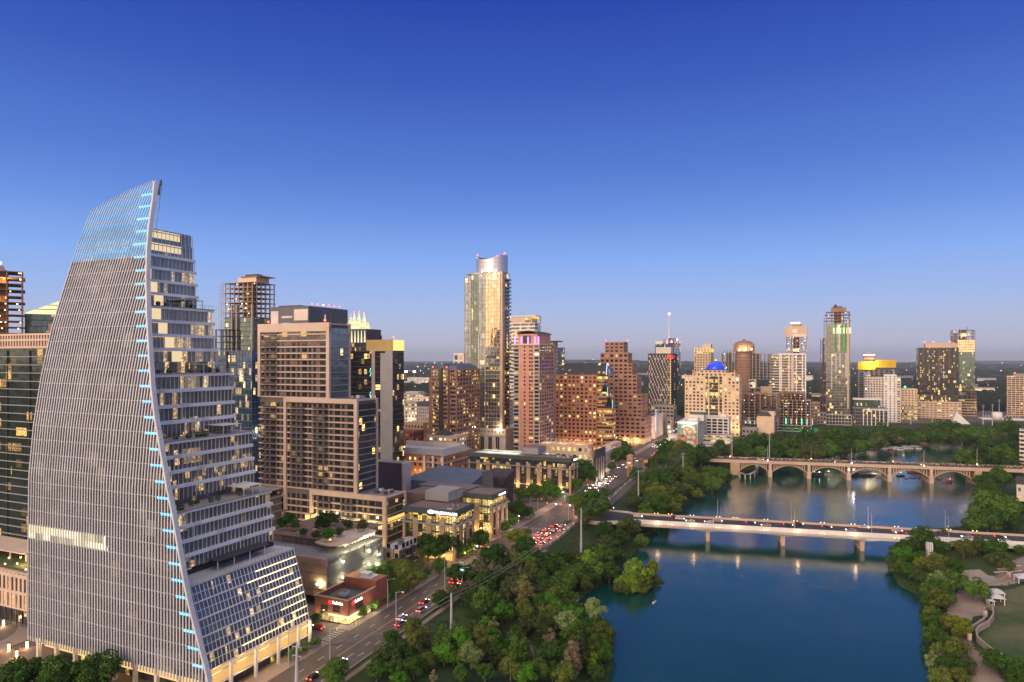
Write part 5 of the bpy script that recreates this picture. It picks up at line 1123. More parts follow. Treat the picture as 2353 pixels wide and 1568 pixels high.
mb = MB(); [mb.tube((xc_+11.2*math.cos(a), 11+11.2*math.sin(a), zd1), (xc_, 11, zd1+9.6), .3, .3, 'gunmetal', 5) for a in np.arange(0, 6.28, .785)]; cd.part('dome_ribs', mb)
cd.beacon(xc_, 11, zd1+9, .5, 'lamp_warm'); [cd.beacon(cd.lx(p_), 1, cd.z(y_), .45) for p_, y_ in ((1592, 857), (1574, 866), (1688, 857), (1698, 866))]
for p_ in (1613, 1667): mb = MB(); mb.ball((cd.lx(p_), 1, zd1+.8), .9, 'led_blue', 8, 5); cd.part('roof_light', mb)
for k in range(5): lo_ = cd.w2(cd.lx(1585)+k*14, -6); lamp('facade_light', lo_[0], lo_[1], 10, 1000, (1, .72, .4), .6)
cd.done()
q = B('apartment_tower', 'beige tower with gold-lit columns on its top floors, behind the domed building', 'apartment tower', 1633, 980)
x0, x1, d_ = q.dims(1595, 1633, 1652); q.punched(x0, x1, 0, min(d_, 30), 30, q.z(799), pitch=4.2, fl=3.7, wf=.55, hf=.55, wall='cream_stone', mix=MIX_SOME); zc = q.z(810)
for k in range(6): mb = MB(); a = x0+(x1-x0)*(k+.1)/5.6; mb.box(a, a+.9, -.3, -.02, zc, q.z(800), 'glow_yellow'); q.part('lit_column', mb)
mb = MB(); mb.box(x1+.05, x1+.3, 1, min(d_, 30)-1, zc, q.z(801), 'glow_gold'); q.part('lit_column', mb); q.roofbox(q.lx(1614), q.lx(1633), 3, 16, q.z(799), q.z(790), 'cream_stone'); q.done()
# ---- construction cluster
q = B('construction_block', 'bare concrete construction block with stacked floors left of the orange crane core', 'construction', 1690, 900); x0, x1, d_ = q.dims(1657, 1690, 1694); q.frame(x0, x1, 0, 20, 10, q.z(812), fl=3.6, bx=5, by=7, slabm='slab_grey', colm='slab_grey', lights=8, lm='lamp_white'); [q.W.box(x0+3+j*4, x0+3.5+j*4, 3, 3.5, q.z(812), q.z(804), 'gunmetal') for j in range(5)]; q.done()
q = B('construction_core', 'round orange scaffolded core with work lights above the concrete blocks', 'construction', 1708, 880); X = q.lx(1708)
mb = MB(); mb.tube((X, 10, 30), (X, 10, q.z(808)), 10, 10, 'slab_rust', 20); [mb.tube((X, 10, 32+j*4), (X, 10, 32.5+j*4), 11, 11, 'slab_grey', 20) for j in range(17)]; q.part('core', mb); mb = MB(); mb.tube((X, 10, q.z(808)), (X, 10, q.z(793)), 13.2, 12.5, 'slab_rust', 20); q.part('formwork', mb); mb = MB(); mb.dome(X, 10, q.z(793), 12.5, 6, 'slab_rust', 20, 4); mb.ball((X, 10, q.z(793)+6.5), 1.5, 'slab_rust', 8, 5); q.part('formwork_dome', mb)
for j in range(10): mb = MB(); a = j*.63; mb.box(X+13.4*math.cos(a)-.2, X+13.4*math.cos(a)+.2, 10+13.4*math.sin(a)-.2, 10+13.4*math.sin(a)+.2, q.z(808), q.z(789), 'ochre_panel'); q.part('scaffold_post', mb)
for p_, y_ in ((1699, 802), (1713, 801), (1727, 800)): mb = MB(); mb.ball((q.lx(p_), -3.8, q.z(y_+3)), 1.0, 'lamp_white', 8, 5); q.part('work_light', mb); lo_ = q.w2(q.lx(p_), -6); lamp('work_light', lo_[0], lo_[1], q.z(y_), 1000, (1, .75, .4))
q.done(); lattice_mast('hoist_mast', 'orange lattice hoist mast climbing the concrete construction block', 'hoist', 1692, 868, 0, ZatY(792, 868), 5.5, 'ochre_panel', 5)
q = B('construction_block', 'wide bare concrete construction block of stacked floors with open bays', 'construction', 1772, 870); x0, x1, d_ = q.dims(1695, 1772, 1778); q.frame(x0, x1, 0, 24, q.z(872), q.z(813), fl=3.5, bx=4.6, by=8, slabm='slab_grey', colm='slab_grey', lights=10)
q.bands(x0, q.lx(1736), -1, 23, q.z(893), q.z(873), fl=5.2, glass='gl_blue', wall='white_paint', hf=.7, out=.4, mull=8, mw=.4); q.frame(x0+1, x1, 1, 23, 5, q.z(894), fl=8, bx=9, by=8, slabm='slab_grey', colm='light_concrete', lights=10, lm='lamp_white')
mb = MB(); mb.box(q.lx(1748), q.lx(1775), -2, -1.7, q.z(930), q.z(888), 'slab_tan'); q.part('debris_screen', mb); q.done()
q = B('apartment_tower', 'pale framed apartment tower under construction with balcony lines and dotted lights', 'apartment tower', 1851, 860); x0, x1, d_ = q.dims(1767, 1851, 1857); z1 = q.z(815)
q.bands(x0, x1, 0, 22, 10, z1, fl=3.5, glass='gl_apart', wall='pale_panel', hf=.74, out=.25)
for p_ in (1792, 1795.5, 1813, 1830, 1844, 1851): a = q.lx(p_); q.W.box(a-.7, a+.7, -.9, -.27, 0, z1+.5, 'white_paint')
q.W.box(q.lx(1818), q.lx(1824), -.8, -.27, 10, z1, 'beige_stone'); q.W.box(q.lx(1792), x1+.3, -1.0, -.2, z1, z1+1.5, 'white_paint')
for j in range(40): mb = MB(); k = q.r.randrange(2, 25); mb.box(*(lambda a: (a, a+1.8))(q.r.uniform(x0+1, x1-3)), -.42, -.28, 10.9+k*3.47, 12.6+k*3.47, q.r.choice(['win_bright', 'win_yellow', 'glow_pale'])); q.part('lit_window', mb)
q.done(); lattice_mast('hoist_mast', 'orange lattice hoist mast on the pale framed apartment tower', 'hoist', 1806, 852, 0, ZatY(822, 852), 4.6, 'ochre_panel', 5)
q = B('construction_tower', 'tower under construction wrapped by a tan climbing screen at its top', 'construction', 1850, 890); x0, x1, d_ = q.dims(1806, 1853, 1858); q.frame(x0, x1, 0, 20, q.z(815), q.z(774), fl=3.6, bx=7, by=7, slabm='slab_rust', colm='slab_grey', lights=14); z0_, z1_ = q.z(775), q.z(750)
mb = MB(); mb.box(x0-1, x1+1, -1.5, 21, z0_, z1_, 'tan_stone'); q.part('climbing_screen', mb); mb = MB(); mb.box(q.lx(1821), q.lx(1832), -1.9, -1.51, q.z(765), q.z(757), 'white_paint'); q.part('screen_sheet', mb); mb = MB(); mb.box(q.lx(1817), q.lx(1853), -1.8, -1.51, z0_+.2, z0_+4, 'pale_panel'); q.part('screen_sheet', mb); mb = MB(); mb.box(q.lx(1814), q.lx(1821), -1.95, -1.82, z0_, z0_+2.5, 'debris_net'); q.part('screen_sheet', mb)
q.roofbox(q.lx(1820), q.lx(1842), 3, 14, z1_, q.z(743), 'slab_rust', 'core'); mb = MB(); [mb.ball((q.lx(1818)+j*3.2, 2, q.z(742)), .9, 'lamp_white', 8, 5) for j in range(4)]; q.part('work_light', mb)
mb = MB(); mb.tube((q.lx(1821), 4, q.z(743)), (q.lx(1814), 4, q.z(731)), .5, .3, 'metal_grey', 6); q.part('boom', mb)
for p_ in (1815, 1835, 1848): lo_ = q.w2(q.lx(p_), 4); lamp('work_light', lo_[0], lo_[1], q.z(803), 3500, (1, .65, .3))
q.done()
q = B('construction_block', 'low curved-looking concrete frame with glass going in, behind the pyramid roofed block', 'construction', 1786, 800); x0, x1, d_ = q.dims(1708, 1786, 1790); q.frame(x0, x1, 0, 26, 20, q.z(907), fl=3.4, bx=6, by=8, slabm='slab_rust', colm='slab_grey', lights=6); q.bands(x0, x1, .6, 25, 0, 20, fl=3.6, glass='gl_blue', wall='metal_grey', hf=.8, out=.3, mull=4); q.done()
q = B('construction_block', 'long low concrete frame with green work lights, right of the pyramid roofed block', 'construction', 1864, 830); x0, x1, d_ = q.dims(1789, 1864, 1868); q.frame(x0, q.lx(1848), 3, 26, q.z(920), q.z(903), fl=3.2, bx=5, by=8, slabm='slab_rust', colm='slab_rust', core=False, lights=4); q.frame(x0, x1, 0, 28, 8, q.z(921), fl=3.5, bx=5.5, by=8, slabm='slab_tan', colm='slab_tan', core=False, lights=6, lm='lamp_white'); q.bands(x0, x1, .5, 28, 0, 8, fl=3.6, glass='gl_apart', wall='white_paint', hf=.8, out=.4)
for k in range(5): mb = MB(); mb.box(x0+4+k*9, x0+9+k*9, -.2, .1, .5, 5, 'green_net'); q.part('green_hoarding', mb)
for j in range(6): mb = MB(); mb.box(x0+8+j*6, x0+8.7+j*6, -.3, -.05, 9, 16, 'lamp_green' if j % 3 == 0 else 'glow_pale'); q.part('work_light', mb)
q.done()
# ---- mural building and white grid hotel
mr = B('hotel_building', 'white hotel end wall carrying a big teal and orange mural, under two floodlights', 'hotel', 1603, 690, seed=40)
x0, x1 = mr.lx(1557), mr.lx(1603); d_ = mr.ly(1621, x1); z1 = mr.z(972)
mr.W.box(x0, x1, 0, d_, 0, z1, 'pale_panel'); mr.W.box(x0-.5, x1+.3, -.5, d_+.3, z1-1.0, z1+.6, 'white_paint'); mr.roofbox(mr.lx(1577), mr.lx(1601), 8, 16, z1+.6, mr.z(963), 'pale_panel'); mr.roofbox(mr.lx(1580), mr.lx(1612), 16.1, 30, z1+.6, mr.z(956), 'white_paint', 'penthouse'); mr.roofbox(mr.lx(1580)-.3, mr.lx(1612)+.3, 15.8, 30.3, mr.z(956), mr.z(952.5), 'teal_paint', 'penthouse_roof')
for k in range(8): mr.W.box(x1+.01, x1+.1, 1, d_-1, 3+k*3.2, 3.15+k*3.2, 'slab_grey')
xa, xb, za, zb = mr.lx(1558), mr.lx(1601.5), 1.0, z1-1.6; w_, h_ = xb-xa, zb-za
for n_, c_ in (('mural_teal', (.12, .30, .27)), ('mural_orange', (.62, .16, .06)), ('mural_cream', (.72, .62, .46)), ('mural_ochre', (.55, .28, .05)), ('mural_brown', (.12, .06, .035)), ('mural_grey', (.30, .28, .27)), ('mural_peach', (.62, .33, .18)), ('mural_white', (.65, .62, .58)), ('mural_pale_teal', (.28, .46, .42))): solid(n_, c_, rough=.9, var=.08)
mb = MB()
def el(cx, cy, rx_, ry_, m, dz, n=18, a0=0, a1=2*math.pi): mb.poly([(xa+w_*(cx+rx_*math.cos(a0+(a1-a0)*j/n)), -.02-dz*.012, za+h_*(cy+ry_*math.sin(a0+(a1-a0)*j/n))) for j in range(n)], m)
mb.poly([(xa, -.02, za), (xb, -.02, za), (xb, -.02, zb), (xa, -.02, zb)], 'mural_teal')
mb.poly([(xa, -.03, za), (xb, -.03, za), (xb, -.03, za+h_*.38), (xa, -.03, za+h_*.42)], 'mural_orange')
for cx, cy, r1 in ((.35, .82, .18), (.55, .86, .18), (.75, .8, .17), (.85, .66, .13), (.2, .72, .14), (.3, .62, .12)): el(cx, cy, r1, r1*.62, 'mural_cream' if cx > .3 else 'mural_grey', 1)
el(.5, .66, .28, .2, 'mural_brown', 2); el(.5, .64, .25, .185, 'mural_cream', 3); el(.16, .6, .1, .1, 'mural_pale_teal', 2)
mb.poly([(xa+w_*p_, -.085, za+h_*q_) for p_, q_ in ((.58, .5), (.85, .5), (.78, .68), (.7, .62))], 'mural_ochre')
el(.47, .64, .07, .055, 'mural_peach', 6); el(.5, .54, .08, .06, 'mural_grey', 6); el(.4, .72, .05, .03, 'mural_brown', 6); el(.6, .73, .06, .03, 'mural_brown', 6)
el(.25, .42, .17, .1, 'mural_peach', 4); el(.25, .45, .13, .04, 'mural_brown', 5); el(.25, .33, .12, .1, 'mural_peach', 4); el(.7, .4, .22, .12, 'mural_white', 4); el(.7, .46, .15, .035, 'mural_grey', 5); el(.72, .28, .15, .12, 'mural_white', 4); el(.55, .22, .2, .12, 'mural_grey', 5); el(.62, .12, .22, .12, 'mural_cream', 6); el(.9, .04, .14, .06, 'mural_pale_teal', 7)
for j in range(5): el(.58+j*.07, .29-j*.012, .018, .05, 'mural_brown', 8, 8)
mr.part('mural', mb)
for p_ in (1571, 1588):
    mb = MB(); mb.ball((mr.lx(p_), -1.0, z1-.3), .8, 'lamp_white', 8, 6, .6); mr.part('floodlight', mb); lo_ = mr.w2(mr.lx(p_), -2.6); lamp('floodlight', lo_[0], lo_[1], z1+.2, 500, (1, .93, .82), .3)
mr.done()
q = B('annex_building', 'low white curved-top annex left of the mural wall', 'building', 1558, 700); x0, x1, d_ = q.dims(1536, 1556, 1558); q.W.box(x0, x1, 0, 15, 0, q.z(1000), 'pale_panel'); q.W.box(x0+1.5, x1-1, -.12, -.01, 1, q.z(1008), 'slab_grey'); q.done()
q = B('hotel_building', 'white hotel wing with a grid of rounded balcony openings, right of the mural', 'hotel', 1675, 725, seed=41); x0, x1 = q.lx(1622), q.lx(1675); z1 = q.z(961)
q.punched(x0, x1, 0, 16, 9, z1, pitch=5.6, fl=3.15, wf=.80, hf=.72, wall='white_paint', deep=1.4, mix=[('win_dark', 8), ('win_mid', 3), ('win_dim', 2)], which=('W',)); q.W.box(x0-.5, x1+.5, -.4, 16.5, z1, z1+.9, 'pale_panel')
q.bands(q.lx(1612), x1+2, -12, 15, 0, 9, fl=4.4, glass='gl_office', wall='white_paint', hf=.45, out=.7); q.roofbox(q.lx(1655), q.lx(1668), 3, 9, z1+.9, z1+3.5, 'white_paint'); q.done()
q = B('podium_building', 'flat white restaurant pavilion half hidden by trees below the balcony hotel', 'building', 1640, 640); q.bands(q.lx(1605), q.lx(1640), 0, 14, 0, q.z(1012, 0, 0) if False else 8, fl=7, glass='gl_green', wall='pale_panel', hf=.5, out=.8); q.done()
py_ = B('apartment_building', 'blank beige block with dark pyramid roofs beside the trees', 'building', 1779, 770); x0, x1 = py_.lx(1740), py_.lx(1779); d_ = min(30, py_.ly(1790, x1)); z1 = py_.z(957)
py_.W.box(x0, x1, 0, d_, 0, z1, 'cream_stone'); py_.W.box(py_.lx(1748), x1+1, 6, d_, z1, py_.z(946), 'cream_stone')
mb = MB(); mb.box(x0-.8, py_.lx(1772), -.8, 7, z1, z1+5, 'roof_dark', taper=3.8); py_.part('pyramid_roof', mb); mb = MB(); mb.box(py_.lx(1748)-1, x1+1.8, 5.6, d_, py_.z(946), py_.z(936.5), 'roof_dark', taper=min(11, d_/2-4)); py_.part('pyramid_roof', mb)
for k in range(9): mb = MB(); mb.box(x1+.02, x1+1.6, 3, d_-3, 3+k*3.2, 3.4+k*3.2, 'slab_grey'); py_.part('balcony', mb)
py_.done()
q = low('apartment_building', 'orange brick block with a stepped roof behind the pyramid roofed block', 'building', 1755, 1780, 1791, 926, 810, wall='terracotta', pitch=5, fl=4, mix=MIX_OFF, depth=14, wf=.35); q.roofbox(q.ext[0]+1, q.ext[0]+14, 3, 12, q.ext[4], q.z(916), 'tan_stone'); q.done()
for i, (a, c, yt, Y, w, lb) in enumerate([(1690, 1712, 978, 800, 'brown_brick', 'brown low block right of the domed building'), (1705, 1740, 985, 760, 'slab_grey', 'dark pitched-roof low house left of the pyramid roofed block')]): q = low('low_building', lb, 'building', a, c, c+3, yt, Y, wall=w, mix=MIX_OFF, pitch=4, fl=4, depth=14); q.done()
# ---- right-hand group
q = B('construction_tower', 'narrow dark brown tower squeezed behind the slender glass tower', 'construction', 1898, 1000); x0, x1, d_ = q.dims(1885, 1899, 1902); q.frame(x0, x1, 0, 16, 10, q.z(779), fl=4, bx=4, by=8, slabm='slab_rust', colm='brown_brick', lights=12, lm='lamp_orange'); q.done(); lattice_mast('hoist_mast', 'thin dark mast above the narrow brown tower', 'hoist', 1894, 990, 60, ZatY(729, 990), 1.2, 'gunmetal')
s9 = B('glass_tower', 'slender glass tower with green strips and an unfinished top of open slabs, by the trees', 'skyscraper', 1953, 915, seed=50)
x0, x1 = s9.lx(1898), s9.lx(1953); d_ = s9.ly(1958.5, x1); d_ = max(18, d_); zt_ = s9.z(743)
s9.bands(x0, x1, 0, d_, 0, zt_, fl=3.7, glass='gl_mid', wall='slab_grey', hf=.85, out=.12, mull=3.2, mw=.2, top=.3)
s9.frame(x0, x1, 0, d_, zt_, s9.z(716), fl=4.2, bx=8, by=8, slabm='slab_rust', colm='slab_rust', lights=5, over=1.5); s9.roofbox(s9.lx(1910), s9.lx(1945), 3, 14, s9.z(716), s9.z(706), 'slab_rust', 'formwork'); s9.roofbox(s9.lx(1914), s9.lx(1936), 5, 12, s9.z(706), s9.z(703), 'gunmetal', 'formwork'); mb = MB(); mb.ball((s9.lx(1920), 6, s9.z(701)), 1.8, 'gunmetal', 8, 5); s9.part('machinery', mb)
mb = MB(); mb.box(s9.lx(1914), s9.lx(1958)-1, -.35, -.2, s9.z(767), s9.z(753), 'glow_crown'); s9.part('lit_band', mb)
for p_, y0_, y1_, mt in ((1920, 808, 743, 'green_net'), (1928.5, 808, 743, 'pale_panel'), (1935, 808, 743, 'green_net'), (1943, 808, 743, 'green_net'), (1921, 855, 812, 'roof_white'), (1930, 843, 812, 'roof_white'), (1944, 868, 812, 'roof_white'), (1948.5, 940, 738, 'beige_stone'), (1911, 895, 820, 'roof_white'), (1912.5, 980, 950, 'roof_white')): mb = MB(); a = s9.lx(p_); mb.box(a-.8, a+.8, -.7, -.36, s9.z(y0_), s9.z(y1_), mt); s9.part('facade_strip', mb)
for j in range(4): mb = MB(); mb.ball((s9.lx(1927), -1, s9.z(750+j*4)), .8, 'lamp_white', 6, 4); s9.part('work_light', mb)
s9.bands(x0, s9.lx(1956), -1.2, 16, 0, 14, fl=4.5, glass='gl_apart', wall='pale_panel', hf=.85, out=.2, mull=4, mw=.5); s9.done()
q = B('construction_tower', 'concrete tower with bright yellow debris netting round its top floors', 'construction', 2052, 1060); x0, x1, d_ = q.dims(1973, 2056, 2060); q.frame(x0, x1, 0, 24, 20, q.z(850), fl=3.8, bx=7, by=8, slabm='slab_grey', colm='slab_grey', lights=10)
for a, c, t0_, t1_ in ((1971, 2011, 850, 831), (2011.3, 2059, 845, 827)): mb = MB(); n = 5; [mb.box(q.lx(a), q.lx(c), -1.2, 25, q.z(t0_)+j*(q.z(t1_)-q.z(t0_))/n, q.z(t0_)+(j+.9)*(q.z(t1_)-q.z(t0_))/n, 'debris_net') for j in range(n)]; q.part('debris_netting', mb)
q.roofbox(q.lx(1986), q.lx(2009), 4, 14, q.z(830), q.z(822), 'slab_grey', 'core'); mb = MB(); mb.box(q.lx(1985), q.lx(2010), 3, 15, q.z(822), q.z(813), 'red_brick'); mb.box(q.lx(1985)-.3, q.lx(2010)+.3, 2.6, 2.9, q.z(817), q.z(815), 'lamp_white'); q.part('formwork', mb)
lo_ = q.w2(q.lx(2000), -8); lamp('work_light', lo_[0], lo_[1], q.z(838), 9000, (1, .75, .3)); q.done()
q = B('apartment_building', 'white apartment block in front of the yellow netted tower', 'apartment building', 2056, 960, seed=52); x0, x1 = q.lx(1987), q.lx(2031); q.punched(x0, x1, 0, 16, 0, q.z(868), pitch=3.6, fl=3.3, wf=.55, hf=.55, wall='pale_panel', mix=MIX_SOME); q.punched(x1+.1, q.lx(2060), -2, 14, 0, q.z(861), pitch=5, fl=3.3, wf=.35, hf=.5, wall='white_paint', mix=MIX_SOME); q.punched(q.lx(2060)+.1, q.lx(2070), 0, 14, 0, q.z(868), pitch=4, fl=3.3, wf=.6, hf=.5, wall='pale_panel', mix=MIX_SOME)
for k in range(26): mb = MB(); mb.box(x0+3+(k % 3)*9, x0+8+(k % 3)*9, -1.2, 0, 5+k*2.1, 5.25+k*2.1, 'white_paint'); q.part('balcony', mb)
q.done()
q = B('glass_pavilion', 'low glass and white framed building with a flat white roof, right of the slender tower', 'building', 2040, 905); x0, x1 = q.lx(1960), q.lx(2040); q.bands(q.lx(1964), q.lx(2024), 6, 22, q.z(939), q.z(921), fl=10, glass='gl_green', wall='gunmetal', hf=.9, out=.1); q.W.box(q.lx(1960), q.lx(2028), 4, 24, q.z(921), q.z(918), 'white_paint'); q.bands(x0, x1, 0, 26, 0, q.z(939), fl=5, glass='gl_apart', wall='metal_grey', hf=.9, out=.1, mull=3)
for k in range(7): a = q.lx(1984)+k*(x1-q.lx(1984))/6; q.W.box(a-.5, a+.5, -1.2, -.3, 0, q.z(944), 'white_paint')
q.W.box(q.lx(1984), x1+.5, -1.25, -.28, q.z(944), q.z(941.5), 'white_paint'); q.done()
q = low('hotel_building', 'cream hotel with even rows of small dark windows, left of the black tower', 'hotel', 2071, 2108, 2112, 894, 1010, wall='cream_stone', pitch=4, fl=3.6, wf=.4, hf=.45, mix=[('win_dark', 10), ('win_warm', 1)], depth=18); q.beacon(q.lx(2080), 2, q.ext[4], 1.4, 'lamp_green'); q.done()
q = low('low_building', 'dark low building with an amber lit entrance below the cream hotel', 'building', 2070, 2108, 2112, 935, 985, wall='slab_grey', style='bands', glass='gl_office', fl=5, hf=.6, depth=12); q.done()
dk = B('apartment_tower', 'black apartment tower with warm lit windows on a tan parking podium', 'apartment tower', 2204, 1010, seed=55); x0, x1 = dk.lx(2110), dk.lx(2202); zt_, zb_ = dk.z(799), dk.z(909)
dk.bands(x0, x1, 0, 22, zb_, zt_, fl=3.5, glass='gl_black', wall='gunmetal', hf=.86, out=.2, top=1)
for k in range(24): a = x0+(x1-x0)*k/23; dk.W.box(a-.5, a+.5, -.7, -.22, zb_, zt_, 'dark_panel') if k % 3 else None
for j in range(45): mb = MB(); k = dk.r.randrange(1, 19); a = x0+(x1-x0)*(dk.r.choice([1, 1, 5, 6, 8, 9, 14, 14, 20, 22])+.5)/23; mb.box(a-.9, a+.9, -.33, -.22, zb_+k*3.5+1, zb_+k*3.5+3.1, dk.r.choice(['win_warm', 'win_yellow', 'glow_gold', 'glow_cream'])); dk.part('lit_window', mb)
dk.roofbox(dk.lx(2127), x1-1, 3, 18, zt_, dk.z(789), 'tan_stone'); [dk.beacon(dk.lx(p_), 2, dk.z(789), 1.1) for p_ in (2125, 2145, 2183)]
dk.punched(x0-1, dk.lx(2209), -2, 24, 0, dk.z(924), pitch=5, fl=3.3, wf=.7, hf=.35, wall='tan_stone', mix=MIX_SOME, which=('W',)); mb = MB(); mb.box(x0, x1, -1, 22, dk.z(924), zb_-.1, 'gl_office2'); dk.part('amenity_floor', mb)
mb = MB(); mb.box(dk.lx(2161), dk.lx(2173), -.6, -.3, dk.z(856), dk.z(855), 'led_blue'); dk.part('light_strip', mb); dk.done(60)
q = B('glass_tower', 'green glass tower with gold upper floors and an open top, beside the black tower', 'skyscraper', 2240, 1060, seed=56); x0, x1 = q.lx(2200), q.lx(2240); zt_ = q.z(781)
for za, zb2, gm in ((q.z(900), q.z(887), 'gl_office'), (q.z(887), q.z(810), 'gl_green'), (q.z(810), zt_, 'glow_gold_glass')):
    if gm == 'glow_gold_glass': gm = 'gl_gold'
    q.bands(x0, x1, 0, 24, za, zb2, fl=3.7, glass=gm, wall='green_panel', hf=.88, out=.08, mull=3, mw=.15, top=.2)
q.frame(x0-6, x1+1, 0, 24, zt_, q.z(758.5), fl=5, bx=9, by=8, slabm='slab_grey', colm='slab_grey', lights=8); q.bands(q.lx(2190), x0-.3, 2, 22, q.z(900), q.z(765), fl=3.7, glass='gl_black', wall='slab_grey', hf=.8, out=.2)
q.frame(x0, x1+2, -1, 24, q.z(918), q.z(902), fl=6, bx=6, by=8, slabm='slab_rust', colm='slab_rust', core=False); q.bands(q.lx(2205), x1+2, -2, 24, 0, q.z(918), fl=4, glass='gl_office2', wall='limestone_band', hf=.6, out=.3)
lo_ = q.w2(x0+10, 3); lamp('work_light', lo_[0], lo_[1], q.z(770), 2500, WARM); mb = MB(); mb.tube((x1-9, 6, q.z(758)), (x1-9, 6, q.z(750)), .7, .2, 'slab_rust', 6); q.part('finial', mb); q.done()
q = low('apartment_tower', 'pale apartment tower with close balcony bands at the right edge', 'apartment tower', 2315, 2400, 2410, 865, 1050, wall='tan_stone', style='bands', glass='gl_apart', fl=3.4, hf=.6, out=.5, mull=5, mw=.8); mb = MB(); mb.box(q.ext[0]+8, q.ext[0]+30, 2, 14, q.ext[4], q.ext[4]+4, 'slab_grey'); mb.ball((q.ext[0]+10, 3, q.ext[4]+5), .9, 'lamp_red', 6, 4); q.part('plant_room', mb); mb = MB(); mb.box(q.ext[0]-1, q.ext[0]+9, -.9, -.6, q.ext[4]-1, q.ext[4], 'glow_yellow'); q.part('light_strip', mb); q.done()
q = B('event_hall', 'long low white hall behind the trees at the right', 'building', 2349, 985); x0 = q.lx(2256); q.W.box(x0, q.lx(2380), 0, 26, 0, q.z(965), 'white_paint'); [q.W.box(x0+4+j*4, x0+6+j*4, -.15, -.01, 3, 7, 'slab_grey') for j in range(11)]; q.done()
q = B('triangular_building', 'white wedge-shaped building peak standing above the trees', 'building', 2228, 930); a, bq, c = q.lx(2188), q.lx(2200), q.lx(2230); mb = MB(); mb.hexa([(a, 0, 0), (c, 0, 0), (c, 16, 0), (a, 16, 0), (bq-1.5, 0, q.z(949)), (bq, 0, q.z(949)), (bq, 16, q.z(949)), (bq-1.5, 16, q.z(949))], 'white_paint'); mb.build('sloped_wall', q.root); q.done()
q = tag(empty('storage_tank', (XatY(2291, 1000), 1000, 0)), 'white cylindrical tank beside the long white hall', 'tank'); mb = MB(); mb.tube((0, 0, 0), (0, 0, ZatY(948, 1000)), 6.5, 6.5, 'white_paint', 24); mb.build('tank', q, True); mb = MB(); mb.dome(0, 0, ZatY(948, 1000), 6.5, 1, 'roof_white', 24, 3); mb.build('lid', q)
q = B('apartment_building', 'pale curved-balcony block cut by the right edge above the trees', 'apartment building', 2345, 560, th=math.radians(38)); q.bands(0, 20, 0, 14, -4, q.z(988), fl=3.3, glass='gl_apart', wall='pale_panel', hf=.55, out=.8); q.done()
q = B('lakeside_building', 'white building with a dark roof at the right edge, behind the near bridge', 'building', 2336, 450, th=math.radians(38)); q.punched(0, 22, 0, 12, -4, q.z(1112), pitch=3, fl=4, wall='pale_panel', mix=MIX_LIT, wf=.5); q.W.box(-.6, 22, -.8, 12, q.z(1112), q.z(1100), 'roof_dark'); q.done()
# filler blocks in the quarters behind, seen only in gaps
fill = [(560, 600, 985, 700, 'slab_grey', 'grey block glimpsed between the terraced tower and the beige framed tower'), (1700, 1716, 950, 900, 'brown_brick', 'brick block beside the domed building'), (1866, 1884, 925, 960, 'tan_stone', 'small tan block with a lit top strip, left of the narrow brown tower'), (1878, 1899, 948, 930, 'slab_grey', 'small dark block by the narrow brown tower')]
for a, c, yt, Y, w, lb in fill: q = low('infill_building', lb, 'building', a, c, c+2, yt, Y, wall=w, mix=MIX_SOME, pitch=4, fl=4, depth=14); q.done(30)
r9 = random.Random(8)
for i in range(34):       # low houses out on the plain
    yy = r9.uniform(1250, 3600); xx = r9.uniform(-.2, .72)*yy
    px_ = CX+F*xx/yy
    q = empty('suburban_building', (xx, yy, hz(xx, yy)), r9.uniform(-.6, .6)); w, d_, h_ = r9.uniform(25, 80), r9.uniform(15, 30), r9.uniform(7, 16)+yy*.002
    mb = MB(); mb.box(-w/2, w/2, 0, d_, 0, h_, r9.choice(['roof_white', 'pale_panel', 'slab_grey', 'tan_stone'])); mb.build('wall', q); mb = MB(); mb.box(-w/2-1, w/2+1, -1, d_+1, h_, h_+1.2, r9.choice(['roof_white', 'roof_grey'])); mb.build('roof', q)
    mb = MB(); mb.box(-w/2+2, w/2-2, -.3, -.05, h_*.4, h_*.62, r9.choice(['glow_pale', 'win_dark', 'glow_gold', 'win_dark'])); mb.build('window_strip', q)
    SUB = globals().setdefault('SUBS', []); SUB.append((px_, yy, q))
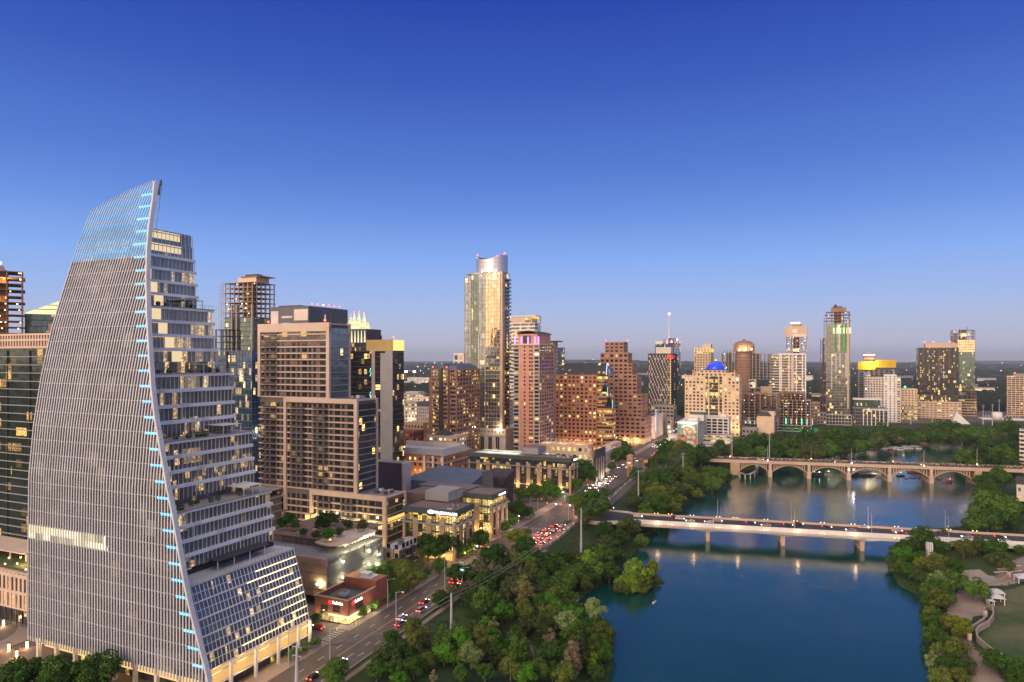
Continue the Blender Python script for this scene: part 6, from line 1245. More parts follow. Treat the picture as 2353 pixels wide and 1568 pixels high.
# ---- mid-distance low blocks left of the street
q = B('apartment_building', 'brick apartment block with a grey pitched roof ring around a pale courtyard roof', 'apartment building', 1021, 478, seed=60)
x0 = q.lx(868); x1 = q.lx(1020); d_ = q.ly(1079, x1); z1 = q.z(1048)
q.punched(x0, x1, 0, d_, 0, z1, pitch=4.2, fl=3.4, wf=.42, hf=.5, wall='terracotta', mix=[('win_dark', 8), ('win_mid', 3), ('win_warm', 1), ('win_yellow', 1)]); q.W.box(x0-.1, x1+.1, -.1, d_, z1-5.6, z1-4.9, 'pale_panel')
for a in (x1-16, x1-9, x1-1.5): q.W.box(a, a+1.6, -1.4, -.05, 0, z1-.3, 'pale_panel')
for k in range(5): mb = MB(); mb.box(x1-15, x1-1, -1.5, -.1, 2.5+k*3.4, 2.8+k*3.4, 'concrete'); q.part('balcony', mb)
for (a0, a1, c0, c1) in ((x0-2, x1+1.5, -1.5, 9), (x1-10, x1+1.5, 9, d_+1.5)):
    mb = MB(); zr = z1+3.6
    if a1-a0 > c1-c0 or True:
        if (a1-a0) > (c1-c0): mb.hexa([(a0, c0, z1+.1), (a1, c0, z1+.1), (a1, c1, z1+.1), (a0, c1, z1+.1), (a0, (c0+c1)/2, zr), (a1-4.5, (c0+c1)/2, zr), (a1-4.5, (c0+c1)/2+.2, zr), (a0, (c0+c1)/2+.2, zr)], 'roof_grey')
        else: mb.hexa([(a0, c0-5, z1+.12), (a1, c0-5, z1+.12), (a1, c1, z1+.12), (a0, c1, z1+.12), ((a0+a1)/2, c0-4.5, zr), ((a0+a1)/2+.2, c0-4.5, zr), ((a0+a1)/2+.2, c1-4, zr), ((a0+a1)/2, c1-4, zr)], 'roof_grey')
    q.part('pitched_roof', mb)
mb = MB(); mb.box(x0, x1-10.2, 14, d_-1, z1, z1+.5, 'roof_white'); q.part('courtyard_roof', mb); mb = MB(); mb.box(x0, x1-6, d_-.8, d_+.4, z1, z1+4, 'pale_panel'); q.part('parapet_wall', mb)
for i in range(3): lo_ = q.w2(x1-4-i*16, -4); lamp('street_glow', lo_[0], lo_[1], 5, 900, (1, .5, .15))
mb = MB(); [mb.ball((x0+8+i*7, 12, z1+2.5), .6, 'lamp_warm', 6, 4) for i in range(2)]; q.part('roof_lamp', mb); q.done()
q = B('office_building', 'dark purple block with a pale side frame behind the beige framed tower', 'building', 926, 400); x0, x1 = q.lx(850), q.lx(922); z1 = q.z(1066); q.W.box(x0, x1, 0, 9, 0, z1, 'purple_panel'); q.W.box(x1, q.lx(930), .5, 7, 0, z1+.3, 'light_concrete'); q.W.box(x0+.5, x1-.5, .5, 8.5, z1+.01, z1+.2, 'roof_grey')
for j in range(8): mb = MB(); mb.box(x1-3-j*3.4, x1-1.4-j*3.4, -.08, -.01, z1-6-(j % 2)*2.5, z1-4-(j % 2)*2.5, 'win_mid'); q.part('window', mb)
q.done()
q = B('civic_building', 'low angular hall with a blue-grey metal roof and dark copper wing', 'building', 1122, 385); x0, x1 = q.lx(925), q.lx(1080); z1 = q.z(1110)
mb = MB(); mb.hexa([(x0, 0, 0), (x1, 0, 0), (x1-3, 26, 0), (x0+8, 30, 0), (x0, 0, z1-2), (x1, 0, z1-2), (x1-1, 26, z1+2.5), (x0+8, 30, z1+2.5)], 'roof_blue'); q.part('metal_roof', mb)
mb = MB(); a, c = q.lx(1056), q.lx(1112); mb.hexa([(a, 20, 0), (c-6, 24, 0), (c, 40, 0), (a, 42, 0), (a, 20, z1-1.5), (c+3, 24, z1-.5), (c, 44, z1+1.2), (a, 46, z1+.5)], 'copper_roof'); q.part('copper_wing', mb)
mb = MB(); a = q.lx(1100); mb.hexa([(a, 6, 1), (a+7, 6, 1), (a+7, 7, 1), (a, 7, 1), (a-6, 16, z1+3), (a+1, 16, z1+3), (a+1, 17, z1+3), (a-6, 17, z1+3)], 'gunmetal'); [mb.box(a-6+j*1.5, a-5.9+j*1.5, 5.9, 6, 1, 2, 'white_paint') for j in range(5)]; q.part('solar_canopy', mb); q.done()
def sandstone(name, label, xl, xc, xr, yt, Y, extra=None, glassm='gl_office', bay=7.2, seed=70, top='green_panel'):
    q = B(name, label, 'office building', xc, Y, seed=seed); x0, x1 = q.lx(xl), q.lx(xc); d_ = q.ly(xr, x1); z1 = q.z(yt); q.ext = (x0, x1, 0, d_, z1); n = 5; f_ = (z1-2.6)/n
    for k in range(n):
        za = k*f_
        for nm, bb in (('window_band', (x0+.6, x1-.6, .6, d_-.3, za+.75, za+f_-.003)),):
            mb = MB(); mb.box(*bb, glassm); q.part(nm, mb)
        q.W.box(x0+.5, x1-.5, .5, d_-.2, za, za+.74, 'green_panel' if k else 'limestone_band')
    for nm, ln, fb in q.faces(x0, x1, 0, d_):
        nb = max(1, int(round(ln/bay))); p = ln/nb
        for c in range(nb+1):
            a = c*p; w = 1.35
            lo = fb(max(0, a-w), min(ln, a+w), -.7, .02); mb = MB(); mb.box(*lo, 0, z1-2.6-f_*.55, 'limestone_band'); q.part('stone_pier', mb)
            for j in (-1, 0, 1):
                if c < nb: mb = MB(); aa = a+p/2+j*p*.2; mb.box(*fb(aa-.09, aa+.09, -.55, -.35), .8, z1-2.7, 'gunmetal'); q.part('mullion', mb)
        q.W.box(*fb(-.3, ln+.3, -.3, 1.3), z1-2.6-f_*1.08, z1-2.6-f_*.98, 'metal_grey')
        q.W.box(*fb(-.02, ln+.02, -.8, .05), z1-2.6, z1, top)
        q.W.box(*fb(.3, ln-.3, -.5, .03), f_*1.0, f_*1.0+.7, 'limestone_band')
    q.W.box(x0+.4, x1-.4, .4, d_-.2, z1-.7, z1-.5, 'roof_brown'); q.W.box(x0, x1, d_-.5, d_, z1-2.6, z1, top); q.W.box(x0, x0+.5, 0, d_, z1-2.6, z1, top)
    return q
q1 = sandstone('office_building', 'sandstone and green office with the SILICON LABS sign and yellow lit floors', 925, 1046, 1090, 1175, 301, seed=71)
x0, x1, _, d_, z1 = q1.ext
q1.roofbox(q1.lx(935), q1.lx(990), 16, 30, z1, z1+4.5, 'metal_grey'); q1.clutter(x0+20, x1-2, 2, 14, z1-.5, 5)
def textpart(root, body, x, y, z, size, rot, m, name='sign_text'):
    cu = bpy.data.curves.new(name, 'FONT'); cu.body = body; cu.size = size; cu.extrude = .06; cu.offset = .012*size; cu.materials.append(MAT(m)); o = bpy.data.objects.new(name, cu); col.objects.link(o); bpy.context.view_layer.update(); me = bpy.data.meshes.new_from_object(o); bpy.data.objects.remove(o); o = link(name, me, root); o.location = (x, y, z); o.rotation_euler = rot; return o
zt_ = z1-2.0; textpart(q1.root, 'SILICON LABS', q1.lx(1001.5), -.12, zt_-.05, 1.75, (math.pi/2, 0, 0), 'sign_white')
mb = MB(); cxs, czs = q1.lx(995), zt_+.55      # swirl emblem: an open ellipse with a looping tail
for j in range(26):
    t0, t1 = .25+j*5.9/26, .25+(j+1)*5.9/26; r0 = lambda t: (1.9-.10*t)
    p0 = (cxs-1+r0(t0)*math.cos(t0), czs+.42*r0(t0)*math.sin(t0)); p1 = (cxs-1+r0(t1)*math.cos(t1), czs+.42*r0(t1)*math.sin(t1)); mb.tube((p0[0], -.12, p0[1]), (p1[0], -.12, p1[1]), .17, .17, 'sign_white', 5)
for a, c in (((cxs-1.8, czs), (cxs-.6, czs+.45)), ((cxs-.6, czs+.45), (cxs+.3, czs-.35)), ((cxs+.3, czs-.35), (cxs+1.5, czs+.6)), ((cxs+1.5, czs+.6), (cxs+1.8, czs+.1))): mb.tube((a[0], -.12, a[1]), (c[0], -.12, c[1]), .17, .17, 'sign_white', 5)
q1.part('emblem_sign', mb)
for i in range(6): lo_ = q1.w2(x1-4-i*7, -3); lamp('shopfront_light', lo_[0], lo_[1], 3.4, 160, (1, .72, .3), .3)
for i in range(3): lo_ = q1.w2(x1+3, 4+i*8); lamp('shopfront_light', lo_[0], lo_[1], 3.4, 200, (1, .72, .3), .3)
mb = MB(); mb.box(x0+1, x1-1.5, -.14, -.05, .5, 3.4, 'glow_gold'); q1.part('shopfront', mb); q1.done()
q2 = sandstone('office_building', 'sandstone and green office corner block rising behind the SILICON LABS front', 1060, 1131, 1166.5, 1138, 341, seed=72); x0, x1, _, d_, z1 = q2.ext
mb = MB(); textpart(q2.root, 'SILICON LABS', x1+.12, d_-11, z1-1.9, 1.3, (math.pi/2, 0, math.pi/2), 'sign_white')
for i in range(4): lo_ = q2.w2(x1-2-i*4, -2); lamp('wall_light', lo_[0], lo_[1], 4, 140, (1, .72, .25), .3); mb = MB(); mb.ball((x1-2-i*4, -.4, 4.6), .3, 'lamp_warm', 6, 4); q2.part('wall_lamp', mb)
q2.W.box(x0-34, x0-.3, 12, 26, 0, z1-.8, 'green_panel'); q2.W.box(x0-33, x0-1, 12.5, 25, z1-.79, z1-.7, 'roof_brown'); q2.W.box(x0-30, x0-.2, -6, 14, 0, z1-1.2, 'roof_brown'); q2.done()
q3 = sandstone('office_building', 'long sandstone office with a lit roof terrace, beyond the SILICON LABS block', 1076, 1312, 1328, 1055, 451, glassm='gl_office2', bay=7.6, seed=73); x0, x1, _, d_, z1 = q3.ext
q3.roofbox(q3.lx(1187), q3.lx(1225), 9, 24, z1, z1+4.6, 'metal_grey'); q3.roofbox(q3.lx(1187), q3.lx(1225), 9, 24, z1+4.61, z1+4.9, 'roof_brown', 'plant_roof')
mb = MB(); mb.box(x0+2, q3.lx(1180), 6, 24, z1-.45, z1-.3, 'light_concrete'); q3.part('roof_terrace', mb)
for i in range(3): lo_ = q3.w2(q3.lx(1110)+i*9, 14); lamp('terrace_light', lo_[0], lo_[1], z1+4, 700, (.9, 1, .75), .3)
for i in range(7): lo_ = q3.w2(x0+22+i*8, -2); lamp('wall_light', lo_[0], lo_[1], 4, 180, (1, .7, .25), .3); mb = MB(); mb.ball((x0+22+i*8, -.5, 4.4), .32, 'lamp_warm', 6, 4); q3.part('wall_lamp', mb)
mb = MB(); mb.box(x0+14, x0+32, -.2, -.06, .6, 3.6, 'glow_yellow'); q3.part('shopfront', mb)
q3.W.box(q3.lx(1326), q3.lx(1368, 40), 40, 66, 0, q3.z(1034, 0, 40), 'green_panel'); q3.clutter(x0+60, x1-2, 3, 14, z1-.5, 5)
mb = MB(); [mb.box(x1+.1, x1+.25, d_-9+j*1.2, d_-8.2+j*1.2, z1-2, z1-.9, 'sign_white') for j in range(6)]; q3.part('sign_panel', mb)
for k in range(4): mb = MB(); a = q3.lx(1368, 40); mb.box(a+.02, a+.3, 42+k*6, 44+k*6, 2, 18, 'limestone_band'); q3.part('stone_pier', mb)
q3.done()
q = low('restaurant_building', 'small pale two-storey corner building with violet neon and roof tables', 'restaurant', 1370, 1382, 1418, 1043, 560, wall='pale_panel', pitch=4, fl=4.5, mix=MIX_SOME, wf=.6); mb = MB(); mb.box(q.ext[0]-.1, q.ext[0]+.5, -.3, -.05, 4, q.ext[4]-1, 'led_violet'); q.part('neon_strip', mb); lo_ = q.w2(q.ext[0], -3); lamp('shopfront_light', lo_[0], lo_[1], 4, 600, (1, .85, .7)); q.done()
q = low('annex_building', 'long low beige annex with narrow bays at the foot of the orange granite tower', 'building', 1385, 1404, 1428, 1024, 600, wall='beige_stone', pitch=3, fl=7, wf=.35, hf=.7, mix=MIX_OFF); q.done(40)
# ---- bell tower by the street
q = B('bell_tower', 'terracotta bell tower with arched openings standing beside the traffic', 'tower', 1447, 520); z1 = q.z(1049); mb = MB(); mb.box(-2.2, 2.2, 0, 4.4, -1, z1, 'terracotta'); mb.box(-2.5, 2.5, -.3, 4.7, z1-7.2, z1-6.7, 'beige_stone'); q.part('shaft', mb)
for z_ in (z1-5.6, z1-11, z1-16):
    for x_ in ((-1.1, .2) if z_ > z1-6 else (-.4,)):
        mb = MB(); mb.box(x_, x_+.9, -.08, -.01, z_, z_+2.4, 'win_dark'); mb.tube((x_+.45, -.08, z_+2.4), (x_+.45, -.011, z_+2.4), .45, .45, 'win_dark', 10); q.part('arched_opening', mb)
mb = MB(); mb.box(-2.8, 2.8, -.6, 5.0, z1, z1+1.5, 'terracotta', taper=2.4); q.part('hipped_roof', mb); q.done()
# ---- parking garage with metal screens, roof garden, brick corner shop, small block
ga = B('parking_garage', 'parking garage clad in louvred metal screens with bright wall lights and a roof garden', 'garage', 750, 247, seed=80)
C_ = (XatY(750, 247), 247); ga.root.location = (C_[0], C_[1], 0); ga.C = C_
x0, x1 = ga.lx(560), 0.0; d_ = ga.ly(877, 0); z1 = ga.z(1286); zb_ = 3.2
ga.W.box(x0, -.8, .8, d_, zb_, z1-.3, 'garage_screen'); ga.W.box(x0, -.7, .7, d_-.2, z1-.29, z1-.1, 'roof_grey'); nl = 5; hh = (z1-zb_)/nl
for k in range(nl):
    mb = MB(); za, zc = zb_+k*hh+.15, zb_+(k+1)*hh-.05; wv = .5*((k*37) % 5)/5
    mb.hexa([(x0, -.1-wv, za), (.1+wv, -.1-wv, za), (.1+wv, .3, za), (x0, .3, za), (x0, .25-wv, zc), (.1, .2-wv, zc), (.1, .6, zc), (x0, .6, zc)], 'limestone_band'); ga.part('screen_panel', mb)
    nseg = 12
    for j in range(nseg):
        y0, y1 = .35+(d_-.4)*j/nseg, .35+(d_-.4)*(j+1)/nseg-.02; o0 = .45*math.sin(j*.9+k*1.7); o1 = .45*math.sin((j+1)*.9+k*1.7); mb = MB()
        mb.hexa([(-.3, y0, za), (.15+o0, y0, za), (.15+o1, y1, za), (-.3, y1, za), (-.3, y0, zc), (.05-o0*.4, y0, zc), (.05-o1*.4, y1, zc), (-.3, y1, zc)], 'garage_screen'); ga.part('screen_panel', mb)
    mb = MB()
    for q_ in range(6): z_ = za+(zc-za)*(q_+.5)/6; mb.box(.30, .78, .4, d_, z_, z_+.07, 'metal_grey'); mb.box(x0, .3, -.78, -.70, z_, z_+.05, 'slab_tan')
    ga.part('louvre_row', mb)
for px_, py_2 in ((828, 1404), (735, 1340), (789, 1326), (788, 1290), (848, 1266), (848, 1296), (832, 1321), (870, 1273), (868, 1297), (792, 1268)):
    if px_ < 740: xx_, yy_ = ga.lx(px_), -1.3; z_ = ga.z(py_2, xx_)
    else: yy_ = ga.ly(px_, 1.2); xx_ = 1.2; z_ = ga.z(py_2, 0, yy_)
    if z_ > z1 or z_ < 2 or yy_ > d_+2: continue
    mb = MB(); mb.ball((xx_, yy_, z_), .6, 'lamp_white', 8, 5, .6); ga.part('wall_lamp', mb)
    lo_ = ga.w2(xx_+.8, yy_-.2); lamp('wall_light', lo_[0], lo_[1], z_+.3, 330, (1, .88, .45), .25)
# roof garden deck with curved lit canopy
zg_ = z1+2.6; mb = MB(); mb.box(x0, -6, 13.5, d_+6, z1, zg_, 'roof_brown'); mb.box(x0, -5, 12, d_+8, zg_, zg_+.3, 'dirt'); ga.part('roof_garden_deck', mb)
mb = MB(); pts = [(-12, 8), (-8, 6.4), (-4, 6.2), (-.5, 8), (1.2, 11), (1.0, 17), (-.2, 23), (.3, 29), (-1, 32), (-6, 33), (-12, 30)]; mb.prism(pts, zg_+.0, zg_+.55, 'cream_stone'); ga.part('curved_canopy', mb)
mb = MB(); [mb.ball((.25, 10.5+i*2.0, zg_-.2), .36, 'lamp_white', 8, 5, .5) for i in range(10)]; ga.part('canopy_lamp', mb)
for i in range(5): lo_ = ga.w2(1.3, 10.5+i*4.4); lamp('canopy_light', lo_[0], lo_[1], zg_-.9, 260, (1, .9, .5), .3)
for i in range(9):
    a, c = ga.r.uniform(x0+10, -12), ga.r.uniform(14, d_+4); mb = MB(); mb.box(a, a+ga.r.uniform(3, 7), c, c+.9, zg_+.3, zg_+1.1, ga.r.choice(['beige_stone', 'concrete', 'tan_stone'])); mb.box(a+.2, a+2.6, c+.2, c+.7, zg_+1.11, zg_+1.5, 'garden'); ga.part('planter', mb)
for i in range(7): mb = MB(); a, c = -9+ga.r.uniform(0, 8), ga.r.uniform(11, 27); mb.box(a, a+.7, c, c+1.6, zg_+.56, zg_+.9, 'white_paint'); ga.part('lounge_chair', mb)
for i in range(9): mb = MB(); a = x0+8+i*6.5; mb.box(a, a+.3, 12.3, 12.6, z1, zg_+.4, 'gunmetal'); ga.part('deck_post', mb)
mb = MB(); mb.ball((-8, 12, zg_+.9), .35, 'lamp_orange', 6, 4); ga.part('fire_pit', mb); ga.done()
bs = B('corner_shop', 'red brick corner building with white lit signs and a glowing glass ground floor', 'shop', 800, 229, seed=81); C_ = G(800, 1439); bs.root.location = (C_[0], C_[1], 0); bs.C = C_
x0 = bs.lx(723); d_ = bs.ly(865, 0); z1 = bs.z(1382); zf = bs.z(1415)
bs.W.box(x0+.6, -.6, .6, d_-.2, zf, z1-1.6, 'core_dark')
for a0, a1, zz0, zz1 in ((x0, bs.lx(735), .1, z1), (bs.lx(735)+.01, bs.lx(753.5), z1-2.6, z1), (bs.lx(753.5)+.01, bs.lx(764), zf-.3, z1), (bs.lx(764)+.01, bs.lx(782), zf-.3, zf+.4), (bs.lx(764)+.01, bs.lx(782), z1-2.1, z1), (bs.lx(782)+.01, 0, zf-.3, z1)): bs.W.box(a0, a1, 0, .55, zz0, zz1, 'red_brick')
for a0, a1, zz0, zz1 in ((.56, 4, zf-.3, z1), (4.01, 8.5, zf-.3, zf+.4), (4.01, 8.5, z1-2.1, z1), (8.51, 14, zf-.3, z1), (14.01, d_, zf-.3, z1)): bs.W.box(-.55, 0, a0, a1, zz0, zz1, 'red_brick')
mb = MB(); mb.box(bs.lx(735), bs.lx(753), .48, .58, zf-.2, z1-2.6, 'win_mid'); mb.build('window', bs.root); mb = MB(); mb.box(bs.lx(764), bs.lx(782), .48, .58, zf+.4, z1-2.1, 'win_mid'); mb.build('window', bs.root)
for y0, y1 in ((4, 8.5),): mb = MB(); mb.box(-.58, -.48, y0, y1, zf+.4, z1-2.1, 'win_mid'); mb.build('window', bs.root)
mb = MB(); mb.box(bs.lx(735)+.02, -.4, .4, d_-3, .35, zf-1.3, 'gl_lobby'); bs.part('shopfront', mb); mb = MB(); mb.box(bs.lx(753), -.3, .3, .5, zf-1.25, zf-.4, 'glow_pale'); mb.box(-.5, -.3, .55, 13, zf-1.25, zf-.4, 'glow_pale'); bs.part('light_box', mb)
for j in range(10): mb = MB(); a = bs.lx(737)+j*1.7; mb.box(a, a+.08, .28, .4, .35, zf-1.3, 'gunmetal'); bs.part('mullion', mb)
bs.W.box(x0, -.2, .2, d_-2, 0, .35, 'black'); bs.W.box(x0+.5, -.5, .5, d_-.5, z1-1.55, z1-1.4, 'roof_dark')
for bb in ((x0-.1, .1, -.1, .6, z1, z1+.25), (-.6, .1, .61, d_, z1, z1+.25), (x0-.1, x0+.5, .61, d_, z1, z1+.25)): bs.W.box(*bb, 'limestone_band')
bs.W.box(x0+.1, x0+.6, .6, d_, 0, z1, 'red_brick'); bs.W.box(x0, -.1, d_-.3, d_+7, 0, z1+2.0, 'red_brick'); bs.W.box(x0+6, -3, d_+1, d_+6, z1+2, z1+2.2, 'roof_white'); bs.roofbox(-9, -5, d_+2, d_+5, z1+2.2, z1+3.3, 'roof_white')
bs.clutter(x0+4, -4, 4, d_-6, z1-1.4, 4, 'roof_white')
def redsign(root, x, y, z, rot, along):
    mb = MB(); d3 = (0, -.1, 0) if along == 'x' else (.1, 0, 0)
    mb.tube((x, y, z), (x+d3[0], y+d3[1], z), .72, .72, 'sign_red', 16); o = mb.build('sign_disc', root)
    mb = MB()
    # an illegible white script in the photograph: a wavy lit stroke band of letter-like marks
    rr_ = random.Random(3); a = 1.1
    for j in range(11):
        h_ = .95 if j in (0, 4, 8) else .6; w = .26
        if along == 'x': mb.box(x+a, x+a+w, y-.1, y, z-.35, z-.35+h_, 'sign_white'); mb.box(x+a+w, x+a+w+.12, y-.09, y-.01, z-.2, z-.02, 'sign_white')
        else: mb.box(x, x+.1, y+a, y+a+w, z-.35, z-.35+h_, 'sign_white'); mb.box(x+.01, x+.09, y+a+w, y+a+w+.12, z-.2, z-.02, 'sign_white')
        a += w+.12
    mb.build('sign_script', root)
redsign(bs.root, bs.lx(759), -.06, z1-1.35, 0, 'x'); redsign(bs.root, .06, 2.6, z1-1.35, 0, 'y')
for i in range(4): lo_ = bs.w2(-2-i*3.4, -1.6); lamp('shopfront_light', lo_[0], lo_[1], 2.6, 90, (1, .85, .5), .3)
for i in range(3): lo_ = bs.w2(1.6, 3+i*5); lamp('shopfront_light', lo_[0], lo_[1], 2.6, 90, (1, .85, .5), .3)
bs.done()
sbk = B('apartment_building', 'small pale and dark flat-roofed block at the foot of the beige framed tower', 'building', 918, 292, seed=82); C_ = G(918, 1312); sbk.root.location = (C_[0], C_[1], 0); sbk.C = C_
x0 = sbk.lx(880); d_ = sbk.ly(980, 0); z1 = sbk.z(1266); sbk.W.box(x0, -.5, 0, d_, 0, z1, 'cream_stone'); sbk.W.box(-.49, 0, .2, d_, 0, z1+.01, 'dark_brick'); sbk.W.box(x0-.2, .1, -.2, d_+.1, z1+.012, z1+.5, 'roof_white'); sbk.clutter(x0, -1, 4, d_-6, z1+.5, 4)
for k in range(3):
    for j in range(2): mb = MB(); a = x0+2+j*4; mb.box(a, a+1.7, -.08, -.01, 1.5+k*3.6, 3.6+k*3.6, 'win_dark'); sbk.part('window', mb)
    for j in range(6): mb = MB(); c = 2+j*(d_-4)/6; mb.box(.01, .09, c, c+2.2, 1.3+k*3.6, 3.8+k*3.6, 'win_dark' if (j+k) % 4 else 'win_mid'); sbk.part('window', mb); mb = MB(); mb.box(.1, .9, c-.2, c+2.6, 1.0+k*3.6, 1.25+k*3.6, 'metal_grey'); sbk.part('balcony', mb) if j % 2 else None
sbk.done()
# ------------------------------------------------------------------ trees
LEAFC = {'d': (.027, .052, .013), 'g': (.045, .075, .018), 'v': (.042, .100, .014), 'o': (.068, .078, .022), 'l': (.095, .135, .022), 's': (.10, .125, .055), 'b': (.095, .085, .042), 'm': (.12, .085, .07), 'y': (.10, .11, .02), 'k': (.04, .05, .022)}
CNAME = {'d': 'dark green', 'g': 'mid green', 'v': 'vivid green', 'o': 'olive green', 'l': 'lime green', 's': 'pale sage', 'b': 'tan brown', 'm': 'mauve brown', 'y': 'yellow olive', 'k': 'drab thin-leaved'}
for k, c in LEAFC.items():
    m, t = newmat('leaf_'+k); b = NB(t); tcn = b.n('ShaderNodeTexCoord'); nz = b.n('ShaderNodeTexNoise'); nz.inputs['Scale'].default_value = 2.2; nz.inputs['Detail'].default_value = 3; b.l(tcn.outputs['Object'], nz.inputs[0])
    oi = b.n('ShaderNodeObjectInfo'); ge = b.n('ShaderNodeNewGeometry')
    f = b.m('MULTIPLY', b.m('MULTIPLY_ADD', nz.outputs[0], .9, .55), b.m('MULTIPLY_ADD', oi.outputs['Random'], .45, .78)); f = b.m('MULTIPLY', f, b.m('MULTIPLY_ADD', ge.outputs['Random Per Island'], .5, .75))
    x = b.n('ShaderNodeVectorMath', operation='SCALE'); x.inputs[0].default_value = tuple(q*w_ for q, w_ in zip(c, (2.05, 2.3, 1.8))); b.l(f, x.inputs['Scale'])
    df = b.n('ShaderNodeBsdfDiffuse'); b.l(x.outputs[0], df.inputs[0]); tl = b.n('ShaderNodeBsdfTranslucent'); b.l(x.outputs[0], tl.inputs[0]); mx = b.n('ShaderNodeMixShader'); mx.inputs[0].default_value = .25; b.l(df.outputs[0], mx.inputs[1]); b.l(tl.outputs[0], mx.inputs[2]); o = b.n('ShaderNodeOutputMaterial'); b.l(mx.outputs[0], o.inputs[0])
def crown_mesh(shape, leafm, seed, dens=1.0):
    """unit crown (radius about 1, centred on the origin): leaf clumps round many small lobes"""
    rg = np.random.default_rng(seed); rz = {'R': .82, 'T': 1.45, 'C': 1.7, 'S': .8, 'W': 1.5, 'B': .85}[shape]
    nl = {'R': 34, 'T': 40, 'C': 44, 'S': 20, 'W': 34, 'B': 16}[shape]; lr = {'R': .32, 'T': .32, 'C': .26, 'S': .26, 'W': .24, 'B': .22}[shape]
    cs = []
    while len(cs) < nl:
        p = rg.normal(size=3); p /= np.linalg.norm(p); r = rg.uniform(.35, .80) if len(cs) % 4 else rg.uniform(0, .4)
        q = p*r*np.array([1, 1, 1]); h = q[2]
        if shape == 'C': w = .92*(1-(h+1)/2)**.75+.10; q[:2] *= w/.8
        if shape == 'W': w = .85*(1-(h+1)/2)**.5+.15; q[:2] *= w
        if shape in 'RSB' and h < -.45: continue
        q[2] *= rz; cs.append(q)
    cs = np.array(cs); per = int({'R': 150, 'T': 150, 'C': 120, 'S': 70, 'W': 120, 'B': 24}[shape]*dens)
    n = nl*per; ci = np.repeat(np.arange(nl), per); d = rg.normal(size=(n, 3)); d /= np.linalg.norm(d, axis=1)[:, None]
    d[:, 2] = np.where((d[:, 2] < -.3) & (rg.random(n) < .6), -d[:, 2], d[:, 2])
    rad = lr*rg.uniform(.7, 1.15, nl)[ci]*rg.uniform(.70, 1.08, n)**.6
    P = cs[ci]+d*rad[:, None]*np.array([1, 1, .85]); nrm = d+rg.normal(size=(n, 3))*.38; nrm /= np.linalg.norm(nrm, axis=1)[:, None]
    a = np.cross(nrm, rg.normal(size=(n, 3))); a /= np.linalg.norm(a, axis=1)[:, None]; b_ = np.cross(nrm, a)
    s = rg.uniform(.030, .060, n)[:, None]*(1.0 if shape != 'B' else .55); a *= s; b_ *= s*rg.uniform(.6, 1.1, n)[:, None]
    V = np.stack([P-a-b_*.6, P+a*.4-b_, P+a+b_*.6, P-a*.4+b_], 1).reshape(-1, 3)
    me = bpy.data.meshes.new('crown'); me.from_pydata(V.tolist(), [], np.arange(4*n).reshape(-1, 4).tolist()); me.materials.append(MAT('leaf_'+leafm)); me.update(); return me
def trunk_mesh(shape, seed, m='wood_trunk'):
    rn = random.Random(seed); mb = MB(); rz = {'R': .82, 'T': 1.45, 'C': 1.7, 'S': .8, 'W': 1.5, 'B': .85}[shape]
    # z=0 is the crown centre; ground at -(rz*.9+trunk)
    base = -(rz*.88+.42); mb.tube((0, 0, base), (.03, .02, -.35*rz), .085, .06, m, 7); top = Vector((.03, .02, -.35*rz)); mb.tube(top, (0, 0, .55*rz), .06, .02, m, 6)
    for i in range({'S': 12, 'B': 16}.get(shape, 7)):
        a = i*2.4+rn.random(); z = rn.uniform(-.45, .3)*rz; e = Vector((math.cos(a)*.62, math.sin(a)*.62, z+rn.uniform(.15, .5))); s_ = Vector((0, 0, z-.05)); mid = (s_+e)/2+Vector((0, 0, -.06)); mb.tube(s_, mid, .04, .028, m, 5, False); mb.tube(mid, e, .028, .01, m, 5, False)
        if shape in 'SB':
            for _ in range(3): f = e+Vector((rn.uniform(-.3, .3), rn.uniform(-.3, .3), rn.uniform(.05, .35))); mb.tube(mid, f, .02, .006, m, 4, False)
    return mb.mesh('trunk')
CM, TM = {}, {}
def crown_for(shape, c, v):
    k = (shape, c, v)
    if k not in CM:
        base = next((q for kk, q in CM.items() if kk[0] == shape and kk[2] == v), None)
        if base is None: CM[k] = crown_mesh(shape, c, hash((ord(shape), v)) % 9999+v)
        else: me = base.copy(); me.materials.clear(); me.materials.append(MAT('leaf_'+c)); CM[k] = me
    return CM[k]
TREES = []
rt = random.Random(11)
def tree(px, py, pr, c='g', shape='R', zone='', zg=None, up=0.0, squash=1.0):
    rz = {'R': .82, 'T': 1.45, 'C': 1.7, 'S': .8, 'W': 1.5, 'B': .85}[shape]
    if shape in 'TCW': pr = pr*.80
    X, Y = G(px, py, 0); 
    for _ in range(8):
        R = pr*Y/F; zg_ = hz(X, Y) if zg is None else zg
        if zg_ < ZW: zg_ = ZW
        zc = zg_+R*(rz*.88+.42)*squash+up; Y2 = F*(H-zc)/(py-HY); Y = .5*Y+.5*Y2; X = (px-CX)*Y/F
    R = pr*Y/F; zg_ = hz(X, Y) if zg is None else zg
    zg_ = max(zg_, ZW-.3); v = rt.randrange(3)
    r_ = empty('tree' if shape != 'B' else 'bare_tree', (X, Y, zg_-.1), rt.random()*6.28); s = (R*rt.uniform(.93, 1.07), R*rt.uniform(.93, 1.07), R*squash)
    k = (shape, v)
    if k not in TM: TM[k] = trunk_mesh(shape, v+5, 'pale_trunk' if shape in 'SB' else 'wood_trunk')
    zc = R*(rz*.88+.42)*squash+.1+up
    for nm, me in (('trunk', TM[k]), ('crown', crown_for(shape, c, v))):
        o = link(nm, me, r_); o.location = (0, 0, zc); o.scale = tuple(q*1.32 for q in s) if nm == 'crown' else (s[0], s[1], zc/(rz*.88+.42))
    TREES.append([r_, c, shape, zone, X, Y, R]); return r_
